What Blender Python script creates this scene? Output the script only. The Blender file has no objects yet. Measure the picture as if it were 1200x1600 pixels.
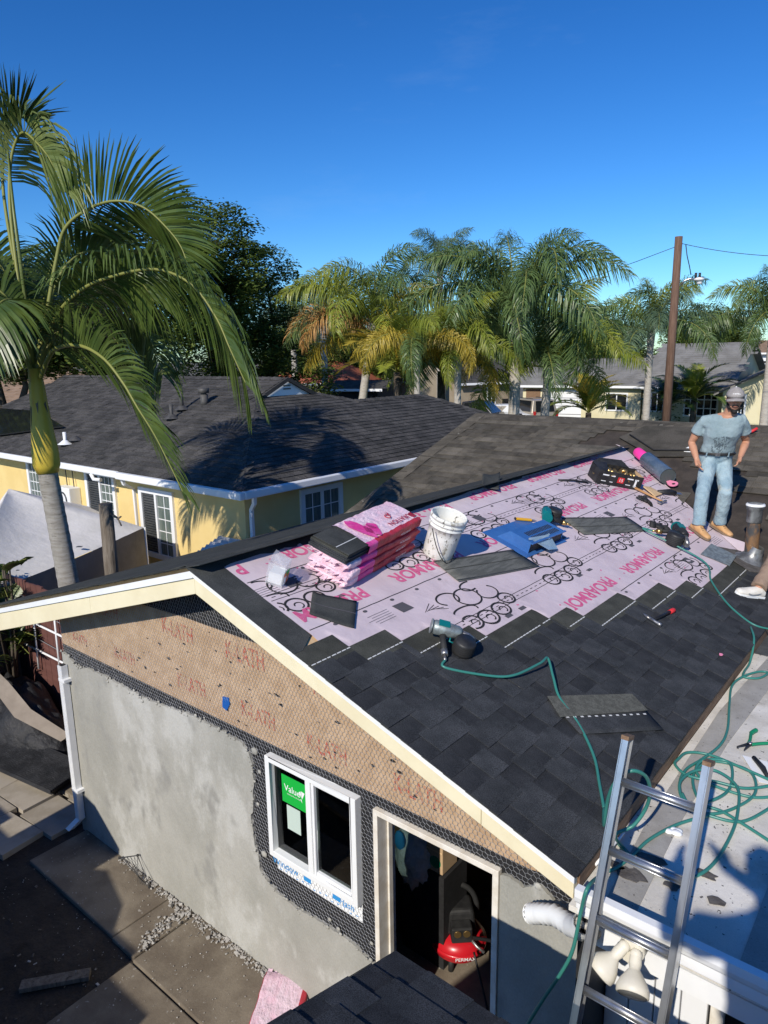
import bpy, bmesh, math, random
from math import sin, cos, pi, radians, sqrt, atan2, atan
from mathutils import Vector, Matrix, noise
random.seed(11)
V = Vector
SC = bpy.context.scene
COL = SC.collection

# ---------------------------------------------------------------- camera
CAM = V((0, 0, 4.7))
RIGHT = V((0.77438, 0.63253, -0.01516)).normalized()
FWD = V((-0.62103, 0.75413, -0.21363)).normalized()
UP = RIGHT.cross(FWD).normalized()
FPX = 1113.27
cam_d = bpy.data.cameras.new('camera')
cam_d.sensor_fit = 'VERTICAL'; cam_d.sensor_height = 36.0; cam_d.sensor_width = 27.0
cam_d.lens = 36.0 * FPX / 1600.0
cam_d.clip_start = 0.05; cam_d.clip_end = 3000
cam = bpy.data.objects.new('camera', cam_d); COL.objects.link(cam)
cam.matrix_world = Matrix((( RIGHT.x, UP.x, -FWD.x, CAM.x), (RIGHT.y, UP.y, -FWD.y, CAM.y), (RIGHT.z, UP.z, -FWD.z, CAM.z), (0, 0, 0, 1)))
SC.camera = cam
# ---------------------------------------------------------------- sky, sun, exposure
SUN_EL, SUN_AZ = radians(33.5), radians(168.5)          # azimuth clockwise from +Y: the sun stands behind the camera
SDIR = V((sin(SUN_AZ) * cos(SUN_EL), cos(SUN_AZ) * cos(SUN_EL), sin(SUN_EL)))
wd = bpy.data.worlds.new('World'); SC.world = wd; wd.use_nodes = True
nt = wd.node_tree; nt.nodes.clear()
sky = nt.nodes.new('ShaderNodeTexSky'); sky.sky_type = 'NISHITA'; sky.sun_disc = False
sky.sun_elevation = SUN_EL; sky.sun_rotation = SUN_AZ
sky.air_density = 1.0; sky.dust_density = 0.15; sky.ozone_density = 2.6; sky.altitude = 0
bg = nt.nodes.new('ShaderNodeBackground'); bg.inputs['Strength'].default_value = 0.064
wo = nt.nodes.new('ShaderNodeOutputWorld')
hs = nt.nodes.new('ShaderNodeHueSaturation'); hs.inputs['Saturation'].default_value = 1.22
gm = nt.nodes.new('ShaderNodeGamma'); gm.inputs['Gamma'].default_value = 1.22
tn = nt.nodes.new('ShaderNodeMix'); tn.data_type = 'RGBA'; tn.blend_type = 'MULTIPLY'; tn.inputs[0].default_value = 1.0; tn.inputs[7].default_value = (.66, 1.0, 1.34, 1)
nt.links.new(sky.outputs[0], gm.inputs['Color']); nt.links.new(gm.outputs[0], hs.inputs['Color']); nt.links.new(hs.outputs[0], tn.inputs[6]); 
tcw = nt.nodes.new('ShaderNodeTexCoord'); mpw = nt.nodes.new('ShaderNodeMapping'); mpw.inputs['Scale'].default_value = (1.6, 3.0, 9.0); mpw.inputs['Rotation'].default_value = (.15, .1, .5)
nzw = nt.nodes.new('ShaderNodeTexNoise'); nzw.inputs['Scale'].default_value = 1.3; nzw.inputs['Detail'].default_value = 7; nzw.inputs['Roughness'].default_value = .62
mrw = nt.nodes.new('ShaderNodeMapRange'); mrw.inputs['From Min'].default_value = .60; mrw.inputs['From Max'].default_value = .90; mrw.inputs['To Max'].default_value = .10
cw = nt.nodes.new('ShaderNodeMix'); cw.data_type = 'RGBA'; cw.inputs[7].default_value = (9, 11, 13, 1)      # thin high cirrus over the whole sky
nt.links.new(tcw.outputs['Generated'], mpw.inputs[0]); nt.links.new(mpw.outputs[0], nzw.inputs['Vector']); nt.links.new(nzw.outputs['Fac'], mrw.inputs['Value'])
nt.links.new(mrw.outputs[0], cw.inputs[0]); nt.links.new(tn.outputs[2], cw.inputs[6]); nt.links.new(cw.outputs[2], bg.inputs[0]); nt.links.new(bg.outputs[0], wo.inputs[0])
sl = bpy.data.lights.new('sun', 'SUN'); sl.energy = 4.3; sl.angle = radians(0.5); sl.color = (1.0, 0.93, 0.82)
so = bpy.data.objects.new('sun', sl); COL.objects.link(so)
so.rotation_euler = SDIR.to_track_quat('Z', 'Y').to_euler()
so.location = SDIR * 50
SC.view_settings.view_transform = 'Standard'; SC.view_settings.look = 'None'
SC.view_settings.exposure = 0.10; SC.view_settings.gamma = 1.0; SC.view_settings.use_curve_mapping = False
try:
    SC.cycles.use_denoising = True; SC.cycles.max_bounces = 8; SC.cycles.transparent_max_bounces = 12
except Exception: pass

# ---------------------------------------------------------------- helpers
WM, KIDS = {}, {}
I4 = Matrix.Identity(4)
def T(x, y=None, z=None): return Matrix.Translation(V(x) if y is None else V((x, y, z)))
def RZ(a): return Matrix.Rotation(a, 4, 'Z')
def RX(a): return Matrix.Rotation(a, 4, 'X')
def RY(a): return Matrix.Rotation(a, 4, 'Y')
def frame(o, x, y, z):
    return Matrix(((x[0], y[0], z[0], o[0]), (x[1], y[1], z[1], o[1]), (x[2], y[2], z[2], o[2]), (0, 0, 0, 1)))
def ray(px, py): return RIGHT * ((px - 600) / FPX) + UP * ((800 - py) / FPX) + FWD
def atd(px, py, d): return CAM + ray(px, py) * d
def atz(px, py, z): r = ray(px, py); return CAM + r * ((z - CAM.z) / r.z)
def aty(px, py, y): r = ray(px, py); return CAM + r * ((y - CAM.y) / r.y)
def atp(px, py, n, c): r = ray(px, py); n = V(n); return CAM + r * ((c - n.dot(CAM)) / n.dot(r))

def props(o, label=None, cat=None, group=None, kind=None):
    if label: o['label'] = label
    if cat: o['category'] = cat
    if group: o['group'] = group
    if kind: o['kind'] = kind
    return o
def reg(o, parent):
    COL.objects.link(o)
    if parent is not None:
        o.parent = parent; KIDS.setdefault(parent.name, []).append(o)
def thing(name, label, cat, M=I4, group=None):
    o = bpy.data.objects.new(name, None); o.empty_display_size = 0.1
    if not isinstance(M, Matrix): M = T(M)
    o.matrix_basis = M; WM[o.name] = M.copy(); reg(o, None)
    return props(o, label, cat, group)
def place(name, me, parent=None, M=I4, world=False):
    o = bpy.data.objects.new(name, me); reg(o, parent)
    o.matrix_basis = M
    if parent is not None:
        pw = WM[parent.name]
        if world:
            o.matrix_parent_inverse = pw.inverted(); WM[o.name] = M.copy()
        else: WM[o.name] = pw @ M
    else: WM[o.name] = M.copy()
    return o
def dup(root, M=None, label=None, group=None, parent=None):
    c = root.copy(); COL.objects.link(c)
    if parent is not None: c.parent = parent
    if M is not None: c.matrix_basis = M
    if label: c['label'] = label
    if group: c['group'] = group
    for k in KIDS.get(root.name, []):
        d = dup(k, parent=c); KIDS.setdefault(c.name, []).append(d)
    return c

class MB:
    def __init__(s): s.v = []; s.f = []; s.m = []; s.sm = []
    def add(s, vs, fs, mi=0, sm=False, M=None):
        b = len(s.v)
        s.v += [tuple(M @ V(p)) for p in vs] if M is not None else [tuple(p) for p in vs]
        s.f += [tuple(i + b for i in f) for f in fs]; s.m += [mi] * len(fs); s.sm += [sm] * len(fs)
        return s
    def box(s, c, d, M=None, mi=0, tap=1.0):
        x, y, z = d[0] / 2, d[1] / 2, d[2] / 2; cx, cy, cz = c
        vs = [(cx + a * x * t, cy + b * y * t, cz + e * z) for e, t in ((-1, 1), (1, tap)) for a, b in ((-1, -1), (1, -1), (1, 1), (-1, 1))]
        return s.add(vs, [(3, 2, 1, 0), (4, 5, 6, 7), (0, 1, 5, 4), (1, 2, 6, 5), (2, 3, 7, 6), (3, 0, 4, 7)], mi, False, M)
    def bb(s, lo, hi, mi=0, M=None):
        return s.box([(a + b) / 2 for a, b in zip(lo, hi)], [b - a for a, b in zip(lo, hi)], M, mi)
    def quad(s, a, b, c, d, mi=0, sm=False): return s.add([a, b, c, d], [(0, 1, 2, 3)], mi, sm)
    def tube(s, pts, r, n=6, mi=0, cap=True, M=None, sm=True, flat=1.0):
        pts = [V(p) for p in pts]; N = len(pts)
        rs = r if isinstance(r, (list, tuple)) else [r] * N
        vs, fs = [], []; ref = None
        for i, p in enumerate(pts):
            t = (pts[min(i + 1, N - 1)] - pts[max(i - 1, 0)])
            t = t.normalized() if t.length > 1e-9 else V((0, 0, 1))
            if ref is None: ref = t.orthogonal().normalized()
            ref = (ref - t * ref.dot(t)); ref = ref.normalized() if ref.length > 1e-6 else t.orthogonal().normalized()
            b = t.cross(ref)
            for k in range(n):
                a = 2 * pi * k / n; vs.append(p + (ref * cos(a) + b * sin(a) * flat) * rs[i])
        for i in range(N - 1):
            for k in range(n):
                k2 = (k + 1) % n; fs.append((i * n + k, i * n + k2, (i + 1) * n + k2, (i + 1) * n + k))
        s.add(vs, fs, mi, sm, M)
        if cap:
            s.add(vs[:n], [tuple(range(n - 1, -1, -1))], mi, False, M); s.add(vs[-n:], [tuple(range(n))], mi, False, M)
        return s
    def lathe(s, prof, n=20, mi=0, M=None, sm=True):
        vs, fs = [], []
        for r, z in prof:
            for k in range(n): a = 2 * pi * k / n; vs.append((r * cos(a), r * sin(a), z))
        for i in range(len(prof) - 1):
            for k in range(n):
                k2 = (k + 1) % n; fs.append((i * n + k, i * n + k2, (i + 1) * n + k2, (i + 1) * n + k))
        return s.add(vs, fs, mi, sm, M)
    def cyl(s, a, b, r, n=14, mi=0, M=None): return s.tube([a, b], r, n, mi, True, M)
    def ball(s, c, r, n=10, mi=0, M=None, sc=(1, 1, 1)):
        vs, fs = [], []; h = n // 2
        for i in range(h + 1):
            t = pi * i / h
            for k in range(n):
                a = 2 * pi * k / n; vs.append((c[0] + r * sc[0] * sin(t) * cos(a), c[1] + r * sc[1] * sin(t) * sin(a), c[2] + r * sc[2] * cos(t)))
        for i in range(h):
            for k in range(n):
                k2 = (k + 1) % n; fs.append((i * n + k, (i + 1) * n + k, (i + 1) * n + k2, i * n + k2))
        return s.add(vs, fs, mi, True, M)
    def prism(s, poly, off, mi=0, M=None):
        off = V(off); n = len(poly); a = [V(p) for p in poly]; b = [p + off for p in a]
        fs = [tuple(range(n)), tuple(range(2 * n - 1, n - 1, -1))] + [(i, (i + 1) % n, n + (i + 1) % n, n + i) for i in range(n)]
        return s.add(a + b, fs, mi, False, M)
    def mesh(s, name, mats, fix=True):
        me = bpy.data.meshes.new(name); me.from_pydata(s.v, [], s.f)
        for m in (mats if isinstance(mats, (list, tuple)) else [mats]): me.materials.append(m)
        me.polygons.foreach_set('material_index', s.m); me.polygons.foreach_set('use_smooth', s.sm)
        if fix and len(s.f) < 60000:
            bm = bmesh.new(); bm.from_mesh(me); bmesh.ops.remove_doubles(bm, verts=bm.verts, dist=1e-5)
            bmesh.ops.recalc_face_normals(bm, faces=bm.faces); bm.to_mesh(me); bm.free()
        me.update(); return me
    def build(s, name, mats, parent=None, world=True, M=I4, fix=True, **pr):
        return props(place(name, s.mesh(name, mats, fix), parent, M, world), **pr)

def bevel(o, w=0.006, seg=2, ang=40):
    m = o.modifiers.new('bevel', 'BEVEL'); m.width = w; m.segments = seg; m.limit_method = 'ANGLE'; m.angle_limit = radians(ang); return o

_txt = {}
def text_mesh(body, size=1.0, bold=0.0, depth=0.0, sx=1.0):
    k = (body, bold)
    if k not in _txt:
        c = bpy.data.curves.new('lettering', 'FONT'); c.body = body; c.offset = bold; c.align_x = 'CENTER'; c.align_y = 'CENTER'; c.resolution_u = 3
        o = bpy.data.objects.new('lettering', c); COL.objects.link(o)
        bpy.context.view_layer.update()
        me = o.evaluated_get(bpy.context.evaluated_depsgraph_get()).to_mesh()
        _txt[k] = ([v.co.copy() for v in me.vertices], [tuple(p.vertices) for p in me.polygons])
        bpy.data.objects.remove(o); bpy.data.curves.remove(c)
    vs, fs = _txt[k]
    return [V((v.x * size * sx, v.y * size, 0)) for v in vs], fs
def add_text(mb, body, M, size, mi=0, bold=0.0, sx=1.0, warp=None):
    vs, fs = text_mesh(body, size, bold, 0, sx)
    vs = [M @ v for v in vs]
    if warp: vs = [warp(v) for v in vs]
    mb.add(vs, fs, mi)

# ---------------------------------------------------------------- materials
def lin(h):
    h = h.lstrip('#'); c = [int(h[i:i + 2], 16) / 255 for i in (0, 2, 4)]
    return tuple(x / 12.92 if x <= .04045 else ((x + .055) / 1.055) ** 2.4 for x in c)
def rgba(c): return (c[0], c[1], c[2], 1)
def pmat(name, c1, c2=None, scale=6, detail=5, rough=.75, ramp=(.35, .65), bump=0, bscale=60, bdist=.01, metal=0, rnd=0, spec=.4,
         c3=None, s3=1.5, r3=(.55, .7), st=(1, 1, 1), fine=0, fscale=400, transl=0, coat=0, sheen=0, transm=0, c4=None, s4=20, r4=(.68, .72)):
    m = bpy.data.materials.new(name); m.use_nodes = True; n = m.node_tree; N = n.nodes; L = n.links
    b = N['Principled BSDF']; b.inputs['Roughness'].default_value = rough; b.inputs['Metallic'].default_value = metal
    b.inputs['Specular IOR Level'].default_value = spec
    if coat: b.inputs['Coat Weight'].default_value = coat
    if transm: b.inputs['Transmission Weight'].default_value = transm
    tc = N.new('ShaderNodeTexCoord'); mp = N.new('ShaderNodeMapping'); mp.inputs['Scale'].default_value = st
    L.new(tc.outputs['Object'], mp.inputs[0]); co = mp.outputs[0]
    def nz(s, d=5, r=.6):
        x = N.new('ShaderNodeTexNoise'); x.inputs['Scale'].default_value = s; x.inputs['Detail'].default_value = d; x.inputs['Roughness'].default_value = r
        L.new(co, x.inputs['Vector']); return x.outputs['Fac']
    def rp(src, lo, hi):
        x = N.new('ShaderNodeMapRange'); x.inputs['From Min'].default_value = lo; x.inputs['From Max'].default_value = hi; x.interpolation_type = 'SMOOTHSTEP'
        L.new(src, x.inputs['Value']); return x.outputs[0]
    def mix(f, a, c, bt='MIX'):
        x = N.new('ShaderNodeMix'); x.data_type = 'RGBA'; x.blend_type = bt
        if hasattr(f, 'links') or not isinstance(f, (int, float)): L.new(f, x.inputs[0])
        else: x.inputs[0].default_value = f
        for s_, i in ((a, 6), (c, 7)):
            if isinstance(s_, tuple): x.inputs[i].default_value = rgba(s_)
            else: L.new(s_, x.inputs[i])
        return x.outputs[2]
    col = c1
    if c2 is not None: col = mix(rp(nz(scale, detail), *ramp), c1, c2)
    if c3 is not None: col = mix(rp(nz(s3, 6, .65), *r3), col, c3)
    if c4 is not None: col = mix(rp(nz(s4, 3, .6), *r4), col, c4)
    if fine:
        g = N.new('ShaderNodeMapRange'); L.new(nz(fscale, 2), g.inputs['Value']); g.inputs['From Min'].default_value = .3; g.inputs['From Max'].default_value = .7
        g.inputs['To Min'].default_value = 1 - fine; g.inputs['To Max'].default_value = 1 + fine
        cc = N.new('ShaderNodeCombineColor')
        for i in range(3): L.new(g.outputs[0], cc.inputs[i])
        col = mix(1.0, col, cc.outputs[0], 'MULTIPLY')
    if rnd:
        oi = N.new('ShaderNodeObjectInfo'); g = N.new('ShaderNodeMapRange'); L.new(oi.outputs['Random'], g.inputs['Value'])
        g.inputs['To Min'].default_value = 1 - rnd; g.inputs['To Max'].default_value = 1 + rnd
        cc = N.new('ShaderNodeCombineColor')
        for i in range(3): L.new(g.outputs[0], cc.inputs[i])
        col = mix(1.0, col, cc.outputs[0], 'MULTIPLY')
    if isinstance(col, tuple): b.inputs['Base Color'].default_value = rgba(col)
    else: L.new(col, b.inputs['Base Color'])
    if bump:
        bp = N.new('ShaderNodeBump'); bp.inputs['Strength'].default_value = bump; bp.inputs['Distance'].default_value = bdist
        L.new(nz(bscale, 6, .6), bp.inputs['Height']); L.new(bp.outputs[0], b.inputs['Normal'])
    if transl:
        tr = N.new('ShaderNodeBsdfTranslucent'); ms = N.new('ShaderNodeMixShader'); ms.inputs[0].default_value = transl
        if isinstance(col, tuple): tr.inputs[0].default_value = rgba(col)
        else: L.new(col, tr.inputs[0])
        out = N['Material Output']; L.new(b.outputs[0], ms.inputs[1]); L.new(tr.outputs[0], ms.inputs[2]); L.new(ms.outputs[0], out.inputs[0])
    m.diffuse_color = rgba(c1); return m
def plain(name, c, rough=.5, metal=0, **k): return pmat(name, c, rough=rough, metal=metal, **k)
def glassmat(name, tint=(.9, .95, .93), trans=.8, rough=.02):
    m = bpy.data.materials.new(name); m.use_nodes = True; N = m.node_tree.nodes; L = m.node_tree.links; N.clear()
    o = N.new('ShaderNodeOutputMaterial'); t = N.new('ShaderNodeBsdfTransparent'); t.inputs[0].default_value = rgba(tint)
    g = N.new('ShaderNodeBsdfGlossy'); g.inputs['Roughness'].default_value = rough
    x = N.new('ShaderNodeMixShader'); fr = N.new('ShaderNodeFresnel'); fr.inputs[0].default_value = 1.5
    mr = N.new('ShaderNodeMapRange'); mr.inputs['To Min'].default_value = 1 - trans; mr.inputs['To Max'].default_value = 1.0
    L.new(fr.outputs[0], mr.inputs['Value']); L.new(mr.outputs[0], x.inputs[0]); L.new(t.outputs[0], x.inputs[1]); L.new(g.outputs[0], x.inputs[2]); L.new(x.outputs[0], o.inputs[0])
    return m

M_ = {}
M_['stucco'] = pmat('grey_stucco', (.30, .295, .26), (.40, .39, .35), scale=1.6, detail=8, ramp=(.3, .7), rough=.93, bump=.5, bscale=14, bdist=.02, c3=(.46, .455, .42), s3=1.5, r3=(.52, .64), c4=(.285, .28, .255), s4=3.1, r4=(.56, .70), st=(1, 1, .62), fine=.07, fscale=90)
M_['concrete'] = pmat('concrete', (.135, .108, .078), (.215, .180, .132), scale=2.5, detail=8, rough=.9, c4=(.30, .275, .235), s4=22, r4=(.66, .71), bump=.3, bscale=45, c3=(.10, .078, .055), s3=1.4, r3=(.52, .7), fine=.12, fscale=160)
M_['felt'] = pmat('black_felt_paper', (.012, .012, .013), (.02, .02, .022), scale=9, rough=.8, bump=.3, bscale=30)
M_['klath'] = pmat('tan_lath_paper', (.415, .275, .16), (.515, .36, .225), scale=7, detail=6, rough=.9, bump=.5, bscale=60, bdist=.006, c3=(.33, .21, .12), s3=3, r3=(.58, .75), fine=.1, fscale=300)
M_['red_print'] = pmat('red_print', (.42, .10, .06), (.43, .26, .16), scale=34, ramp=(.42, .56), rough=.9)
M_['wire'] = plain('galvanised_wire', (.40, .41, .43), .5, .5)
M_['curtain_glass'] = pmat('curtained_glass', (.09, .125, .115), (.16, .19, .17), scale=5, st=(6, 6, .5), rough=.12, spec=.6)
M_['cream'] = pmat('cream_painted_board', (.80, .72, .50), (.74, .655, .44), scale=3, rough=.6, bump=.12, bscale=25, c3=(.6, .5, .33), s3=5, r3=(.66, .8), st=(1, 1, 1))
M_['white_metal'] = pmat('white_metal', (.82, .83, .83), (.76, .77, .78), scale=5, rough=.4)
M_['vinyl'] = plain('white_vinyl', (.80, .81, .80), .35)
M_['raw_trim'] = pmat('primed_trim', (.78, .74, .66), (.66, .60, .50), scale=9, rough=.7)
M_['glass'] = glassmat('window_glass', (.35, .42, .40), .95)
M_['dark_glass'] = plain('dark_glass', (.012, .014, .016), .06, spec=.6)
M_['shingle'] = pmat('black_shingle', (.031, .034, .037), (.052, .055, .059), scale=5, detail=4, rough=.95, rnd=.12, fine=.75, fscale=260, bump=.5, bscale=260, bdist=.004, spec=.25)
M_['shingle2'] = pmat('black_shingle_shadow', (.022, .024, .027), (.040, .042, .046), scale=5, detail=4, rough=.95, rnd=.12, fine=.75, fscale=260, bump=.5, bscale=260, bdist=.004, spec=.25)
M_['shingle_up'] = pmat('shingle_headlap', (.044, .045, .038), (.066, .067, .056), scale=5, detail=4, rough=.95, rnd=.15, fine=.5, fscale=260, bump=.5, bscale=260, bdist=.004, spec=.2)
M_['sealant'] = plain('white_sealant_dash', (.62, .62, .60), .8)
M_['capdark'] = pmat('ridge_granules', (.040, .043, .042), (.064, .067, .064), scale=4, rough=.95, fine=.5, fscale=240, bump=.5, bscale=240, bdist=.004, rnd=.12, spec=.2)
M_['oldsh'] = pmat('weathered_shingle', (.078, .069, .055), (.125, .111, .090), scale=3, detail=6, rough=.95, rnd=.30, fine=.35, fscale=120, bump=.4, bscale=140, bdist=.005, c3=(.055, .05, .042), s3=1.8, r3=(.5, .68), c4=(.20, .19, .16), s4=9, r4=(.66, .74), spec=.2)
M_['oldsh2'] = pmat('weathered_shingle_dark', (.06, .055, .045), (.10, .09, .075), scale=3, detail=6, rough=.95, rnd=.25, fine=.35, fscale=120, bump=.4, bscale=140, bdist=.005, spec=.2)
M_['browndeck'] = pmat('brown_felt', (.035, .028, .022), (.06, .048, .038), scale=5, rough=.9, fine=.3, fscale=150, bump=.3, bscale=90)
M_['yroof'] = pmat('charcoal_roof_shingle', (.052, .050, .049), (.088, .083, .079), scale=2.2, detail=8, rough=.95, fine=.45, fscale=40, c3=(.12, .112, .104), s3=6, r3=(.6, .72), spec=.2)
M_['yroof2'] = pmat('charcoal_roof_shingle_dark', (.040, .039, .038), (.066, .063, .060), scale=2.2, detail=8, rough=.95, fine=.45, fscale=40, spec=.2)
M_['lilac'] = pmat('lilac_underlayment', (.575, .475, .505), (.635, .535, .565), scale=2.2, detail=6, rough=.75, bump=.35, bscale=9, bdist=.012, c3=(.50, .42, .445), s3=5, r3=(.55, .75), fine=.03, fscale=200)
M_['pinkink'] = pmat('pink_ink', (.60, .09, .22), (.66, .16, .30), scale=30, rough=.75)
M_['blackink'] = plain('black_ink', (.02, .02, .022), .8)
M_['greyink'] = plain('grey_ink', (.09, .085, .095), .8)
M_['pinkwrap'] = pmat('pink_wrap', (.82, .54, .63), (.86, .66, .73), scale=6, rough=.45, bump=.8, bscale=13, bdist=.03, st=(1, 2.4, 1))
M_['redwrap'] = pmat('red_wrap', (.36, .018, .03), (.50, .04, .06), scale=8, rough=.4, bump=.6, bscale=18, bdist=.02)
M_['magwrap'] = pmat('magenta_wrap', (.70, .04, .26), (.75, .12, .36), scale=8, rough=.4, bump=.6, bscale=16, bdist=.02)
M_['bucket'] = pmat('dirty_white_plastic', (.74, .74, .70), (.66, .655, .60), scale=6, rough=.5, c3=(.34, .32, .26), s3=17, r3=(.55, .66), c4=(.16, .15, .13), s4=30, r4=(.62, .67), st=(1, 1, .6))
M_['bluevent'] = pmat('blue_film', (.035, .12, .34), (.05, .155, .40), scale=5, rough=.3, bump=.15, bscale=30, spec=.5)
M_['silver'] = plain('galvanised_sheet', (.62, .66, .66), .3, .75)
M_['black'] = pmat('black_plastic', (.016, .016, .017), (.03, .03, .03), scale=14, rough=.5)
M_['rubber'] = plain('black_rubber', (.02, .02, .02), .7)
M_['teal'] = plain('teal_plastic', (.005, .16, .17), .4)
M_['yellow'] = plain('yellow_plastic', (.80, .42, .03), .4)
M_['steel'] = pmat('worn_steel', (.42, .42, .42), (.25, .24, .23), scale=30, rough=.4, metal=.8)
M_['greysteel'] = pmat('scuffed_grey_metal', (.33, .38, .37), (.20, .22, .22), scale=26, rough=.45, metal=.5)
M_['brass'] = plain('brass', (.55, .36, .14), .35, .9)
M_['wood'] = pmat('wood', (.42, .22, .09), (.52, .30, .14), scale=4, rough=.6, st=(1, 8, 8))
M_['plywood'] = pmat('plywood', (.62, .42, .22), (.70, .50, .29), scale=6, rough=.8, st=(1, 5, 1))
M_['barewood'] = pmat('bare_brown_wood', (.16, .095, .055), (.24, .15, .09), scale=7, rough=.85, st=(8, 1, 8), bump=.3, bscale=30)
M_['cardboard'] = pmat('cardboard', (.48, .33, .19), (.53, .37, .22), scale=5, rough=.9)
M_['hose'] = plain('green_hose', (.04, .20, .165), .35)
M_['blackhose'] = plain('black_hose', (.012, .012, .013), .45)
M_['hotpink'] = plain('hot_pink_plastic', (.85, .05, .32), .4)
M_['pinkplastic'] = plain('pink_plastic', (.78, .25, .38), .45)
M_['rollgrey'] = pmat('grey_blue_film', (.09, .125, .165), (.15, .19, .235), scale=5, rough=.25, bump=.4, bscale=9, st=(1, 1, 3))
M_['rollend'] = plain('dark_roll_end', (.07, .085, .085), .6)
M_['alu'] = pmat('aluminium', (.62, .63, .64), (.50, .51, .52), scale=14, rough=.33, metal=.9, st=(1, 1, .2))
M_['flat'] = pmat('white_roof_coating', (.58, .545, .475), (.73, .695, .62), scale=3, detail=9, rough=.85, bump=.35, bscale=35, bdist=.006, c3=(.40, .365, .30), s3=2.0, r3=(.52, .70), c4=(.06, .055, .05), s4=38, r4=(.655, .70), fine=.08, fscale=220)
M_['flatstrip'] = pmat('grey_roof_strip', (.30, .285, .255), (.38, .365, .33), scale=5, detail=8, rough=.9, bump=.3, bscale=45, bdist=.005, c4=(.10, .09, .08), s4=42, r4=(.64, .70), fine=.1, fscale=220)
M_['patch'] = pmat('dark_tar_patch', (.07, .062, .055), (.12, .11, .10), scale=14, rough=.95, bump=.6, bscale=60)
M_['rollroof'] = pmat('dark_roll_roofing', (.05, .054, .056), (.08, .085, .086), scale=5, rough=.95, fine=.4, fscale=220)
M_['yellowwall'] = pmat('yellow_stucco', (.70, .52, .21), (.76, .58, .25), scale=1.2, detail=6, rough=.9, bump=.4, bscale=60, c3=(.63, .46, .19), s3=1.6, r3=(.6, .8))
M_['whitetrim'] = plain('white_paint', (.78, .79, .80), .5)
M_['shade'] = pmat('dark_blind', (.045, .05, .055), (.07, .075, .08), scale=3, rough=.3)
M_['pipe'] = pmat('dark_vent_pipe', (.05, .05, .05), (.09, .085, .08), scale=12, rough=.6)
M_['rust'] = pmat('rusty_pipe', (.055, .055, .055), (.20, .11, .05), scale=5, ramp=(.42, .6), rough=.7, st=(2, 2, 1), c3=(.5, .48, .44), s3=16, r3=(.66, .72))
M_['lead'] = pmat('lead_flashing', (.30, .31, .31), (.12, .12, .12), scale=9, rough=.4, metal=.5)
M_['dirt'] = pmat('dirt', (.034, .026, .019), (.062, .048, .035), scale=1.3, detail=9, rough=.98, bump=.8, bscale=12, bdist=.04, c3=(.024, .019, .014), s3=2, r3=(.5, .7), fine=.2, fscale=60)  # soil tone lowered evenly to carry the shade of the surrounding buildings
M_['paver'] = pmat('concrete_paver', (.30, .26, .20), (.37, .325, .26), scale=5, rough=.92, bump=.3, bscale=60, rnd=.12)
M_['rubble'] = pmat('rubble', (.34, .32, .29), (.46, .44, .40), scale=20, rough=.95, rnd=.2)
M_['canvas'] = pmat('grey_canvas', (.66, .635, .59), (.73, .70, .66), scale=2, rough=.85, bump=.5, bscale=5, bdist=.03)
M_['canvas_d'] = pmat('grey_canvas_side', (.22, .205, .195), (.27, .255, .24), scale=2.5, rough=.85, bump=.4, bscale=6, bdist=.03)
M_['bark'] = pmat('palm_trunk', (.30, .275, .235), (.42, .39, .345), scale=3, rough=.95, bump=.8, bscale=30, bdist=.02, st=(1.5, 1.5, 9), c3=(.16, .14, .115), s3=5, r3=(.55, .7))
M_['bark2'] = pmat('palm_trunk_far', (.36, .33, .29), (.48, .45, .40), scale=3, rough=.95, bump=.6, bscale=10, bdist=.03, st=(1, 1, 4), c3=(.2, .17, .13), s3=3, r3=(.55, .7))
M_['treebark'] = pmat('tree_bark', (.07, .055, .04), (.11, .09, .07), scale=5, rough=.95)
M_['crownshaft'] = pmat('crownshaft', (.60, .43, .05), (.50, .39, .055), scale=1.3, rough=.45, st=(2, 2, .6), c3=(.52, .27, .05), s3=2.5, r3=(.56, .72), spec=.4)
def leafmat(n, a, b, tr=.22, rough=.4, sp=.5, sc=3): return pmat(n, a, b, scale=sc, rough=rough, transl=tr, spec=sp)
M_['kleaf'] = leafmat('king_palm_leaflet', (0.055, 0.094, 0.018), (0.105, 0.149, 0.031), .2, .36, .5)
M_['kleaf_y'] = leafmat('king_palm_leaflet_pale', (.14, .185, .045), (.21, .245, .07), .28, .38)
M_['rachis'] = plain('palm_rachis', (.20, .21, .05), .5)
M_['qgreen'] = leafmat('queen_palm_green', (0.090, 0.150, 0.048), (0.156, 0.228, 0.072), .28, .42)
M_['qlime'] = leafmat('queen_palm_lime', (0.196, 0.253, 0.029), (0.310, 0.333, 0.046), .3, .42)
M_['qyellow'] = leafmat('queen_palm_yellow', (0.396, 0.308, 0.039), (0.528, 0.396, 0.055), .28, .45)
M_['qorange'] = leafmat('queen_palm_dry', (.42, .20, .05), (.48, .30, .10), .2, .6)
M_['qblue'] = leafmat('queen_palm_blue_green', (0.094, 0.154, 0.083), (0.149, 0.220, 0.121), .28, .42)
M_['tleaf'] = leafmat('tree_leaf', (0.074, 0.121, 0.024), (0.135, 0.182, 0.041), .28, .5, .3, 1.0)
M_['tleaf2'] = leafmat('tree_leaf_light', (0.135, 0.182, 0.034), (0.209, 0.257, 0.054), .3, .5, .3, 1.0)
M_['cycad'] = leafmat('cycad_leaf', (.035, .08, .02), (.07, .12, .035), .15, .4)
M_['polewood'] = pmat('creosoted_pole', (.115, .066, .045), (.165, .10, .07), scale=3, rough=.9, st=(6, 6, .6), bump=.3, bscale=20)
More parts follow.
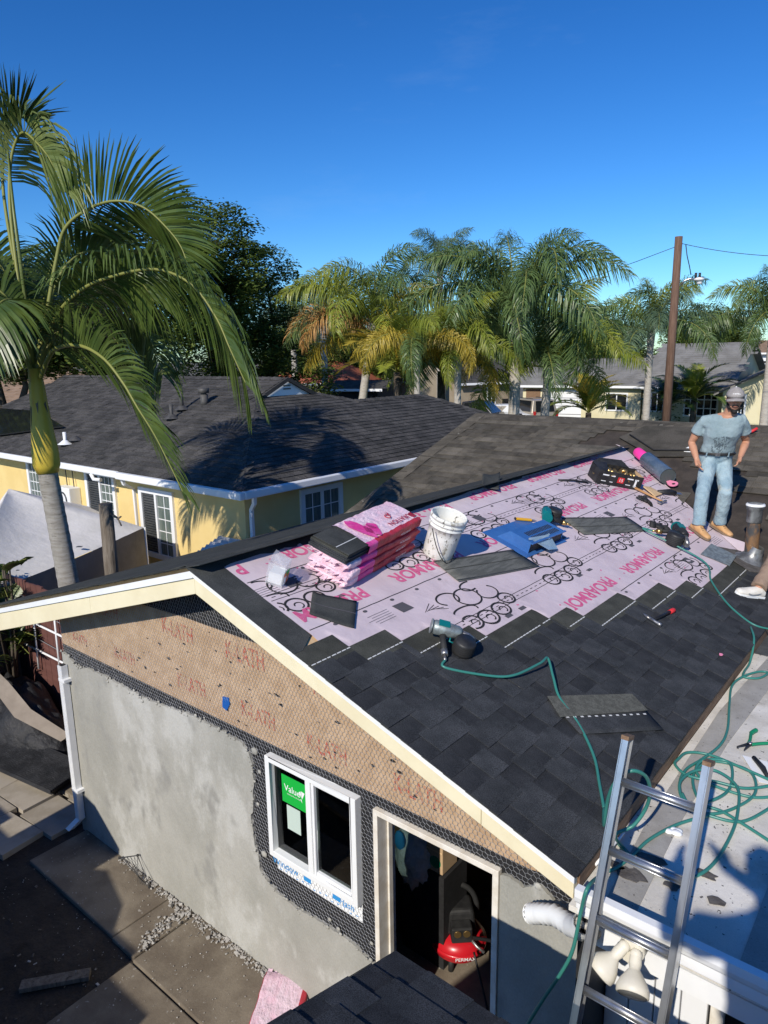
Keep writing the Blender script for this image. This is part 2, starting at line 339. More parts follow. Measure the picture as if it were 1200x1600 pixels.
M_['stumpwood'] = pmat('weathered_post', (.13, .105, .08), (.20, .17, .135), scale=4, rough=.95, st=(5, 5, .7), bump=.8, bscale=14, bdist=.02, c3=(.05, .04, .03), s3=3, r3=(.56, .7))
M_['housewall'] = pmat('cream_house_wall', (.62, .56, .36), (.68, .62, .42), scale=1, rough=.9)
M_['tanwall'] = pmat('tan_house_wall', (.30, .24, .17), (.35, .29, .21), scale=1, rough=.9)
M_['greyroof'] = pmat('grey_far_roof', (.17, .165, .155), (.23, .225, .215), scale=1.2, detail=8, rough=.95, c3=(.27, .26, .25), s3=3, r3=(.6, .75))
M_['tile'] = pmat('red_tile_roof', (.34, .09, .05), (.42, .14, .08), scale=3, rough=.85)
M_['tantile'] = pmat('tan_tile_roof', (.22, .15, .10), (.29, .20, .14), scale=3, rough=.9)
M_['asphalt'] = pmat('asphalt', (.045, .045, .047), (.065, .065, .066), scale=4, rough=.9)
M_['lawn'] = pmat('lawn', (.06, .09, .025), (.10, .12, .04), scale=1.5, detail=8, rough=.95)
M_['earth'] = pmat('yard_ground', (.12, .105, .075), (.17, .15, .11), scale=.4, detail=8, rough=.95)
M_['maroon'] = pmat('maroon_boards', (.12, .05, .042), (.15, .065, .055), scale=2, rough=.7, st=(1, 1, 6))
M_['tarp'] = pmat('dark_tarp', (.012, .013, .016), (.030, .031, .035), scale=4, rough=.6, bump=.8, bscale=8, bdist=.05)
M_['skin'] = pmat('skin', (.46, .225, .135), (.52, .265, .165), scale=9, rough=.55, spec=.35)
M_['hair'] = plain('black_hair', (.012, .010, .009), .7)
M_['tee'] = pmat('pale_blue_tee', (.23, .31, .335), (.30, .385, .41), scale=5, rough=.95, bump=.6, bscale=11, bdist=.03, c3=(.37, .43, .43), s3=3.5, r3=(.58, .72), fine=.08, fscale=250)
M_['jeans'] = pmat('faded_jeans', (.22, .32, .375), (.33, .43, .47), scale=6, rough=.95, bump=.7, bscale=13, bdist=.03, c3=(.46, .45, .36), s3=3.2, r3=(.56, .70), fine=.1, fscale=260)
M_['boot'] = pmat('tan_leather', (.52, .29, .12), (.60, .36, .17), scale=12, rough=.6, c3=(.36, .2, .09), s3=14, r3=(.6, .7))
M_['sole'] = plain('boot_sole', (.20, .14, .09), .8)
M_['cap'] = pmat('grey_cap', (.27, .25, .24), (.34, .315, .30), scale=30, rough=1.0, spec=.05, bump=.5, bscale=90, bdist=.004)
M_['capwhite'] = plain('cap_embroidery', (.80, .79, .77), .8)
M_['belt'] = plain('black_belt', (.02, .018, .017), .5)
M_['khaki'] = pmat('brown_trousers', (.24, .165, .115), (.30, .215, .155), scale=6, rough=.95, bump=.6, bscale=11, bdist=.03)
M_['sneaker'] = pmat('cream_sneaker', (.72, .69, .62), (.62, .58, .5), scale=9, rough=.7)
M_['swoosh'] = plain('grey_logo', (.30, .31, .32), .6)
M_['red'] = plain('red_paint', (.50, .012, .02), .3, coat=.3)
M_['redmat'] = plain('red_plastic', (.62, .03, .035), .5)
M_['green'] = plain('green_grip', (.01, .22, .10), .45)
M_['signgreen'] = plain('green_sticker', (.01, .42, .05), .5)
M_['paper'] = plain('pale_label', (.50, .60, .53), .8)
M_['white'] = plain('white_print', (.82, .83, .82), .7)
M_['blueprint'] = plain('blue_print', (.03, .27, .62), .7)
M_['bluetape'] = plain('blue_tape', (.01, .09, .34), .6)
M_['orange'] = plain('orange_label', (.80, .17, .05), .5)
def clearmat(name, f=.22):
    m = bpy.data.materials.new(name); m.use_nodes = True; N = m.node_tree.nodes; L = m.node_tree.links; N.clear()
    o = N.new('ShaderNodeOutputMaterial'); t = N.new('ShaderNodeBsdfTransparent'); d = N.new('ShaderNodeBsdfPrincipled'); d.inputs['Base Color'].default_value = (.75, .75, .78, 1); d.inputs['Roughness'].default_value = .2
    x = N.new('ShaderNodeMixShader'); x.inputs[0].default_value = f; L.new(t.outputs[0], x.inputs[1]); L.new(d.outputs[0], x.inputs[2]); L.new(x.outputs[0], o.inputs[0]); return m
M_['clearbox'] = clearmat('clear_plastic')
M_['frost'] = pmat('clear_bag', (.50, .56, .60), (.64, .68, .70), scale=8, rough=.25, bump=.8, bscale=14, bdist=.03)
M_['carblack'] = plain('black_car_paint', (.018, .019, .022), .25, coat=.8)
M_['cargold'] = plain('champagne_car_paint', (.42, .37, .29), .35, .4, coat=.6)
M_['carblue'] = plain('pale_blue_car_paint', (.40, .50, .58), .3, .4, coat=.6)
M_['carcover'] = pmat('silver_cover', (.60, .62, .63), (.68, .69, .70), scale=2, rough=.6, bump=.6, bscale=4, bdist=.05)
M_['tyre'] = plain('tyre', (.015, .015, .015), .9)
M_['lamp_red'] = plain('tail_light', (.45, .02, .02), .3)
M_['floodwhite'] = pmat('aged_white_enamel', (.64, .60, .50), (.70, .67, .58), scale=6, rough=.45, c3=(.50, .34, .16), s3=5, r3=(.66, .76))
M_['floodglass'] = plain('floodlight_glass', (.10, .10, .095), .15)
M_['stone'] = pmat('stacked_stone', (.30, .27, .22), (.38, .35, .30), scale=6, rough=.95)
# ================================================================ GROUND
def sheet(name, x0, x1, y0, y1, z, m, th=None):
    b = MB()
    if th: b.bb((x0, y0, z - th), (x1, y1, z))
    else: b.quad((x0, y0, z), (x1, y0, z), (x1, y1, z), (x0, y1, z))
    return props(b.build(name, M_[m]), kind='structure')
sheet('ground', -900, 900, -900, 1500, -0.004, 'earth')
# worked earth yard beside the addition, uneven
b = MB(); nx, ny = 70, 40
vs = []; fs = []
for j in range(ny + 1):
    for i in range(nx + 1):
        x = -12 + 11.5 * i / nx; y = -1.5 + 6.3 * j / ny
        vs.append((x, y, 0.006 + .035 * noise.noise(V((x * 1.7, y * 1.7, 3))) * .5 + .018 + .012 * noise.noise(V((x * 7, y * 7, 1)))))
for j in range(ny):
    for i in range(nx): k = j * (nx + 1) + i; fs.append((k, k + 1, k + nx + 2, k + nx + 1))
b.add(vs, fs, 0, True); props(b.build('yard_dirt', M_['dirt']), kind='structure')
# concrete patio along the gable wall, in poured bays with open joints
patio = props(bpy.data.objects.new('patio', None), kind='structure'); WM['patio'] = I4; reg(patio, None)
bays = [((-6.42, 2.40), (-4.95, 2.985)), ((-4.94, 2.39), (-4.62, 2.985)), ((-4.60, 2.37), (-3.05, 2.985)), ((-3.035, 1.6), (-0.6, 2.985)), ((-4.60, 1.55), (-3.05, 2.355))]
for lo, hi in bays:
    bm = MB(); bm.bb((lo[0], lo[1], -.06), (hi[0], hi[1], .062 + random.uniform(-.004, .004)))
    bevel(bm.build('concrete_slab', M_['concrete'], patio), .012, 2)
paving = props(bpy.data.objects.new('paved_path', None), kind='structure'); WM['paved_path'] = I4; reg(paving, None)
pm = MB(); pm.box((0, 0, 0), (.60, .42, .07)); pme = pm.mesh('paver', M_['paver'])
for i in range(4):
    for j in range(3):
        o = place('paver', pme, paving, T(-7.0 - i * .63 + .1 * j + random.uniform(-.02, .02), 2.45 + j * .45 + random.uniform(-.02, .02), .04 + random.uniform(-.008, .008)) @ RZ(.1 + random.uniform(-.05, .05)))
for (x, y, w, d) in ((-7.05, 3.85, .95, .5), (-7.25, 3.35, .8, .4)):
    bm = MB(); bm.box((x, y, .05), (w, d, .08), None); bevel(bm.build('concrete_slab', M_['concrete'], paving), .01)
# broken mortar and rubble along the wall foot
rb = MB()
def chip(x, y, s, z=.07):
    pts = [V((random.uniform(-1, 1), random.uniform(-1, 1), random.uniform(-.7, .7))).normalized() * s * random.uniform(.6, 1) for _ in range(8)]
    bmx = bmesh.new(); [bmx.verts.new(p) for p in pts]; bmesh.ops.convex_hull(bmx, input=bmx.verts)
    bmx.verts.ensure_lookup_table(); bmx.verts.index_update()
    rb.add([(v.co.x + x, v.co.y + y, v.co.z * .8 + z + s * .3) for v in bmx.verts], [tuple(v.index for v in f.verts) for f in bmx.faces]); bmx.free()
for _ in range(620):
    t = random.random(); x = -5.75 + 2.6 * t; w = .018 + .032 * sin(pi * t) ** 2
    chip(x, 2.965 - abs(random.gauss(0, w)), random.uniform(.005, .018) * (1 if random.random() < .85 else 1.7))
for _ in range(170):
    t = random.random(); chip(-4.80 + .18 * t * t + random.gauss(0, .035) + .1 * (1 - t), 2.97 - .52 * t + random.gauss(0, .02), random.uniform(.006, .02))
for _ in range(260): chip(random.uniform(-6.3, -3.2), random.uniform(2.0, 2.95), random.uniform(.003, .009))
props(rb.build('mortar_rubble', M_['rubble']), kind='stuff')
db = MB()
for _ in range(260):
    x, y = random.uniform(-8.5, -3.2), random.uniform(.8, 2.38); s = random.uniform(.006, .03) * (2 if random.random() < .06 else 1)
    a = random.uniform(0, pi); db.box((0, 0, 0), (s, s * random.uniform(.2, .8), .006), T(x, y, .03 + .015 * random.random()) @ RZ(a) @ RX(random.uniform(-.4, .4)), random.choice((0, 1, 1, 1)))
props(db.build('ground_litter', [M_['rubble'], M_['stumpwood']]), kind='stuff')

random.seed(44)
for k, (x, y, a, L_, lab) in enumerate(((-6.6, 1.75, .3, .9, 'dark timber offcut lying nearest the paved path in the shaded yard'), (-5.6, 1.45, -.5, .7, 'dark timber offcut in the middle of the shaded dirt yard'), (-4.9, 1.9, .9, .5, 'short timber offcut just in front of the patio slabs'), (-4.55, 1.2, .15, .8, 'timber offcut at the bottom left corner of the yard'))):
    t_ = thing('timber_offcut', lab, 'timber', T(x, y, .04) @ RZ(a)); q_ = MB(); q_.box((0, 0, .02), (L_, .09, .04)); bevel(q_.build('board', M_['stumpwood'], t_, world=False), .004); q_ = MB(); q_.cyl((L_ * .3, 0, .04), (L_ * .3, .004, .075), .003, 5); q_.build('nail', M_['steel'], t_, world=False)
# ================================================================ ROOF FRAMES
XR, ZR, MR = -3.8664, 3.323, .3426
TH = atan(MR); CT, ST = cos(TH), sin(TH)
S0 = (-3.923 - XR) / CT
def RP(s, v, h=0): return V((XR + s * CT + h * ST, v, ZR - s * ST + h * CT))
def RM(s, v, h=0, rot=0):           # local x along the ridge (away), y up the slope, z out of the roof
    return frame(RP(s, v, h), (0, 1, 0), (-CT, 0, ST), (ST, 0, CT)) @ RZ(rot)
PX, PZ, ML = -3.923, 3.342, .30
TL = atan(ML)
def LP(s, v, h=0): return V((PX - s * cos(TL) - h * sin(TL), v, PZ - s * sin(TL) + h * cos(TL)))
MO, YO, ZO = .34, 10.2, 3.32
TO = atan(MO); YRIDGE, ZRIDGE = 11.12, 3.32 + .34 * .92
def OPt(x, t, h=0): return V((x, YRIDGE - t * cos(TO) - h * sin(TO), ZRIDGE - t * sin(TO) + h * cos(TO)))   # t: distance down from the ridge
def OM(x, t, h=0, rot=0): return frame(OPt(x, t, h), (1, 0, 0), (0, cos(TO), sin(TO)), (0, -sin(TO), cos(TO))) @ RZ(rot)
def old_at(px, py): p = atp(px, py, (0, -MO, 1), ZO - MO * YO); return p
def old_t(p): return (YRIDGE - p.y) / cos(TO)
def roof_at(px, py): return atp(px, py, (MR, 0, 1), ZR + MR * XR)
S_EAVE = 2.89

# ================================================================ ADDITION HOUSE
house = thing('house_addition', 'half finished stucco addition with a low gable, black shingles going on over lilac underlayment', 'house', (-3.9, 3.0, 0))
WY = 3.0
def wallbox(lo, hi, m='felt', name='felt_paper', mb=None):
    b_ = MB(); b_.bb(lo, hi); return b_.build(name, M_[m], house)
# felt covered front wall round the openings (window -3.552..-2.70 x 1.175..1.973, door -2.571..-1.677 x 0.05..1.958)
fw = MB()
for x0, x1, z0, z1 in ((-6.5, -3.555, 0, 2.06), (-3.555, -2.697, 0, 1.172), (-3.555, -2.697, 1.976, 2.06), (-2.697, -2.571, 0, 2.06), (-2.571, -1.677, 1.96, 2.06), (-1.677, -1.10, 0, 2.06)):
    fw.bb((x0, 3.0, z0), (x1, 3.10, z1))
fw.prism([(-6.5, 3.0, 2.06), (-1.10, 3.0, 2.06), (-1.10, 3.0, 2.30), (-3.9, 3.0, 3.24), (-6.5, 3.0, 2.42)], (0, .1, 0))
fw.build('felt_paper', M_['felt'], house)
# lath paper board over the gable triangle
kb = MB(); kb.prism([(-6.497, 3.0, 2.05), (-1.5, 3.0, 2.043), (-1.1, 3.0, 2.12), (-1.1, 3.0, 2.25), (-2.65, 3.0, 2.77), (-4.42, 3.0, 2.775), (-5.2, 3.0, 2.75), (-6.497, 3.0, 2.40)], (0, -.006, 0)); kb.build('lath_board', M_['klath'], house)
for x, z, s, a in ((-4.56, 2.64, .19, -.03), (-3.76, 2.645, .2, 0), (-5.38, 2.21, .15, 0), (-4.43, 2.22, .17, .02), (-3.65, 2.22, .17, -.02), (-2.98, 2.20, .17, 0), (-2.24, 2.19, .17, 0), (-6.14, 2.18, .12, 0), (-5.6, 2.58, .17, 0), (-2.9, 2.62, .17, 0)):
    tx = MB(); add_text(tx, 'K-LATH', frame((x, 2.9915, z), (cos(a), 0, sin(a)), (-sin(a), 0, cos(a)), (0, -1, 0)), s, 0, .012, .62); tx.build('red_lettering', M_['red_print'], house, kind='stuff')
# torn holes and staples in the board
hb = MB()
for _ in range(110):
    x = random.uniform(-6.4, -1.5); z = random.uniform(2.08, 2.74)
    if z > 2.37 + (3.05 - abs(x + 3.9)) * .33 - .5: continue
    n_ = random.randint(3, 6); r_ = random.uniform(.006, .02)
    pts = [(x + r_ * random.uniform(.4, 1.3) * cos(2 * pi * k / n_) * 1.5, 2.9905, z + r_ * random.uniform(.3, .9) * sin(2 * pi * k / n_)) for k in range(n_)]
    hb.add(pts, [tuple(range(n_))])
hb.build('staple_tear', M_['felt'], house, kind='stuff')
bt = MB(); bt.prism([(-4.035, 2.99, 2.255), (-3.965, 2.99, 2.265), (-3.95, 2.985, 2.22), (-3.99, 2.985, 2.155), (-4.04, 2.985, 2.17)], (0, -.004, 0)); bt.build('blue_tape_scrap', M_['bluetape'], house)
# stucco scratch coat with a ragged edge
def jag(pts, amp=.012, step=.035, sd=0):
    random.seed(sd); out = []
    for a, c in zip(pts, pts[1:]):
        L_ = sqrt((c[0] - a[0]) ** 2 + (c[1] - a[1]) ** 2); k = max(1, int(L_ / step))
        for i in range(k):
            t = i / k; out.append((a[0] + (c[0] - a[0]) * t + random.uniform(-amp, amp), a[1] + (c[1] - a[1]) * t + random.uniform(-amp, amp)))
    out.append(pts[-1]); return out
edge = [(-6.495, 1.965), (-6.38, 1.95), (-6.265, 1.895), (-5.874, 1.932), (-5.482, 1.925), (-5.051, 1.912), (-4.677, 1.95), (-4.426, 1.975), (-4.078, 1.972), (-3.836, 1.95), (-3.76, 1.90), (-3.737, 1.82), (-3.728, 1.638), (-3.775, 1.343), (-3.755, 1.134), (-3.70, .93), (-3.542, .84), (-3.32, .817), (-3.106, .837), (-2.905, .837), (-2.734, .824), (-2.575, .78)]
def stucco(poly, nm, th=.022):
    b_ = MB(); b_.prism([(x, 3.0, z) for x, z in poly], (0, -th, 0)); return b_.build(nm, M_['stucco'], house)
stucco(jag(edge, .011, .03, 3) + [(-2.575, .03), (-6.495, .03)], 'stucco_coat')
stucco([(-1.673, .03), (-1.673, 1.93)] + jag([(-1.66, 1.935), (-1.594, 1.94), (-1.543, 1.928), (-1.48, 1.956), (-1.433, 1.99), (-1.351, 1.938), (-1.27, 1.95), (-1.15, 1.93)], .01, .02, 5) + [(-1.115, 1.93), (-1.115, .03)], 'stucco_coat')
# loose mortar crumbs along the ragged edge
cr = MB()
for a, c in zip(edge, edge[1:]):
    for _ in range(int(18 * sqrt((c[0] - a[0]) ** 2 + (c[1] - a[1]) ** 2)) + 1):
        t = random.random(); s = random.uniform(.006, .02); cr.ball((a[0] + (c[0] - a[0]) * t + random.gauss(0, .012), 2.975, a[1] + (c[1] - a[1]) * t + random.gauss(0, .014)), s, 6, 0, None, (1, .5, random.uniform(.5, 1)))
for x, z, s in ((-3.70, 1.93, .04), (-3.66, 1.78, .022), (-3.70, 1.50, .02), (-3.66, 1.10, .035), (-3.0, .90, .02), (-2.92, .87, .02), (-2.62, .93, .018), (-1.45, 1.97, .03)): cr.ball((x, 2.985, z), s, 7, 0, None, (1, .4, .8))
cr.build('mortar_crumbs', M_['stucco'], house, kind='stuff')
# hexagonal wire netting: real wires over the felt and the board
wn = MB(); a_ = .0190; hw = a_ * sqrt(3)
def wire(p, q, y, r=.0009):
    p = V((p[0], y, p[1])); q = V((q[0], y, q[1])); d = (q - p); n_ = V((-d.z, 0, d.x)).normalized() * r; o = V((0, -r * 1.6, 0))
    wn.add([p - n_, p + o, p + n_, q - n_, q + o, q + n_], [(0, 1, 4, 3), (1, 2, 5, 4)])
random.seed(21)
J = {}
def jit(ix, iz, x, z):
    k = (ix, iz)
    if k not in J: J[k] = (x + random.gauss(0, .0022), z + random.gauss(0, .0022))
    return J[k]
def in_net(x, z):
    if not (-6.49 < x < -1.12) or z > 3.12 - .335 * abs(x + 3.9): return False
    if z > 2.0: return True
    if -3.80 < x < -2.57 and z > .80: return not (-3.56 < x < -2.69 and 1.17 < z < 1.98)
    if -2.60 < x < -1.65: return z > 1.955
    return z > 1.87
for r_ in range(-20, 80):
    for c_ in range(0, 170):
        x = -6.5 + c_ * hw + (hw / 2 if r_ % 2 else 0); z = 1.2 + r_ * a_ * 1.5
        if not in_net(x, z): continue
        top = jit(c_ * 2 + r_ % 2, r_ * 3 + 2, x, z + a_ * .5); bot = jit(c_ * 2 + r_ % 2, r_ * 3 + 1, x, z - a_ * .5)
        yy = 2.992 if z < 2.05 or z > 2.775 else 2.986
        wire(bot, top, yy, .0013)                         # twisted joint is thicker
        for dx in (-1, 1):
            nb = jit(c_ * 2 + r_ % 2 + dx, r_ * 3 + 4, x + dx * hw / 2, z + a_)
            wire(top, nb, yy)
wn.build('wire_netting', M_['wire'], house, kind='stuff', fix=False)
# window
win = MB()
for lo, hi in (((-3.552, 2.945, 1.175), (-3.510, 3.02, 1.973)), ((-2.742, 2.945, 1.175), (-2.700, 3.02, 1.973)), ((-3.510, 2.945, 1.933), (-2.742, 3.02, 1.973)), ((-3.510, 2.945, 1.175), (-2.742, 3.02, 1.222)), ((-3.155, 2.950, 1.222), (-3.108, 3.02, 1.933))): win.bb(lo, hi)
wf = win.build('window_frame', M_['vinyl'], house); bevel(wf, .004)
sash = MB()
for lo, hi in (((-3.108, 2.962, 1.222), (-3.086, 3.01, 1.933)), ((-2.764, 2.962, 1.222), (-2.742, 3.01, 1.933)), ((-3.086, 2.962, 1.911), (-2.764, 3.01, 1.933)), ((-3.086, 2.962, 1.222), (-2.764, 3.01, 1.250))): sash.bb(lo, hi)
bevel(sash.build('window_sash', M_['white_metal'], wf), .003)
for lo, hi in (((-3.51, 2.998, 1.222), (-3.155, 3.002, 1.933)), ((-3.086, 2.985, 1.25), (-2.764, 2.989, 1.911))):
    g = MB(); g.bb(lo, hi); g.build('window_pane', M_['glass'], wf)
sk = MB(); sk.bb((-3.435, 2.994, 1.638), (-3.172, 2.997, 1.85)); sk = sk.build('green_sticker', M_['signgreen'], wf)
st = MB(); add_text(st, 'Value', frame((-3.330, 2.9925, 1.757), (1, 0, 0), (0, 0, 1), (0, -1, 0)), .072, 0, .004)
add_text(st, 'WINDOWS & DOORS', frame((-3.315, 2.9925, 1.715), (1, 0, 0), (0, 0, 1), (0, -1, 0)), .014)
for p_ in ([(-3.262, 1.775), (-3.235, 1.735), (-3.245, 1.785)], [(-3.232, 1.73), (-3.205, 1.785), (-3.24, 1.79)], [(-3.25, 1.725), (-3.238, 1.728), (-3.232, 1.70)]): st.add([(x, 2.9925, z) for x, z in p_], [(0, 1, 2)])
st.build('white_lettering', M_['white'], wf)
lb = MB(); lb.bb((-3.395, 2.9945, 1.432), (-3.262, 2.997, 1.622)); lb.build('paper_label', M_['paper'], wf)
rv = MB()   # rough opening reveals
for lo, hi in (((-3.555, 3.02, 1.17), (-3.53, 3.14, 1.98)), ((-2.72, 3.02, 1.17), (-2.695, 3.14, 1.98)), ((-3.53, 3.02, 1.17), (-2.72, 3.14, 1.19)), ((-3.53, 3.02, 1.96), (-2.72, 3.14, 1.98))): rv.bb(lo, hi)
rv.build('window_reveal', M_['barewood'], house)
tp = MB(); tp.prism([(-3.522, 2.998, 1.165), (-2.70, 2.998, 1.172), (-2.703, 2.998, 1.033), (-3.528, 2.998, 1.04)], (0, -.004, 0)); tp = tp.build('flashing_tape', M_['white'], house)
tb = MB()
for x, t_, s_ in ((-3.44, 'Window', .075), (-2.84, 'Flash', .07)): add_text(tb, t_, frame((x, 2.992, 1.10), (1, 0, .02), (0, 0, 1), (0, -1, 0)), s_, 0, .01)
for x in (-3.25, -2.97): tb.bb((x, 2.9905, 1.085), (x + .07, 2.993, 1.135))
for k in range(14): tb.bb((-3.5 + k * .057, 2.9905, 1.05 + .01 * (k % 3)), (-3.48 + k * .057, 2.993, 1.054 + .01 * (k % 3)))
tb.build('blue_print', M_['blueprint'], tp, kind='stuff')
# door frame (no leaf hung)
dfm = MB()
for lo, hi in (((-2.571, 2.965, .05), (-2.535, 3.14, 1.958)), ((-1.713, 2.965, .05), (-1.677, 3.14, 1.958)), ((-2.535, 2.965, 1.922), (-1.713, 3.14, 1.958))): dfm.bb(lo, hi)
dfm.bb((-2.535, 3.06, .05), (-2.522, 3.10, 1.922)); dfm.bb((-1.726, 3.06, .05), (-1.713, 3.10, 1.922))
bevel(dfm.build('door_frame', M_['raw_trim'], house), .003)
# interior: floor slab, side and back walls
il = MB(); il.bb((-6.4, 3.1, 0), (-1.2, 7.2, .05)); il.build('floor_slab', M_['concrete'], house)
iw = MB()
for lo, hi in (((-6.5, 3.1, 0), (-6.4, 8.0, 2.3)), ((-1.2, 3.1, 0), (-1.1, 7.4, 2.25)), ((-6.4, 5.6, .05), (-1.2, 5.7, 2.2)), ((-3.62, 3.12, 1.2), (-3.60, 5.6, 2.2))): iw.bb(lo, hi)
iw.build('inside_wall', M_['barewood'], house)
ic = MB(); ic.bb((-6.4, 3.1, 2.2), (-1.2, 7.2, 2.22)); ic.build('ceiling_board', M_['barewood'], house)
# barge boards, drip edge
def rake(pts, y0, y1, nm, m):
    b_ = MB(); b_.prism([(x, y0, z) for x, z in pts], (0, y1 - y0, 0)); return b_.build(nm, M_[m], house)
rz = lambda x: 3.322 - (x - XR) * (3.322 - 2.386) / (XR + 1.135) * -1 if False else 3.322 + (2.386 - 3.322) * (x - XR) / (-1.135 - XR)
rb_ = lambda x: 3.165 + (2.252 - 3.165) * (x - XR) / (-1.135 - XR)
lz = lambda x: 3.322 - (XR - x) * .302
lb_ = lambda x: 3.165 - (XR - x) * .3205
for x0, x1 in ((XR + .001, -1.633), (-1.630, -1.137)): bevel(rake([(x0, rz(x0) - .004), (x1, rz(x1) - .004), (x1, rb_(x1)), (x0, rb_(x0))], 2.70, 2.742, 'barge_board', 'cream'), .004)
for x0, x1 in ((-5.302, XR - .001), (-7.35, -5.305)): bevel(rake([(x0, lz(x0) - .004), (x1, lz(x1) - .004), (x1, lb_(x1)), (x0, lb_(x0))], 2.70, 2.742, 'barge_board', 'cream'), .004)
rake([(XR, rz(XR) + .006), (-1.13, rz(-1.13) + .006), (-1.13, rz(-1.13) - .036), (XR, rz(XR) - .036)], 2.686, 2.6985, 'drip_edge', 'white_metal')
rake([(-7.35, lz(-7.35) + .008), (XR, lz(XR) + .008), (XR, lz(XR) - .042), (-7.35, lz(-7.35) - .036)], 2.686, 2.6985, 'drip_edge', 'white_metal')
# soffit / decks
dk = MB()
n_r = V((ST, 0, CT)); n_l = V((-sin(TL), 0, cos(TL)))
a0, a1 = RP(S0 + .02, 2.745, -.006), RP(S_EAVE - .01, 2.745, -.006)
dk.prism([a0, a1, a1 + V((0, 7.6, 0)), a0 + V((0, 7.6, 0))], n_r * -.03)
l0, l1 = LP(.02, 2.745, -.008), LP(3.58, 2.745, -.008)
dk.prism([l0, l1, l1 + V((0, 6.2, 0)), l0 + V((0, 7.4, 0))], n_l * -.03)
dk.build('roof_deck', M_['plywood'], house)
# left slope, finished in the same granules
ls = MB()
for k in range(26):
    s_ = 3.60 - k * .1425
    if s_ < .1: break
    for j in range(9):
        v0 = 2.68 + j * .98 + (k % 3) * .2 - .4; v1 = v0 + .975
        v0 = max(v0, 2.68); v1 = min(v1, 10.2 - .0 * s_)
        if v1 - v0 < .05: continue
        p = [LP(s_ - .337, v0, .002), LP(s_ - .337, v1, .002), LP(s_, v1, .011), LP(s_, v0, .011)]
        ls.prism(p, n_l * -.005)
ls.build('left_slope_shingles', M_['capdark'], house, kind='stuff')
ef = MB(); ef.bb((-1.155, 2.745, 2.285), (-1.128, 6.6, 2.372)); ef.build('eave_board', M_['barewood'], house)
fl = MB(); fl.prism([RP(S_EAVE - .05, 2.69, .002), RP(S_EAVE + .012, 2.69, .002), RP(S_EAVE + .012, 6.4, .002), RP(S_EAVE - .05, 6.4, .002)], n_r * -.004); fl.build('eave_flashing', M_['barewood'], house)
# downspout on the left corner
ds = MB()
ds.bb((-6.470, 2.908, .21), (-6.400, 2.970, 1.86)); dsn = ds
for k, (dx, dz) in enumerate(((0, .21),)): ds.prism([(-6.470, 2.908, .21), (-6.400, 2.908, .21), (-6.400, 2.97, .21), (-6.470, 2.97, .21)], (-.06, -.09, -.10))
dspout = ds.build('downspout', M_['white_metal'], house)
dt = MB(); dt.bb((-6.464, 2.914, 1.861), (-6.406, 2.964, 1.8625)); dt.build('downspout_mouth', M_['black'], dspout)
dr = MB()
for x in (-6.459, -6.435, -6.411): dr.bb((x - .004, 2.903, .22), (x + .004, 2.909, 1.86))
dr.build('downspout_rib', M_['white_metal'], dspout)
dsb = MB()
for z in (1.70, .52): dsb.bb((-6.474, 2.904, z), (-6.362, 2.979, z + .03))
dsb.build('strap', M_['white_metal'], dspout)

# ---- shingles of the right slope
def shingle_mesh(seed, L_=1.0, up='shingle_up'):
    random.seed(seed); b_ = MB(); Hh = .337; ex = .1425
    # back layer: whole strip, tilted, thickness .004 (y from -ex (butt) to Hh-ex)
    def slab(x0, x1, y0, y1, z0, z1, th, mi):
        b_.add([(x0, y0, z0), (x1, y0, z0), (x1, y1, z1), (x0, y1, z1), (x0, y0, z0 - th), (x1, y0, z0 - th), (x1, y1, z1 - th), (x0, y1, z1 - th)],
               [(0, 1, 2, 3), (0, 4, 5, 1), (1, 5, 6, 2), (2, 6, 7, 3), (3, 7, 4, 0)], mi)
    zz = lambda y: .0095 - (y / Hh) * .0075
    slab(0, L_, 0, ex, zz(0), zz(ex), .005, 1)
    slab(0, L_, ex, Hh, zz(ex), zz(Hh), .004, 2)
    x = 0; tooth = random.random() < .5
    while x < L_ - .02:
        w = random.choice((.11, .14, .17, .2, .24, .3)) if tooth else random.choice((.08, .11, .15, .19))
        w = min(w, L_ - x)
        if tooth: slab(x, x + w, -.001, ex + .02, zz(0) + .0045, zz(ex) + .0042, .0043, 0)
        x += w; tooth = not tooth
    # white sealant dashes above the exposure
    x = .01
    while x < L_ - .03: b_.box((x + .02, ex + .038, zz(ex + .03) + .0012), (.034, .008, .0012), None, 3); x += .044
    return b_.mesh('shingle', [M_['shingle'], M_['shingle2'], M_[up], M_['sealant']], fix=False)
SHM = [shingle_mesh(100 + k) for k in range(7)]
ENDS = {11: 3.02, 10: 3.375, 9: 3.68, 8: 3.965, 7: 4.635, 6: 4.95, 5: 5.66, 4: 6.26, 3: 6.62}
_cut = {}
def cut_mesh(me, L_):
    """the same shingle trimmed to length L_ (x from 0)"""
    k = (me.name, round(L_, 2))
    if k in _cut: return _cut[k]
    c = me.copy(); bm = bmesh.new(); bm.from_mesh(c)
    bmesh.ops.bisect_plane(bm, geom=bm.verts[:] + bm.edges[:] + bm.faces[:], plane_co=(L_, 0, 0), plane_no=(1, 0, 0), clear_outer=True)
    bm.to_mesh(c); bm.free(); _cut[k] = c; return c
random.seed(5); nsh = 0
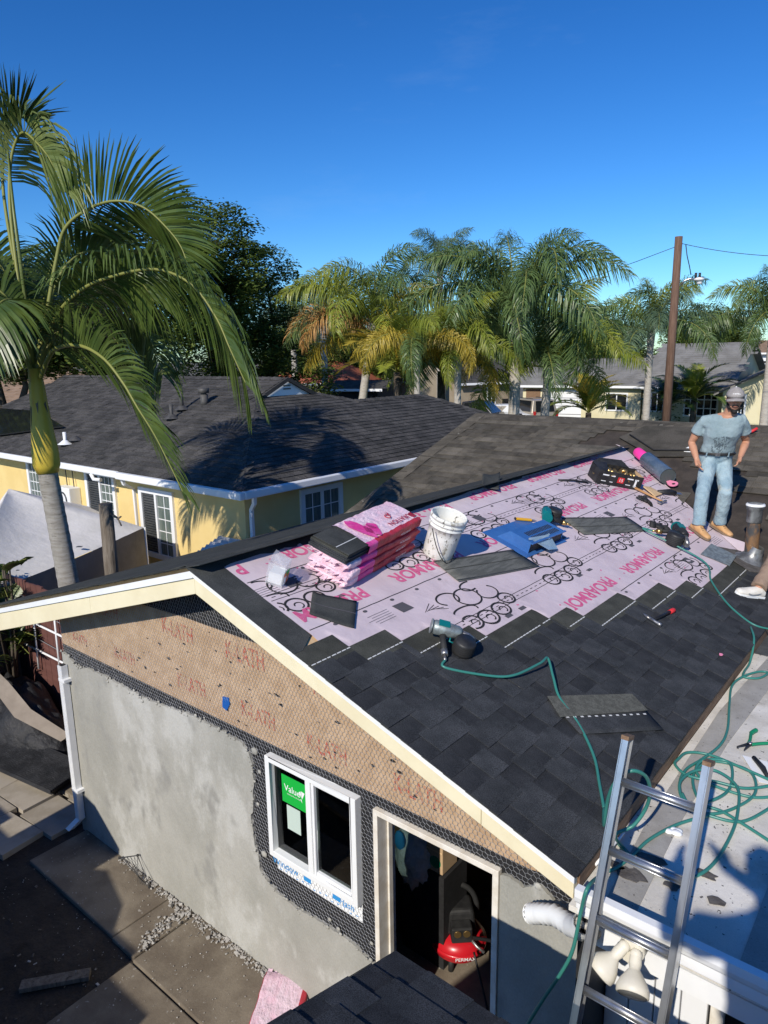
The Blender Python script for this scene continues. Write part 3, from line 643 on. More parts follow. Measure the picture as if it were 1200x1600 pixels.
for k in range(12):
    sb = S_EAVE + .012 - k * .1425; end = ENDS.get(k, 9.2 - (k < 3) * .0)
    v = end
    lens = []
    # shingles run from the rake (v = 2.675) outwards; the last one ends at the stair-step
    off = [.0, .17, .33, .5, .66, .83][k % 6]; v = 2.675; first = True
    while v < end - .03:
        L_ = (1.0 - off if first else 1.0); first = False
        if L_ < .08: continue
        L_ = min(L_, end - v)
        if end - (v + L_) < .1: L_ = end - v
        me = random.choice(SHM); L2 = min(L_, 1.0)
        if L_ > 1.0: L2 = 1.0
        m_ = me if L2 > .995 else cut_mesh(me, L2)
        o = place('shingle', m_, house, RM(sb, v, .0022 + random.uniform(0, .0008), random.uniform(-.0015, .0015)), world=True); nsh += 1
        v += L2 + .002
# dark starter strip up the rake and over the ridge
sr = MB()
sr.prism([RP(S0, 2.675, .0075), RP(1.02, 2.675, .0075), RP(1.02, 2.745, .0075), RP(.93, 2.895, .0075), RP(S0, 2.91, .0075)], n_r * -.005); sr.build('rake_starter_strip', M_['capdark'], house)
random.seed(9)
def cap_strip(v0, v1, sdn, sup, h):
    b_ = MB(); p = [LP(sup, v0, .008 + h), V((PX, v0, PZ + .020 + h)), RP(S0 + sdn, v0, .008 + h)]; q = [LP(sup, v1, .003 + h), V((PX, v1, PZ + .015 + h)), RP(S0 + sdn, v1, .003 + h)]
    b_.add(p + q, [(0, 1, 4, 3), (1, 2, 5, 4)]); d = V((0, 0, -.006)); b_.add([x + d for x in p + q], [(3, 4, 1, 0), (4, 5, 2, 1)])
    b_.add([p[0], p[1], p[2], p[0] + d, p[1] + d, p[2] + d], [(0, 3, 4, 1), (1, 4, 5, 2)]); b_.add([p[2], q[2], q[2] + d, p[2] + d], [(0, 1, 2, 3)])
    return b_.build('ridge_strip', M_['capdark'], house, fix=False)
v = 2.678
for i in range(8):
    L_ = random.uniform(.9, 1.05); cap_strip(v, min(v + L_ + .04, 10.3), .115 + random.uniform(-.02, .03) - .012 * i, .25, .0005 * (i % 2)); v += L_
# ---- lilac underlayment with its print
def step_s(v):                       # top edge of the shingles already laid, at v
    for k in range(11, 2, -1):
        if v <= ENDS[k]: return S_EAVE + .012 - k * .1425 - .337
    return 2.27
def hu(s, v):
    f = min(1, max(0, (step_s(v) - .015 - s) / .05))
    f = min(f, min(1, max(0, (step_s(v + .06) - .015 - s) / .05))) if v < 6.6 else f
    return .0005 + f * hu0(s, v)
def hu0(s, v):
    return .0055 + .0045 * noise.noise(V((s * 2.6, v * 2.1, 1.3))) + .0040 * noise.noise(V((s * 7 + v * 2.3, v * 5, 4.1))) + .0050 * max(0, .12 - abs(noise.noise(V((s * 3.1 - v * 1.4, v * 2.2 + s, 8))))) * 8 * .5
def UP_(s, v, d=0): return RP(s, v, hu(s, v) + d)
TOPS = [(2.895, .012), (3.4, .0), (4.0, .03), (4.8, .06), (5.3, .02), (6.7, -.02), (8.2, -.05), (10.3, -.06)]
def top_s(v):
    for (a, sa), (c, sc_) in zip(TOPS, TOPS[1:]):
        if a <= v <= c: return sa + (sc_ - sa) * (v - a) / (c - a) + .012 * noise.noise(V((v * 5, 0, 0)))
    return 0
def bot_s(v):   # hidden under the shingles already laid
    return step_s(v) + .09
und = thing('roof_underlayment', 'lilac roofing underlayment printed in pink and black, spread over the open half of the roof', 'underlayment', RP(1.0, 5.5))
ub = MB(); NV, NS = 190, 60; vs, fs = [], []
for i in range(NV + 1):
    v = 2.90 + (10.30 - 2.90) * i / NV
    for j in range(NS + 1):
        s = top_s(v) + (bot_s(v) - top_s(v)) * j / NS; vs.append(UP_(s, v))
for i in range(NV):
    for j in range(NS): a = i * (NS + 1) + j; fs.append((a, a + 1, a + NS + 2, a + NS + 1))
ub.add(vs, fs, 0, True); ub.build('sheet', M_['lilac'], und, fix=False)
# flap carried across the valley on to the old roof
def OSH(px, py, h=.014): p = old_at(px, py); return OPt(p.x, old_t(p), h)
def valley_y(s): x = XR + s * CT; z = ZR - s * ST; return YO + (z - ZO) / MO
fb = MB(); N_ = 24; vs, fs = [], []
outer = [(962, 696), (1020, 733), (1075, 770), (1112, 803), (1147, 834), (1163, 846), (1166, 860)]
def poly_at(t):
    f = t * (len(outer) - 1); i = min(int(f), len(outer) - 2); f -= i
    return (outer[i][0] + (outer[i + 1][0] - outer[i][0]) * f, outer[i][1] + (outer[i + 1][1] - outer[i][1]) * f)
for i in range(N_ + 1):
    t = i / N_; s_ = -.06 + 2.45 * t; a = RP(s_, valley_y(s_), .012); c = OSH(*poly_at(t), .016 + .006 * noise.noise(V((t * 9, 0, 0))))
    if c.y < a.y: c = a + V((0, .02, .004))
    vs += [a, (a + c) / 2 + V((0, 0, .002)), c]
for i in range(N_):
    for j in range(2): k = i * 3 + j; fs.append((k, k + 1, k + 4, k + 3))
fb.add(vs, fs, 0, True); fb.build('sheet_flap', M_['lilac'], und)
def ustrip(mb, pts, w, mi=0, d=.0016):      # a printed stroke following the sheet; pts in (s, v)
    for (s0, v0), (s1, v1) in zip(pts, pts[1:]):
        L_ = sqrt((s1 - s0) ** 2 + (v1 - v0) ** 2)
        if L_ < 1e-6: continue
        k = max(1, int(L_ / .06)); ns, nv = -(v1 - v0) / L_ * w / 2, (s1 - s0) / L_ * w / 2
        for i in range(k):
            t0, t1 = i / k, (i + 1) / k
            a = (s0 + (s1 - s0) * t0, v0 + (v1 - v0) * t0); c = (s0 + (s1 - s0) * t1, v0 + (v1 - v0) * t1)
            mb.add([UP_(a[0] + ns, a[1] + nv, d), UP_(c[0] + ns, c[1] + nv, d), UP_(c[0] - ns, c[1] - nv, d), UP_(a[0] - ns, a[1] - nv, d)], [(0, 1, 2, 3)])
def vis(s, v): return v > 2.92 and s > top_s(min(v, 10.2)) + .03 and s < step_s(v) - .03 and v < valley_y(s) + .0
def word(s, vr, size_s=.125, L_=.9, txt='PROARMOR'):
    vs, fs = text_mesh(txt, 1.0, .028)
    x0 = min(v.x for v in vs); x1 = max(v.x for v in vs); y0 = min(v.y for v in vs); y1 = max(v.y for v in vs)
    mb = MB(); P = []
    for v in vs:
        vv = vr - (v.x - x0) / (x1 - x0) * L_; ss = s + ((v.y - y0) / (y1 - y0) - .5) * size_s; P.append((ss, vv))
    keep = [f for f in fs if all(vis(*P[i]) for i in f)]
    if not keep: return
    mb.add([UP_(a, c, .0018) for a, c in P], keep); mb.build('lettering', M_['pinkink'], und, fix=False, kind='stuff')
for k in range(6):
    word(.13 - .012 * k, 3.02 + 1.215 * k + .05 * min(k, 3), .13)
    word(.755, 3.60 + 1.215 * k); word(1.72, 4.60 + 1.21 * k)
random.seed(4)
sq_ = MB()
for s_ in (.285, .895, 1.858): ustrip(sq_, [(s_, 2.92), (s_, min(valley_y(s_), 9.9))], .007)
for s_, dash in ((.50, 1), (1.40, 1)):
    for e in (-.032, .032): ustrip(sq_, [(s_ + e, 2.92), (s_ + e, valley_y(s_) - .05)], .005)
    v = 2.95
    while v < valley_y(s_) - .1: ustrip(sq_, [(s_, v), (s_, v + .035)], .006); v += .075
sq_.build('printed_line', M_['blackink'], und, fix=False, kind='stuff')
dt_ = MB()
for s_ in (.315, .930, 1.893):
    v = 3.12
    while v < valley_y(s_) - .1:
        P = [UP_(s_ + .013 * cos(2 * pi * q / 10), v + .020 * sin(2 * pi * q / 10), .0017) for q in range(10)]; dt_.add(P, [tuple(range(10))]); v += .29
for s0_, off in ((1.03, 3.70), (.42, 3.2), (1.99, 5.9)):
    for k in range(6):
        v = off + 1.21 * k
        if vis(s0_, v + .2): dt_.add([UP_(s0_ - .045, v - .07, .0017), UP_(s0_ - .045, v + .05, .0017), UP_(s0_ + .05, v + .07, .0017), UP_(s0_ + .05, v - .05, .0017)], [(0, 1, 2, 3)])
        for q in range(5):
            if vis(s0_ + .05, v - .1): ustrip(dt_, [(s0_ - .04 + q * .022, v - .13), (s0_ - .04 + q * .022, v - .13 - random.uniform(.16, .34))], .0035)
dt_.build('printed_mark', M_['greyink'], und, fix=False, kind='stuff')
pd = MB()
for _ in range(70):
    s_, v = random.uniform(.1, 2.1), random.uniform(3, 8.8)
    if vis(s_, v): ustrip(pd, [(s_, v), (s_ + random.uniform(-.01, .01), v + .022)], .012)
pd.build('pink_mark', M_['pinkink'], und, fix=False, kind='stuff')
# plain scroll ornament in black outline
def scroll(cs, cv, sc=1.0, flip=1):
    mb = MB()
    def loop(ds_, dv_, rs, rv, w=.013, a0=0, a1=2 * pi, tilt=0):
        pts = []
        for q in range(21):
            a = a0 + (a1 - a0) * q / 20; x, y = rs * cos(a), rv * sin(a); pts.append((cs + sc * (ds_ + x * cos(tilt) - y * sin(tilt)), cv + sc * (dv_ + x * sin(tilt) + y * cos(tilt))))
        pts = [p for p in pts]
        if all(vis(*p) for p in pts): ustrip(mb, pts, w * sc * 1.35)
        else:
            for p, q in zip(pts, pts[1:]):
                if vis(*p) and vis(*q): ustrip(mb, [p, q], w * sc * 1.35)
    for ds_, dv_, rs, rv, a0, a1 in ((-.13, -.20, .07, .11, .5, 5.6), (-.07, -.02, .10, .125, 0, 6.28), (-.03, .20, .075, .11, -2.6, 2.4), (.04, -.20, .05, .13, 1.2, 4.6), (-.16, .12, .05, .10, 2.6, 6.6)): loop(ds_, dv_, rs, rv, .011, a0, a1, .3 * dv_)
    for q in range(5):
        p0 = (cs + sc * (-.17 + .03 * q), cv + sc * (-.38 + .02 * q)); p1 = (p0[0] - sc * .03 * (q - 2), p0[1] - sc * .12)
        if vis(*p0) and vis(*p1): ustrip(mb, [p0, p1], .005)
    for ds_, dv_, r_ in ((.15, -.27, .07), (.175, -.10, .075), (.165, .09, .07), (.10, .27, .065)):
        loop(ds_, dv_, r_, r_ * 1.25, .013); loop(ds_ + .012, dv_ + .012, r_ * .45, r_ * .5, .008, 0, 4.6)
    if mb.f: mb.build('scroll_print', M_['blackink'], und, fix=False, kind='stuff')
    k2 = MB()
    for q in range(2):
        s_, v = cs + .235 * sc, cv + (.02 + .2 * q) * sc
        if vis(s_ + .03, v + .08): k2.add([UP_(s_, v, .0017), UP_(s_ + .03, v + .01, .0017), UP_(s_ + .03, v + .09, .0017), UP_(s_, v + .08, .0017)], [(0, 1, 2, 3)])
    if k2.f: k2.build('scroll_print', M_['greyink'], und, fix=False, kind='stuff')
for k in range(5): scroll(1.27, 4.30 + 1.21 * k, 1.0)
for k in range(6): scroll(.48, 3.14 + 1.21 * k, .92)
scroll(2.06, 6.95, .9)
# ================================================================ FLAT ROOF ANNEX beside the addition
annex = thing('flat_roof_annex', 'low annex with a stained white flat roof, white gutter and white boarded wall', 'annex', (1.0, 4.5, 0))
fb = MB(); fb.bb((-1.127, 2.634, 2.25), (3.6, 6.10, 2.28)); fb.build('flat_roof', M_['flat'], annex)
fs_ = MB(); fs_.prism([(x, y, 2.280) for x, y in ((-1.0, 2.67), (-.866, 2.67), (-.915, 3.5), (-.93, 4.5), (-.895, 5.44), (-.87, 6.08), (-1.02, 6.08), (-1.085, 4.9), (-1.055, 3.4))], (0, 0, .004)); fs_.build('roof_strip', M_['flatstrip'], annex)
fs_ = MB(); fs_.prism([(x, y, 2.280) for x, y in ((-.45, 2.76), (-.33, 2.76), (-.36, 6.08), (-.48, 6.08))], (0, 0, .004)); fs_.build('roof_strip', M_['flatstrip'], annex)
for cx, cy, r in ((-.98, 2.98, .055), (-.93, 3.13, .05), (-.80, 3.03, .03), (-.70, 3.2, .035), (-.62, 3.05, .03), (-1.06, 3.0, .03)):
    p = MB(); p.prism([(cx + r * random.uniform(.6, 1.3) * cos(2 * pi * k / 13) * 1.3, cy + r * random.uniform(.6, 1.2) * sin(2 * pi * k / 13), 2.284) for k in range(13)], (0, 0, .004)); p.build('tar_patch', M_['patch'], annex)
rr = MB(); rr.bb((-1.18, 6.10, 2.18), (3.6, 7.5, 2.284)); rr.build('dark_roll_roof', M_['rollroof'], annex)
# gutter, K profile, open on top
gu = MB()
prof = [(2.722, 2.245), (2.640, 2.245), (2.632, 2.262), (2.632, 2.285), (2.615, 2.300), (2.615, 2.325), (2.598, 2.345), (2.590, 2.372), (2.590, 2.412), (2.628, 2.412), (2.628, 2.36)]
vs = [(-1.085, y, z) for y, z in prof] + [(3.6, y, z) for y, z in prof]; n_ = len(prof)
gu.add(vs, [(i, i + 1, n_ + i + 1, n_ + i) for i in range(n_ - 1)]); gu.add([(-1.085, y, z) for y, z in prof], [tuple(range(n_))])
go = gu.build('gutter', M_['white_metal'], annex); so_ = go.modifiers.new('solid', 'SOLIDIFY'); so_.thickness = .003
gl = MB(); gl.bb((-1.085, 2.640, 2.281), (3.6, 2.665, 2.287)); gl.build('edge_shadow', M_['patch'], annex)  # dark strip standing in for the thin shadow behind the gutter lip
fbd = MB(); fbd.bb((-1.09, 2.726, 2.05), (3.6, 2.739, 2.155)); fbd.build('fascia_board', M_['white_metal'], annex)
cr_ = MB(); cr_.bb((-1.105, 2.70, 1.0), (-1.06, 3.0, 2.24)); cr_.build('corner_board', M_['black'], annex)
for k in range(4):
    x0 = -1.055 + k * .118
    q = MB(); q.bb((x0, 2.955, .05), (x0 + .112, 2.985, 2.16)); bevel(q.build('wall_board', M_['whitetrim'], annex), .005)
q = MB(); q.bb((-1.10, 2.99, 0), (3.6, 3.08, 2.16)); q.build('annex_wall', M_['felt'], annex)
q = MB(); q.bb((-.575, 2.95, 0), (-.52, 2.988, 2.16)); q.build('door_jamb', M_['raw_trim'], annex)
q = MB(); q.bb((-.40, 2.955, .05), (.6, 2.985, 2.02)); q.build('screen_door', M_['black'], annex)
fd = MB()                                   # fluted drain elbow
path = [V((-1.06, 2.66, 2.20)), V((-1.10, 2.70, 2.12)), V((-1.17, 2.76, 2.055)), V((-1.27, 2.81, 2.02)), V((-1.36, 2.83, 1.965)), V((-1.42, 2.84, 1.925))]
pts, rs = [], []
for a, c in zip(path, path[1:]):
    for i in range(6): pts.append(a.lerp(c, i / 6)); rs.append(.043 if i % 2 else .052)
pts.append(path[-1]); rs.append(.05)
fd.tube(pts, rs, 12, 0, False); fdo = fd.build('flexible_drain_elbow', M_['vinyl'], annex)
m2 = MB(); m2.tube([path[-1], path[-1] + V((-.004, 0, -.002))], .047, 12); m2.build('elbow_mouth', M_['black'], fdo)
bs = MB()
for _ in range(40):
    bs.ball((random.uniform(-1.12, -1.02), 2.70 + random.uniform(-.03, .05), 2.13 + random.uniform(-.03, .04)), random.uniform(.008, .02), 6)
bs.build('mortar_dab', M_['rubble'], annex, kind='stuff')

# twin floodlight under the gutter
fl_ = thing('floodlight', 'twin aged white floodlight lamps fixed below the white gutter behind the ladder', 'floodlight', (-.85, 2.70, 2.19))
q = MB(); q.cyl((-.845, 2.70, 2.19), (-.845, 2.635, 2.19), .055, 18); q.build('mounting_plate', M_['floodwhite'], fl_)
for base, head in (((-.868, 2.625, 2.215), (-.955, 2.50, 2.09)), ((-.815, 2.625, 2.205), (-.772, 2.47, 2.10))):
    a, c = V(base), V(head); d = (c - a).normalized()
    k = MB(); k.ball(a, .027, 10); k.tube([a + V((.02, .01, 0)), a - V((.02, -.01, 0))], .014, 8); kn = k.build('knuckle', M_['floodwhite'], fl_)
    Mx = frame(a, *[tuple(x) for x in (d.orthogonal().normalized(), d.cross(d.orthogonal().normalized()), d)])
    k = MB(); k.lathe([(.024, .0), (.026, .035), (.022, .055), (.03, .065), (.055, .10), (.066, .125), (.066, .150), (.060, .153)], 20, 0, Mx); k.build('lamp_housing', M_['floodwhite'], fl_)
    k = MB(); k.lathe([(.0, .162), (.03, .161), (.056, .156), (.060, .15)], 20, 0, Mx); k.build('lamp_lens', M_['floodglass'], fl_)
# ================================================================ LADDER
lad = thing('ladder', 'aluminium ladder leaning on the white gutter with a green hose looped over it', 'ladder', (-.84, 1.67, 0))
LA = radians(70); ldir = V((0, cos(LA), sin(LA))); lnorm = V((0, -sin(LA), cos(LA)))
lc_ = lnorm.dot(V((0, 2.548, 2.412))); ltop = [atp(977, 1152, lnorm, lc_), atp(1112, 1195, lnorm, lc_)]
for i, tp_ in enumerate(ltop):
    L_ = ltop[0].z / sin(LA) - .02; sg = 1 if i == 0 else -1
    Mx = frame(tp_ - ldir * L_, (1, 0, 0), tuple(lnorm), tuple(ldir))
    r_ = MB(); r_.bb((-.003, -.034, 0), (.003, .034, L_), 0, Mx); r_.bb((0 if sg > 0 else -.026, -.034, 0), (.026 if sg > 0 else 0, -.030, L_), 0, Mx); r_.bb((0 if sg > 0 else -.026, .030, 0), (.026 if sg > 0 else 0, .034, L_), 0, Mx)
    ro = r_.build('rail', M_['alu'], lad)
    c_ = MB(); c_.bb((-.005 if sg > 0 else -.027, -.036, L_ - .006), (.027 if sg > 0 else .005, .036, L_ + .012), 0, Mx); c_.build('end_cap', M_['barewood'], ro)
for k in range(10):
    d = .185 + k * .29
    if d > 3: break
    a = ltop[0] - ldir * d + V((.003, 0, 0)); c = ltop[1] - ldir * d - V((.003, 0, 0))
    r_ = MB(); r_.tube([a, c], .0165, 10, 0, True, None, True)
    for q in range(5): ang = q * 2 * pi / 5; r_.tube([a + V((0, .017 * cos(ang), .017 * sin(ang))), c + V((0, .017 * cos(ang), .017 * sin(ang)))], .0025, 4)
    r_.build('rung', M_['alu'], lad)
# ================================================================ ROOF THE VIEWER STANDS ON (near corner in view)
porch = thing('near_house', 'near house corner with black curling shingles at the bottom edge of the picture', 'house', (1.2, -.5, 0))
EX0, EY, EZ, EP = -1.485, 1.812, 2.42, .342
EA = atan(EP); ce, se = cos(EA), sin(EA)
def EP_(x, t, h=0): return V((x, EY - t * ce + h * se * 1, EZ + t * se + h * ce))
q = MB(); n_e = V((0, se, ce))
q.prism([EP_(EX0 + .02, .02, -.004), EP_(4, .02, -.004), EP_(4, 3.6, -.004), EP_(EX0 + .02, 3.6, -.004)], n_e * -.03)
q.prism([V((EX0 + .02, EY - 3.6 * ce, EZ + 3.6 * se - .01)), V((4, EY - 3.6 * ce, EZ + 3.6 * se - .01)), V((4, EY - 7.2 * ce, EZ)), V((EX0 + .02, EY - 7.2 * ce, EZ))], n_e * -.03); q.build('roof_deck', M_['browndeck'], porch)
q = MB(); q.bb((-1.1, -4.6, 0), (3.8, 1.45, 2.30)); q.prism([(-1.1, 1.45, 2.30), (-1.1, -4.6, 2.30), (-1.1, -1.57, 3.35)], (4.9, 0, 0)); q.build('wall', M_['stucco'], porch)
q = MB(); q.bb((EX0 + .02, EY - .03, EZ - .15), (4, EY - .005, EZ - .012)); q.build('eave_board', M_['cream'], porch)
q = MB(); q.prism([EP_(EX0 + .02, .03, -.006), EP_(EX0 + .02, 3.6, -.006), EP_(EX0 + .02, 3.6, -.15), EP_(EX0 + .02, .03, -.15)], (.03, 0, 0)); q.build('barge_board', M_['cream'], porch)
random.seed(8)
for k in range(12):
    t = -.012 + k * .1425; x = EX0 - random.choice((0, .3, .55, .8)) * 0 ; off = (0, .4, .7, .2)[k % 4]; x = EX0; first = True
    while x < 1.6:
        L_ = 1 - off if first and off else 1.0; first = False
        me = random.choice(SHM); m_ = me if L_ > .99 else cut_mesh(me, L_)
        # local x along +X needs the slope to rise to -Y: mirror the run
        o = place('shingle', m_, porch, frame(EP_(x + L_, t, .003), (-1, 0, 0), (0, -ce, se), (0, se, ce)) @ RX(-.004 - .014 * random.random()) @ RZ(random.uniform(-.006, .006)), world=True)
        x += L_ + .003
# shed to the left, out of frame, whose roof shades the yard
shed = thing('garden_shed', 'low flat roofed shed standing behind the viewer on the dirt yard', 'shed', (-7, -2.5, 0))
q = MB(); q.bb((-12.5, -4.5, 2.30), (-3.95, -.98, 2.38)); q.bb((-3.95, -4.5, 2.30), (-3.38, -1.25, 2.38)); q.bb((-12.5, -.98, 2.30), (-6.5, -.82, 2.38)); q.prism([(-5.6, -.98, 2.30), (-4.3, -.98, 2.30), (-4.5, -.78, 2.30), (-5.0, -.64, 2.30)], (0, 0, .08)); q.build('roof', M_['capdark'], shed)
q = MB(); q.bb((-12.2, -4.3, 0), (-3.9, -1.4, 2.30)); q.build('wall', M_['stucco'], shed)
q = MB(); q.bb((-6.15, -.98, 2.0), (-5.25, .02, 2.10)); q.prism([(-6.25, -.9, 2.10), (-5.2, -.9, 2.10), (-5.2, .06, 2.10), (-5.6, .12, 2.36), (-6.1, .08, 2.48), (-6.25, .0, 2.48)], (0, -.05, 0)); q.bb((-6.1, -.6, 0), (-5.32, -.05, 2.0)); q.build('shade_block', M_['stumpwood'], shed)  # unseen block added here, shaped to throw the shadow on the gable wall

# ================================================================ OLD MAIN ROOF behind the addition
old = thing('old_house', 'older house with a weathered brown grey shingle roof behind the addition', 'house', (-2.5, 11, 0))
n_o = V((0, -sin(TO), cos(TO)))
q = MB(); q.prism([OPt(-6.93, 0, -.006), OPt(4, 0, -.006), OPt(4, 4.14, -.006), OPt(-6.93, 4.14, -.006)], n_o * -.04)
q.prism([V((-6.93, YRIDGE, ZRIDGE - .006)), V((4, YRIDGE, ZRIDGE - .006)), V((4, YRIDGE + 4, ZRIDGE - 1.4)), V((-6.93, YRIDGE + 4, ZRIDGE - 1.4))], (0, 0, -.04)); q.build('roof_deck', M_['browndeck'], old)
q = MB(); q.bb((-6.5, 7.6, 0), (3.6, 14.6, 2.3)); q.prism([(-6.5, 7.6, 2.30), (-6.5, 14.6, 2.30), (-6.5, 11.1, 3.5)], (.1, 0, 0)); q.build('wall', M_['stucco'], old)
def new_h(x): return min(ZR - MR * (x - XR), PZ - ML * (PX - x))
flap_pts = [old_at(*p) for p in ((962, 696), (1020, 733), (1075, 770), (1112, 803), (1147, 834), (1163, 846), (1166, 872))]
def near_flap(p, r):
    for a, c in zip(flap_pts, flap_pts[1:]):
        for i in range(4):
            q_ = a.lerp(c, i / 4)
            if (p - q_).length < r: return True
    return False
def old_mesh(seed):
    random.seed(seed); b_ = MB(); ex, Hh = .1425, .30; zz = lambda y: .011 - (y / Hh) * .009
    def slab(x0, x1, y0, y1, z0, z1, th, mi):
        b_.add([(x0, y0, z0), (x1, y0, z0), (x1, y1, z1), (x0, y1, z1), (x0, y0, z0 - th), (x1, y0, z0 - th)], [(0, 1, 2, 3), (0, 4, 5, 1)], mi)
    slab(0, 1, 0, Hh, zz(0), zz(Hh), .007, 1); x = 0
    while x < .98:
        w = min(random.choice((.14, .18, .22, .3, .34)), 1 - x)
        if random.random() < .68 or x == 0: slab(x + .003, x + w - .003, -.004 * random.random(), ex + .02, zz(0) + .007, zz(ex) + .003, .007, 0)
        x += w
    return b_.mesh('shingle', [M_['oldsh'], M_['oldsh2']], fix=False)
OLM = [old_mesh(300 + k) for k in range(6)]
random.seed(31); cnt = 0
for k in range(27):
    t = .22 + k * .1425; x = -6.97 + (.0, .31, .62, .15, .47)[k % 5] - .62 * (k % 2)
    while x < .6:
        x0 = max(x, -6.97); L_ = x + 1 - x0
        c_ = OPt(x0 + L_ / 2, t - .1, 0)
        keep = L_ > .1 and not (c_.y < 10.4 and c_.z < new_h(c_.x) - .16)
        if keep and c_.x > -4.3:
            # stripped zone beside the open valley: only brown felt left
            if near_flap(c_ + V((-.25, 0, 0)), .50 + .12 * random.random()) or (c_.y < 8.3 and c_.x < -1.2 + .3 * random.random()): keep = False
        if keep:
            me = random.choice(OLM); place('shingle', me if L_ > .99 else cut_mesh(me, L_), old, OM(x0, t, .001 + .002 * random.random(), random.uniform(-.004, .004)), world=True); cnt += 1
        x += 1.003
for i in range(34):
    x = -6.95 + i * .235
    q = MB(); p = [V((x, YRIDGE - .15, ZRIDGE - .034)), V((x, YRIDGE, ZRIDGE + .018)), V((x, YRIDGE + .15, ZRIDGE - .034)), V((x + .30, YRIDGE - .15, ZRIDGE - .042)), V((x + .30, YRIDGE, ZRIDGE + .010)), V((x + .30, YRIDGE + .15, ZRIDGE - .042))]
    q.add(p + [v_ + V((0, 0, -.008)) for v_ in p], [(0, 1, 4, 3), (1, 2, 5, 4), (0, 6, 7, 1), (1, 7, 8, 2), (0, 3, 9, 6), (2, 8, 11, 5), (3, 4, 10, 9), (4, 5, 11, 10)]); q.build('ridge_cap', M_['oldsh'], old, fix=False)
q = MB()                                        # woven strip along the left rake
for k in range(30):
    t = .05 + k * .1425
    if t > 4.1: break
    q.box((0, 0, 0), (.24, .15, .006), OM(-6.86, t, .015 + .004 * (k % 2)))
q.build('rake_shingles', M_['oldsh'], old, kind='stuff')
# loose felt-edged cap pieces left by the ridge
for pts_, h in (([(968, 686), (1020, 716), (1100, 716), (1118, 700), (1106, 672), (1010, 668)], .03), ([(985, 684), (1022, 708), (1096, 709), (1110, 692), (1100, 672), (1012, 671)], .045)):
    q = MB(); P = [old_at(*p) for p in pts_]; q.prism([OPt(p.x, old_t(p), h) for p in P], n_o * -.012); o = q.build('lifted_cap_sheet', [M_['oldsh2']], old)
q = MB(); P = [OPt(old_at(*p).x, old_t(old_at(*p)), .047) for p in [(985, 684), (1022, 708), (1096, 709), (1110, 692)]]
q.tube(P, .012, 5); q.build('torn_edge', M_['felt'], old)
# ================================================================ VENT PIPE
vp_ = thing('vent_pipe', 'stained vent pipe with a white capped top at the valley of the roof', 'vent pipe', RP(2.40, 7.95))
b0 = RP(2.40, 7.95)
q = MB(); q.lathe([(.066, -.1), (.066, .30), (.063, .36), (.062, .43)], 18, 0, T(b0)); q.build('pipe', M_['rust'], vp_)
q = MB(); q.lathe([(.070, .42), (.074, .43), (.074, .55), (.080, .555), (.088, .60), (.086, .615), (.07, .612), (.068, .5)], 18, 0, T(b0)); q.build('collar', M_['lead'], vp_)
q = MB(); q.lathe([(.0, .59), (.072, .592)], 18, 0, T(b0)); q.lathe([(.074, .618), (.090, .612), (.092, .595)], 18, 0, T(b0)); q.build('cap_plaster', M_['white'], vp_)
q = MB(); q.lathe([(.20, .004), (.13, .03), (.085, .09), (.072, .17)], 16, 0, RM(2.40, 7.95, .004)); q.build('boot', M_['lead'], vp_)
q = MB(); pts = [RP(2.40 + .30 * random.uniform(.7, 1.2) * cos(a * pi / 7), 7.88 + .27 * random.uniform(.7, 1.2) * sin(a * pi / 7), .022) for a in range(14)]
q.prism(pts, n_r * -.006); q.build('flashing', M_['patch'], vp_)
lf = thing('lead_sheet', 'bent grey lead sheet lying between the boots and the vent pipe', 'metal sheet', RP(2.16, 7.65))
q = MB(); q.add([RP(2.02, 7.42, .02), RP(2.30, 7.50, .012), RP(2.28, 7.78, .05), RP(2.02, 7.72, .07)], [(0, 1, 2, 3)]); o = q.build('bent_sheet', M_['greysteel'], lf); o.modifiers.new('solid', 'SOLIDIFY').thickness = .003
# ================================================================ YELLOW HOUSE
yh = thing('yellow_house', 'yellow stucco house with white gutters and a charcoal hip roof left of the building site', 'house', (-12, 10, 0))
YP = .42; CX, CY, CZ = -8.96, 7.28, 2.6
def pin(P, poly):
    x, y = P; c = False; j = len(poly) - 1
    for i in range(len(poly)):
        if (poly[i][1] > y) != (poly[j][1] > y) and x < (poly[j][0] - poly[i][0]) * (y - poly[i][1]) / (poly[j][1] - poly[i][1]) + poly[i][0]: c = not c
        j = i
    return c
def shingle_field(mb, poly, o, u, up, row=.1425, wmin=.16, wmax=.36, lift=.017, mis=(0, 1), pd=.6):
    """rows of single shingle tabs over the plane polygon poly (3D), u along the eave, up the slope"""
    u = V(u).normalized(); up = V(up).normalized(); n = u.cross(up); n = n if n.z > 0 else -n; o = V(o)
    P2 = [((V(p) - o).dot(u), (V(p) - o).dot(up)) for p in poly]
    x0, x1 = min(p[0] for p in P2), max(p[0] for p in P2); y0, y1 = min(p[1] for p in P2), max(p[1] for p in P2)
    y = y0
    while y < y1:
        x = x0 - random.random() * .3
        while x < x1:
            w = random.uniform(wmin, wmax)
            if pin((x + w / 2, y + row / 2), P2):
                l = lift * random.uniform(.6, 1.3); mi = mis[0] if random.random() < pd else mis[1]
                a = o + u * x + up * y; b_ = o + u * (x + w - .004) + up * y; c = b_ + up * (row + .02); d = a + up * (row + .02)
                mb.add([a + n * l, b_ + n * l, c + n * .001, d + n * .001, a - n * .004, b_ - n * .004], [(0, 1, 2, 3), (0, 4, 5, 1)], mi)
            x += w
        y += row
random.seed(77)
A_ = (CX, CY, CZ); hipz = CZ + YP * 3.04
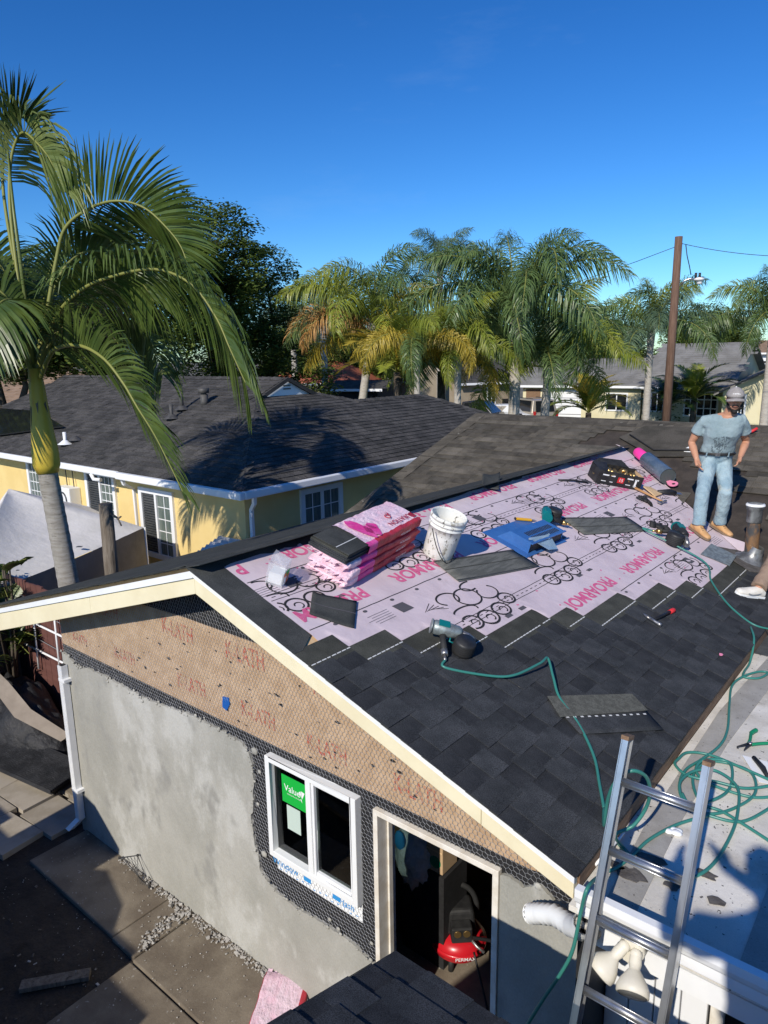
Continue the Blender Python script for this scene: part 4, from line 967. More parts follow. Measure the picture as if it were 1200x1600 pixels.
pX = [A_, (-12.0, 10.32, hipz), (-12.0, 12.06, hipz), (-11.5, 12.93, 3.667), (-11.5, 15.66, 3.667), (CX, 18.2, CZ)]
rz_ = CZ + YP * (11.2 - CY)
pF = [A_, (-12.0, 10.32, hipz), (-12.0, 11.2, rz_), (-22, 11.2, rz_), (-22, CY, CZ)]
pB = [(-12.0, 11.2, rz_), (-12.0, 12.06, hipz), (-12.5, 13.0, rz_ - YP * 1.8), (-22, 15.1, CZ), (-22, 11.2, rz_)]
pW = [(-11.5, 12.93, 3.667), (-11.5, 15.66, 3.667), (-14.04, 18.2, CZ), (-14.04, 15.1, CZ)]
pE = [(-11.5, 15.66, 3.667), (CX, 18.2, CZ), (-14.04, 18.2, CZ)]
q = MB()
for p in (pX, pF, pB, pW, pE): q.prism([V(a) + V((0, 0, -.006)) for a in p], (0, 0, -.09))
rf = q.build('roof', M_['yroof2'], yh)
ce_, se_ = cos(atan(YP)), sin(atan(YP))
q = MB(); shingle_field(q, pX, A_, (0, 1, 0), (-ce_, 0, se_)); shingle_field(q, pF, A_, (1, 0, 0), (0, ce_, se_)); shingle_field(q, pB, (-22, 15.1, CZ), (1, 0, 0), (0, -ce_, se_), row=.3, wmax=.8)
q.build('roof_shingles', [M_['yroof'], M_['yroof2']], rf, fix=False, kind='stuff')
q = MB()
def caps(a, c, w=.13, st=.2, mb=q):
    a, c = V(a), V(c); d = (c - a); k = int(d.length / st); d.normalize(); s_ = d.cross(V((0, 0, 1))).normalized()
    for i in range(k):
        p = a + d * i * st; e = p + d * (st + .07); dn = V((0, 0, -.06)); z0 = V((0, 0, .035)); z1 = V((0, 0, .018))
        mb.add([p - s_ * w + dn + z0, p + z0, p + s_ * w + dn + z0, e - s_ * w + dn + z1, e + z1, e + s_ * w + dn + z1], [(0, 1, 4, 3), (1, 2, 5, 4)], i % 2)
        mb.add([p - s_ * w + dn, p, p + s_ * w + dn, p - s_ * w + dn + z0, p + z0, p + s_ * w + dn + z0], [(0, 1, 4, 3), (1, 2, 5, 4)], 1)
caps(A_, (-12.0, 10.32, hipz)); caps((-11.5, 12.93, 3.667), (-11.5, 15.66, 3.667)); caps((CX, 18.2, CZ), (-11.5, 15.66, 3.667)); caps((-22, 11.2, rz_), (-12.2, 11.2, rz_)); caps((-12.0, 12.06, hipz), (-11.5, 12.93, 3.667))
q.build('hip_caps', [M_['yroof'], M_['yroof2']], rf, fix=False, kind='stuff')
# gablet
q = MB(); q.prism([(-11.98, 10.45, hipz - .02), (-11.98, 11.93, hipz - .02), (-11.98, 11.19, rz_ - .06)], (-.05, 0, 0)); gb = q.build('gablet', M_['whitetrim'], yh)
for z in (4.0, 4.07): 
    q = MB(); q.bb((-11.975, 11.08, z), (-11.965, 11.30, z + .03)); q.build('louvre', M_['shade'], gb)
for s_ in (-1, 1):
    q = MB(); q.prism([(-11.90, 11.19 + s_ * .95, hipz - .03), (-11.90, 11.19, rz_ + .03), (-11.90, 11.19, rz_ - .06), (-11.90, 11.19 + s_ * .78, hipz - .05)], (-.05, 0, 0)); q.build('gablet_trim', M_['yroof2'], gb)
# walls
q = MB(); q.bb((-12.6, 7.6, 0), (-9.3, 12, 2.55)); q.bb((-22, 7.72, 0), (-12.6, 14.8, 2.55)); q.bb((-13.8, 12, 0), (-9.3, 17.9, 2.55)); q.build('wall', M_['yellowwall'], yh)
q = MB(); q.bb((-22, CY + .02, 2.50), (-9.0, 7.7, 2.52)); q.bb((-9.34, 7.6, 2.50), (-9.0, 18.0, 2.52)); q.build('soffit', M_['whitetrim'], yh)
def gutter_box(lo, hi): g = MB(); g.bb(lo, hi); return bevel(g.build('gutter', M_['whitetrim'], yh), .02, 2)
gutter_box((-12.58, CY - .12, 2.47), (-8.86, CY - .01, 2.60)); gutter_box((-22, CY - .06, 2.47), (-12.62, CY + .05, 2.60)); gutter_box((CX - .01, CY - .01, 2.47), (CX + .11, 18.2, 2.60))
def spout(pts): g = MB(); g.tube(pts, .042, 4, 0, True, None, False); return g.build('downspout', M_['whitetrim'], yh)
spout([V((-8.92, 7.5, 2.48)), V((-8.95, 7.52, 2.36)), V((-9.22, 7.68, 2.20)), V((-9.25, 7.70, 2.05)), V((-9.25, 7.70, .1))])
spout([V((-12.5, 7.26, 2.48)), V((-12.5, 7.3, 2.36)), V((-12.66, 7.60, 2.20)), V((-12.66, 7.62, .1))])
q = MB(); q.tube([V((-13.6, 7.24, 2.47)), V((-13.55, 7.26, 2.36)), V((-13.35, 7.30, 2.36))], .04, 6); q.build('gutter_outlet', M_['whitetrim'], yh)
def ywindow(x0, x1, z0, z1, face, blind=1, grid=(3, 5)):
    """face 'y': on the -Y wall at y=7.6/7.72; face 'x': on the +X wall at x=-9.3"""
    def B(a, b_, c, d, p0, p1):  # along, z, depth out of the wall
        m = MB()
        if face == 'x': m.bb((-9.3 + p0, a, c), (-9.3 + p1, b_, d))
        else: y = 7.6 if x0 > -12.6 else 7.72; m.bb((a, y - p1, c), (b_, y - p0, d))
        return m
    fr = MB()
    for a, b_, c, d in ((x0, x0 + .10, z0, z1), (x1 - .10, x1, z0, z1), (x0 + .1, x1 - .1, z1 - .10, z1), (x0 + .1, x1 - .1, z0, z0 + .10), ((x0 + x1) / 2 - .03, (x0 + x1) / 2 + .03, z0 + .1, z1 - .1)):
        t = B(a, b_, c, d, -.01, .05); fr.add(t.v, t.f)
    f = fr.build('window', M_['whitetrim'], yh)
    xm = (x0 + x1) / 2
    for a, b_, isb in ((x0 + .1, xm - .03, blind == 1), (xm + .03, x1 - .1, blind == 2)):
        B(a, b_, z0 + .1, z1 - .1, 0.002, .012).build('pane', M_['dark_glass' if isb else 'curtain_glass'], f)
        if isb:
            m = MB(); z = z0 + .13
            while z < z1 - .13:
                t = B(a + .01, b_ - .01, z, z + .035, .014, .03); m.add(t.v, t.f); z += .05
            m.build('shutter', M_['shade'], f)
        else:
            m = MB()
            for i in range(1, grid[0]):
                xx = a + (b_ - a) * i / grid[0]; t = B(xx - .008, xx + .008, z0 + .1, z1 - .1, .014, .022); m.add(t.v, t.f)
            for i in range(1, grid[1]):
                zz = z0 + .1 + (z1 - z0 - .2) * i / grid[1]; t = B(a, b_, zz - .008, zz + .008, .0135, .0215); m.add(t.v, t.f)
            m.build('muntin', M_['whitetrim'], f)
ywindow(8.88, 10.0, 1.05, 2.34, 'x', 0, (2, 4)); ywindow(-17.45, -16.0, 1.35, 2.43, 'y', 0, (4, 4)); ywindow(-14.72, -13.52, 1.35, 2.42, 'y', 1, (3, 5)); ywindow(-12.45, -11.32, .90, 2.28, 'y', 1, (2, 5))
ywindow(12.9, 14.0, 1.2, 2.34, 'x', 0, (2, 4))
q = MB(); q.bb((-15.62, 7.45, 1.42), (-15.02, 7.72, 1.98)); ac = q.build('air_conditioner', M_['whitetrim'], yh); bevel(ac, .02)
q = MB(); q.tube([(-15.32 + .17 * cos(a * pi / 8), 7.444, 1.70 + .17 * sin(a * pi / 8)) for a in range(17)], .02, 5); q.build('fan_guard', M_['shade'], ac)
for x in (-15.5, -15.2):
    q = MB(); q.tube([(x, 7.66, 2.5), (x + .02, 7.66, 1.98)], .012, 5); q.build('line_set', M_['shade'], yh)
# electric service on the wall
q = MB(); q.tube([(-12.95, 7.55, 1.0), (-12.75, 7.5, 1.15), (-12.6, 7.48, 1.1), (-12.6, 7.5, .6)], .025, 5); q.build('pipe_bend', M_['pipe'], yh)
def fplane(px, py): return atp(px, py, (0, -YP, 1), CZ - YP * CY)
for (px, py, h, r, m, nm) in ((285, 642, .62, .045, 'pipe', 'flue_pipe'), (269, 656, .34, .04, 'pipe', 'flue_pipe'), (103, 696, .30, .04, 'whitetrim', 'white_vent'), (118, 690, .12, .04, 'pipe', 'flue_pipe')):
    p = fplane(px, py); q = MB(); q.cyl(p - V((0, 0, .1)), p + V((0, 0, h)), r, 10); q.lathe([(.17, .03), (.11, .07), (r + .01, .12)], 12, 0, T(p)); q.build(nm, M_[m], yh)
p = fplane(320, 632); q = MB(); q.cyl(p - V((0, 0, .1)), p + V((0, 0, .22)), .09, 12); q.cyl(p + V((0, 0, .25)), p + V((0, 0, .36)), .12, 12); q.cyl(p + V((0, 0, .2)), p + V((0, 0, .27)), .06, 12); q.build('capped_vent', M_['pipe'], yh)
sp = MB()
for k in range(5): p0, p1 = fplane(-30, 610 + k * 22), fplane(118 - k * 12, 640 + k * 8); 
p = [fplane(*a) for a in ((-40, 640), (60, 648), (100, 672), (-40, 690))]
sp.prism([a + V((0, 0, .07)) for a in p], (0, 0, .03)); sp.build('solar_panel', M_['dark_glass'], yh)
# small lean-to awning and sunlit panel seen between the houses
aw = thing('patio_awning', 'grey corrugated awning beside the yellow house corner below the ridge', 'awning', (-8.6, 7.2, 0))
q = MB(); N_ = 22; a, c, d, e = (atz(268, 892, 1.72), atz(345, 838, 1.72), atz(420, 852, 1.60), atz(380, 900, 1.60))
vs, fs = [], []
for i in range(N_ + 1):
    t = i / N_; z = .03 * (i % 2); vs += [a.lerp(c, t) + V((0, 0, z)), e.lerp(d, t) + V((0, 0, z))]
for i in range(N_): fs.append((2 * i, 2 * i + 1, 2 * i + 3, 2 * i + 2))
q.add(vs, fs); o = q.build('corrugated_roof', M_['canvas'], aw); o.modifiers.new('solid', 'SOLIDIFY').thickness = .01
for p in (a, c, d, e): q = MB(); q.cyl((p.x, p.y, 0), p, .03, 8); q.build('leg', M_['whitetrim'], aw)
bp_ = thing('blue_table', 'pale blue topped table behind the bundle stack beyond the ridge', 'table', (-8.2, 8.5, 0))
q = MB(); pts = [aty(503, 745, 8.4), aty(565, 795, 8.4), aty(520, 745, 9.3), aty(470, 755, 9.3)]
pz_ = [atz(500, 815, 1.55), atz(540, 799, 1.55), atz(588, 797, 1.6), atz(575, 812, 1.6)]; q.prism(pz_, (0, 0, -.03)); q.build('board', plain('pale_blue_board', (.30, .45, .58), .5), bp_)
for p in pz_[:2] + pz_[2:]: q = MB(); q.cyl((p.x, p.y, 0), p - V((0, 0, .02)), .025, 6); q.build('leg', M_['whitetrim'], bp_)
# fence wall between houses
# ================================================================ CANOPY TENT
cn = thing('canopy_tent', 'faded grey pop up canopy tent with side panels in front of the yellow wall', 'canopy', (-12, 5.6, 0))
ez = 1.78
c1 = atz(-95, 953, ez); c2 = atz(226, 824, ez); pk = aty(15, 772, 5.4)
c4 = V((c1.x - 2.9, c1.y + 1.4, ez)); c3 = c2 + (c4 - c1); c3 = V((c2.x - 2.6, c2.y + .35, ez)); ctr = (c1 + c2 + c3 + c4) / 4
pk = V((pk.x, pk.y, max(pk.z, 2.5)))
q = MB(); cor = [c1, c2, c3, c4]
for i in range(4):
    a, c = cor[i], cor[(i + 1) % 4]; N_ = 14; vs, fs = [], []
    for u_ in range(N_ + 1):
        for w_ in range(N_ + 1 - 0):
            s_ = w_ / N_; t = u_ / N_; base = a.lerp(c, t); p = base.lerp(pk, s_); sag = -.10 * sin(pi * s_) * sin(pi * t) - .05 * sin(pi * t) * (1 - s_) + .02 * noise.noise(p * 2.2) * (1 - s_)
            vs.append(p + V((0, 0, sag)))
    for u_ in range(N_):
        for w_ in range(N_): k = u_ * (N_ + 1) + w_; fs.append((k, k + 1, k + N_ + 2, k + N_ + 1))
    q.add(vs, fs, 0, True)
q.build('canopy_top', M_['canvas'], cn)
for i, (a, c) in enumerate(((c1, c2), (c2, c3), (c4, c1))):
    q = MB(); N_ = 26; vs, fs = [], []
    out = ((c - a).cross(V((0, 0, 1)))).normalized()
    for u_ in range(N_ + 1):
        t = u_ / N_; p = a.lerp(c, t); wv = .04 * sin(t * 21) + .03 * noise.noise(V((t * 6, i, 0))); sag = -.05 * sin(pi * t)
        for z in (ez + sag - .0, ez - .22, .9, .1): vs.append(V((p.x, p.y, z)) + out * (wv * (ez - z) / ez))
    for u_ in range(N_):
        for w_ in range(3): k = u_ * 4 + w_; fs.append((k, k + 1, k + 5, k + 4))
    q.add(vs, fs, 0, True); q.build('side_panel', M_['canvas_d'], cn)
for a in cor: q = MB(); q.cyl((a.x, a.y, 0), (a.x, a.y, ez), .025, 8); q.build('leg', M_['whitetrim'], cn)
tr_ = MB()
for t, r in ((.62, .05), (.52, .03), (.3, .025)):
    p = c1.lerp(c2, t).lerp(pk, .06); tr_.prism([p + V((r * random.uniform(.6, 1.6) * cos(k), r * random.uniform(.5, 1.2) * sin(k), .012 - .06 * 0)) for k in range(6)], (0, 0, .004))
tr_.build('torn_patch', M_['shade'], cn)
# ================================================================ POSTS, FENCE
ps = thing('wooden_post', 'weathered cut wooden post standing by the palm trunk', 'post', (-9.5, 5.2, 0))
q = MB(); a = aty(165, 787, 5.2); q.tube([V((a.x - .05, 5.2, 0)), V((a.x - .02, 5.2, 1.6)), a], [.105, .10, .095], 14); q.build('post', M_['stumpwood'], ps)
q = MB(); q.tube([a + V((.07, .02, -.14)), a + V((.22, .05, -.20)), a + V((.30, .05, -.16))], [.02, .015, .012], 6); q.tube([a + V((.2, .05, -.19)), a + V((.27, .06, -.3))], .012, 6); q.build('broken_branch', M_['stumpwood'], ps)
fe = thing('maroon_fence', 'maroon board fence with white rails at the back of the yard', 'fence', (-9, 3.95, 0))
for i in range(30):
    x = -11.3 + i * .157
    q = MB(); q.bb((x, 3.94, .05), (x + .15, 3.965, 1.85 + .01 * (i % 3))); q.build('board', M_['maroon'], fe)
for z, dz in ((.95, .03), (1.35, -.02)):
    q = MB(); q.tube([(-11.3, 3.90, z), (-6.62, 3.90, z + dz)], .016, 5); q.build('rail', M_['whitetrim'], fe)
for x, z0, z1 in ((-8.6, .75, 1.75), (-8.0, .85, 1.6), (-7.5, .9, 1.85), (-9.2, .7, 1.5)):
    q = MB(); q.tube([(x, 3.89, z0), (x + .03, 3.89, z1)], .014, 5); q.build('picket', M_['whitetrim'], fe)
for z in (1.1, 1.5, 1.62):
    q = MB(); q.tube([(-11.3, 3.91, z + .1), (-6.7, 3.91, z - .06)], .005, 4); q.build('wire', M_['wire'], fe)
# ---- dark junk in the shaded side yard
def heap(name, label, cat, c, size, m, seed, amp=.35):
    t = thing(name, label, cat, (c[0], c[1], 0)); random.seed(seed); b_ = MB(); N_ = 46; vs, fs = [], []
    for i in range(N_ + 1):
        for j in range(N_ + 1):
            u_, w_ = i / N_ * 2 - 1, j / N_ * 2 - 1; r = max(0, 1 - (u_ * u_ + w_ * w_))
            x = c[0] + u_ * size[0]; y = c[1] + w_ * size[1]
            z = size[2] * r ** .45 * (1 + amp * noise.noise(V((x * 2.2, y * 2.2, seed)))) + (.16 * abs(noise.noise(V((x * 5, y * 5, seed)))) + .08 * abs(noise.noise(V((x * 13, y * 9, seed))))) * min(1, r * 3)
            vs.append((x, y, z + .01))
    for i in range(N_):
        for j in range(N_): k = i * (N_ + 1) + j; fs.append((k, k + 1, k + N_ + 2, k + N_ + 1))
    b_.add(vs, fs, 0, True); b_.build('cover', M_[m], t, fix=False); return t
heap('tarp_heap', 'dark crumpled tarp heap against the maroon fence', 'tarp', (-9.3, 3.45, 0), (1.5, .48, .62), 'tarp', 3)
heap('tarp_heap', 'low dark tarp bundle next to the downspout', 'tarp', (-7.5, 3.72, 0), (.6, .2, .40), 'tarp', 9)
cs = thing('corrugated_sheets', 'dark corrugated sheets stacked on the ground left of the downspout', 'roof sheets', (-8.6, 3.1, 0))
for k in range(3):
    q = MB(); N_ = 44; a, c, d, e = [V(p) + V((.05 * k, -.04 * k, .05 * k)) for p in ((-10.4, 3.05, .18), (-7.35, 3.55, .12), (-7.25, 3.05, .08), (-10.1, 2.55, .12))]; vs, fs = [], []
    for i in range(N_ + 1):
        t = i / N_; z = .022 * (1 if i % 2 else -1); vs += [a.lerp(e, t) + V((0, 0, z)), c.lerp(d, t) + V((0, 0, z))]
    for i in range(N_): fs.append((2 * i, 2 * i + 1, 2 * i + 3, 2 * i + 2))
    q.add(vs, fs); o = q.build('sheet', M_['tarp'], cs); o.modifiers.new('solid', 'SOLIDIFY').thickness = .006
bd = thing('cardboard_sheet', 'bent tan cardboard sheet leaning over the tarp heap', 'cardboard', (-8.4, 3.3, 0))
q = MB(); P = [V((-9.35, 3.05, .95)), V((-8.85, 3.18, .78)), V((-8.4, 3.2, .55)), V((-7.75, 3.42, .36))]; P2 = [V((-9.3, 3.27, 1.05)), V((-8.75, 3.32, .86)), V((-8.3, 3.36, .62)), V((-7.7, 3.52, .42))]
for a, c, d, e in zip(P, P[1:], P2[1:], P2): q.add([a, c, d, e], [(0, 1, 2, 3)])
o = q.build('sheet', pmat('dull_cardboard', (.22, .185, .15), (.27, .23, .19), scale=4), bd); o.modifiers.new('solid', 'SOLIDIFY').thickness = .008
cr2 = thing('plastic_crate', 'blue grey plastic crate half hidden by the fence behind the downspout', 'crate', (-7.4, 3.6, 0))
q = MB(); q.box((-7.35, 3.68, .62), (.55, .30, .36), None, 0, 1.1); bevel(q.build('body', pmat('blue_grey_plastic', (.10, .13, .17), (.14, .17, .2), scale=4), cr2), .02)
q = MB(); q.bb((-7.66, 3.51, .80), (-7.04, 3.85, .83)); q.build('rim', M_['tarp'], cr2); q = MB(); q.bb((-7.6, 3.55, .05), (-7.1, 3.82, .43)); q.build('base', M_['tarp'], cr2)
# wire offcut at the wall foot
wo_ = thing('wire_offcut', 'small bent wire netting offcut on the slab at the wall foot', 'wire mesh', (-5.5, 2.9, .06))
q = MB(); a, c, d = V((-5.72, 2.93, .10)), V((-5.42, 2.95, .26)), V((-5.18, 2.90, .08))
for k in range(6): t = k / 5; q.tube([a.lerp(c, t), d.lerp(V((-5.3, 2.86, .08)), t)], .0025, 4)
q.tube([a, c, d], .004, 4)
q.build('wires', M_['pipe'], wo_)
for p in (a, c, d): q = MB(); q.ball(p, .014, 6); q.build('knot', M_['black'], wo_)
# ================================================================ VEGETATION
def frond_mesh(name, L_, droop, npair, leafL, leafW, mats, seed, plum=0.0, hang=.5, seg=3, rise=.9, fwd=.55):
    """pinnate frond from the origin along +X, rising then arching down; material 0 leaf, 1 rachis"""
    random.seed(seed); b_ = MB(); N_ = 16; pts = []
    for i in range(N_ + 1):
        t = i / N_
        ang = rise - droop * t ** 1.25
        if i == 0: pts.append(V((0, 0, 0)))
        else: pts.append(pts[-1] + V((cos(ang), 0.04 * sin(t * 3 + seed), sin(ang))) * L_ / N_)
    b_.tube(pts, [.026 * (1 - .85 * i / N_) * L_ / 2.6 + .003 for i in range(N_ + 1)], 4, 1, False)
    def at(t):
        f = t * N_; i = min(int(f), N_ - 1); p = pts[i].lerp(pts[i + 1], f - i); return p, (pts[i + 1] - pts[i]).normalized()
    for k in range(npair):
        t = .12 + .88 * k / (npair - 1)
        prof = sin(pi * min(1, (t - .05) * 1.05)) ** .55 if t < .96 else .42
        prof = max(prof, .35)
        for sd in (-1, 1):
            tt = min(1, max(.1, t + random.uniform(-.006, .006))); p, d = at(tt)
            side = V((0, sd, 0)); nrm = d.cross(V((0, 1, 0))).normalized()
            if nrm.z < 0 and abs(nrm.z) > .2: nrm = -nrm
            el = random.uniform(-1, 1) * plum + .28
            fw = fwd + .5 * t * t + random.uniform(-.2, .2) * (plum > .5)
            dr = (side * cos(el) + nrm * sin(el) + d * fw).normalized()
            L2 = leafL * prof * random.uniform(.88, 1.08); w = leafW * (.75 + .4 * prof)
            wv = (d - dr * d.dot(dr)).normalized()
            P = [p]; dd = dr.copy()
            for s_ in range(seg):
                dd = (dd + V((0, 0, -1)) * hang * (.35 + .6 * s_) / seg * random.uniform(.8, 1.2)).normalized(); P.append(P[-1] + dd * L2 / seg)
            ws = [w * .45, w, w * .9, w * .6][: seg] + [0.002]
            vs, fs = [], []
            for P_, w_ in zip(P, ws): vs += [P_ - wv * w_ / 2, P_ + wv * w_ / 2]
            for s_ in range(seg): fs.append((2 * s_, 2 * s_ + 1, 2 * s_ + 3, 2 * s_ + 2))
            b_.add(vs, fs, 0, False)
    return b_.mesh(name, mats, fix=False)
def frond_path(name, pix, twist, npair, leafL, leafW, mats, seed, hang=.6, seg=4, plum=.1, t0=.16, el0=.25, tw2=None):
    """one frond along a given 3D path"""
    random.seed(seed); b_ = MB(); P = []
    src = [V(p) for p in pix]
    for i in range(len(src) - 1):
        p0, p1, p2, p3 = src[max(i - 1, 0)], src[i], src[i + 1], src[min(i + 2, len(src) - 1)]
        for k in range(8):
            t = k / 8; P.append(.5 * ((2 * p1) + (-p0 + p2) * t + (2 * p0 - 5 * p1 + 4 * p2 - p3) * t * t + (-p0 + 3 * p1 - 3 * p2 + p3) * t ** 3))
    P.append(src[-1]); N_ = len(P) - 1
    b_.tube(P, [.026 * (1 - .88 * i / N_) + .003 for i in range(N_ + 1)], 5, 1, False)
    pn = (src[-1] - src[0]).cross(V((0, 0, 1))); pn = pn.normalized() if pn.length > .1 else FWD.copy()
    for k in range(npair):
        t = t0 + (1 - t0) * k / (npair - 1); f = t * N_; i = min(int(f), N_ - 1); p0 = P[i].lerp(P[i + 1], f - i); d = (P[min(i + 2, N_)] - P[max(i - 1, 0)]).normalized()
        s0 = (pn - d * pn.dot(d)).normalized(); n0 = d.cross(s0).normalized()
        if n0.z < 0: n0 = -n0
        tw = twist + ((tw2 - twist) * t if tw2 is not None else 0)
        sv_ = s0 * cos(tw) + n0 * sin(tw); nn = n0 * cos(tw) - s0 * sin(tw)
        prof = max(.38, sin(pi * min(1, (t - t0 * .5) * .98 + .02)) ** .5)
        for sd in (-1, 1):
            el = el0 + random.uniform(-1, 1) * plum; p = p0 + d * random.uniform(-.012, .012)
            dr = (sv_ * sd * cos(el) + nn * sin(el) + d * (.45 + .7 * t * t)).normalized(); L2 = leafL * prof * random.uniform(.88, 1.1); w = leafW * (.7 + .4 * prof); wv = (d - dr * d.dot(dr)).normalized(); wv = (wv + nn * random.uniform(-.5, .5)).normalized()
            Q = [p]; dd = dr.copy()
            for s_ in range(seg):
                dd = (dd + V((0, 0, -1)) * hang * (.2 + .9 * s_ / seg) / seg * 1.6 * random.uniform(.7, 1.3)).normalized(); Q.append(Q[-1] + dd * L2 / seg)
            vs, fs = [], []
            for j, q_ in enumerate(Q): w_ = w * (.45, 1, .95, .7, .0)[min(4, int(j * 4 / seg))] + .002; vs += [q_ - wv * w_ / 2, q_ + wv * w_ / 2]
            for s_ in range(seg): fs.append((2 * s_, 2 * s_ + 1, 2 * s_ + 3, 2 * s_ + 2))
            b_.add(vs, fs, 0, False)
    return b_.mesh(name, mats, fix=False)
def fr_mat(o, az, tilt, roll=0): return T(o) @ RZ(az) @ RY(-tilt) @ RX(roll)
# ---- king palm beside the addition
KB = V((-8.05, 4.0, 0)); KC = V((-8.56, 4.0, 4.40))
kp = thing('king_palm', 'tall king palm with ringed grey trunk and yellow crownshaft, nearest to the left edge', 'palm tree', KB)
q = MB(); pts, rs = [], []
for i in range(60):
    t = i / 59; z = 3.42 * t; pts.append(V((-8.33 - .1425 * (z - 2.0) + .012 * sin(t * 4), 4.0, z))); rs.append(.132 - .022 * t + (.005 if i % 2 else 0) + .05 * max(0, .1 - t))
q.tube(pts, rs, 18); q.build('trunk', M_['bark'], kp)
q = MB(); q.tube([V((-8.53, 4, 3.38)), V((-8.54, 4, 3.48)), V((-8.54, 4, 3.66)), V((-8.545, 4, 3.9)), V((-8.55, 4, 4.15)), V((-8.555, 4, 4.40)), V((-8.56, 4, 4.62))], [.118, .155, .150, .125, .10, .088, .07], 18); q.build('crownshaft', M_['crownshaft'], kp)
q = MB()
for k in range(7): a = k * 2 * pi / 7; q.prism([V((-8.555 + .09 * cos(a), 4 + .09 * sin(a), 4.25)), V((-8.555 + .13 * cos(a + .3), 4 + .13 * sin(a + .3), 4.1 - .1 * (k % 3))), V((-8.555 + .085 * cos(a + .5), 4 + .085 * sin(a + .5), 4.3))], (0, 0, .005))
q.build('sheath_fibre', M_['stumpwood'], kp)
RA = atan2(RIGHT.y, RIGHT.x)      # direction of picture right
def kpath(pts, twist, npair, L_, hang, mat='kleaf', seed=0, w=.027, **kw):
    npair = int(npair * 1.3)
    place('frond', frond_path('frond', [atd(*p) for p in pts], twist, npair, L_, w, [M_[mat], M_['rachis']], seed, hang, **kw), kp, world=True)
kpath([(58, 575, 8.38), (72, 500, 8.3), (88, 410, 8.2), (103, 356, 8.1), (142, 325, 8.0), (184, 314, 7.9), (226, 325, 7.9), (261, 356, 7.9), (284, 387, 7.9), (298, 428, 7.9)], 1.15, 70, .80, .45, seed=1, tw2=.75, t0=.34)
kpath([(60, 580, 8.38), (82, 505, 8.2), (125, 455, 7.9), (180, 431, 7.7), (245, 421, 7.5), (299, 444, 7.35), (337, 494, 7.3), (360, 545, 7.25), (384, 598, 7.25)], .55, 92, .95, 2.6, seed=2, tw2=1.1, t0=.2)
kpath([(64, 590, 8.3), (84, 548, 8.0), (123, 540, 7.75), (161, 559, 7.55), (192, 597, 7.45), (215, 636, 7.4), (245, 685, 7.4), (286, 768, 7.4)], 1.15, 86, .74, .75, 'kleaf', seed=3, tw2=1.0, t0=.16)
kpath([(52, 570, 8.4), (34, 470, 8.45), (17, 330, 8.5), (18, 250, 8.5), (34, 208, 8.4), (57, 222, 8.2), (80, 252, 8.1), (95, 295, 8.0)], .9, 66, .95, 1.9, 'kleaf_y', seed=4, t0=.36)
kpath([(50, 570, 8.4), (30, 450, 8.6), (6, 300, 8.8), (10, 225, 8.9), (30, 185, 8.9), (55, 190, 8.9)], 1.45, 56, .78, .10, seed=5, t0=.42)
kpath([(55, 570, 8.4), (36, 480, 8.5), (-8, 400, 8.5), (-60, 370, 8.4), (-120, 400, 8.2), (-150, 470, 8.1)], .5, 66, .85, .9, seed=6)
kpath([(52, 585, 8.35), (20, 520, 8.1), (-30, 500, 7.9), (-80, 540, 7.7), (-110, 620, 7.6)], .4, 66, .85, 1.1, seed=7)
kpath([(52, 585, 8.4), (30, 545, 8.6), (0, 540, 8.9), (-40, 570, 9.2), (-60, 640, 9.3)], .4, 60, .8, 1.1, seed=8)
kpath([(62, 570, 8.45), (95, 500, 8.9), (140, 470, 9.4), (190, 480, 9.9), (230, 520, 10.2), (255, 585, 10.3)], .4, 76, .9, 2.2, seed=9)
kpath([(60, 575, 8.4), (90, 520, 8.4), (130, 505, 8.4), (175, 525, 8.4), (215, 580, 8.4), (235, 650, 8.4)], .5, 76, .95, 2.4, seed=10)
kpath([(56, 570, 8.4), (70, 460, 8.8), (95, 390, 9.3), (130, 370, 9.8), (170, 385, 10.2), (205, 430, 10.5)], .5, 70, .85, 1.4, seed=11)
kpath([(52, 575, 8.4), (40, 500, 8.0), (20, 470, 7.7), (-5, 480, 7.4), (-30, 540, 7.2)], .3, 60, .8, 1.0, seed=14)
kpath([(54, 570, 8.4), (50, 480, 8.8), (40, 420, 9.2), (20, 400, 9.7), (-5, 420, 10.1), (-20, 480, 10.3)], .3, 60, .85, .8, seed=15)
kpath([(58, 560, 8.4), (85, 450, 8.5), (120, 400, 8.6), (165, 395, 8.7), (210, 425, 8.8), (240, 470, 8.9)], .9, 70, .8, 1.2, seed=17)
kpath([(54, 575, 8.4), (30, 500, 8.3), (0, 455, 8.2), (-40, 450, 8.1), (-80, 500, 8.0)], .7, 66, .9, 1.8, seed=19)
kpath([(60, 570, 8.5), (80, 490, 9.0), (110, 455, 9.6), (145, 470, 10.2), (170, 530, 10.6)], .5, 60, .85, 1.8, seed=21)
q = MB(); q.tube([KC + V((0, 0, .1)), atd(22, 330, 8.45), atd(4, 150, 8.5)], [.03, .02, .004], 6); q.build('spear_leaf', M_['kleaf_y'], kp)

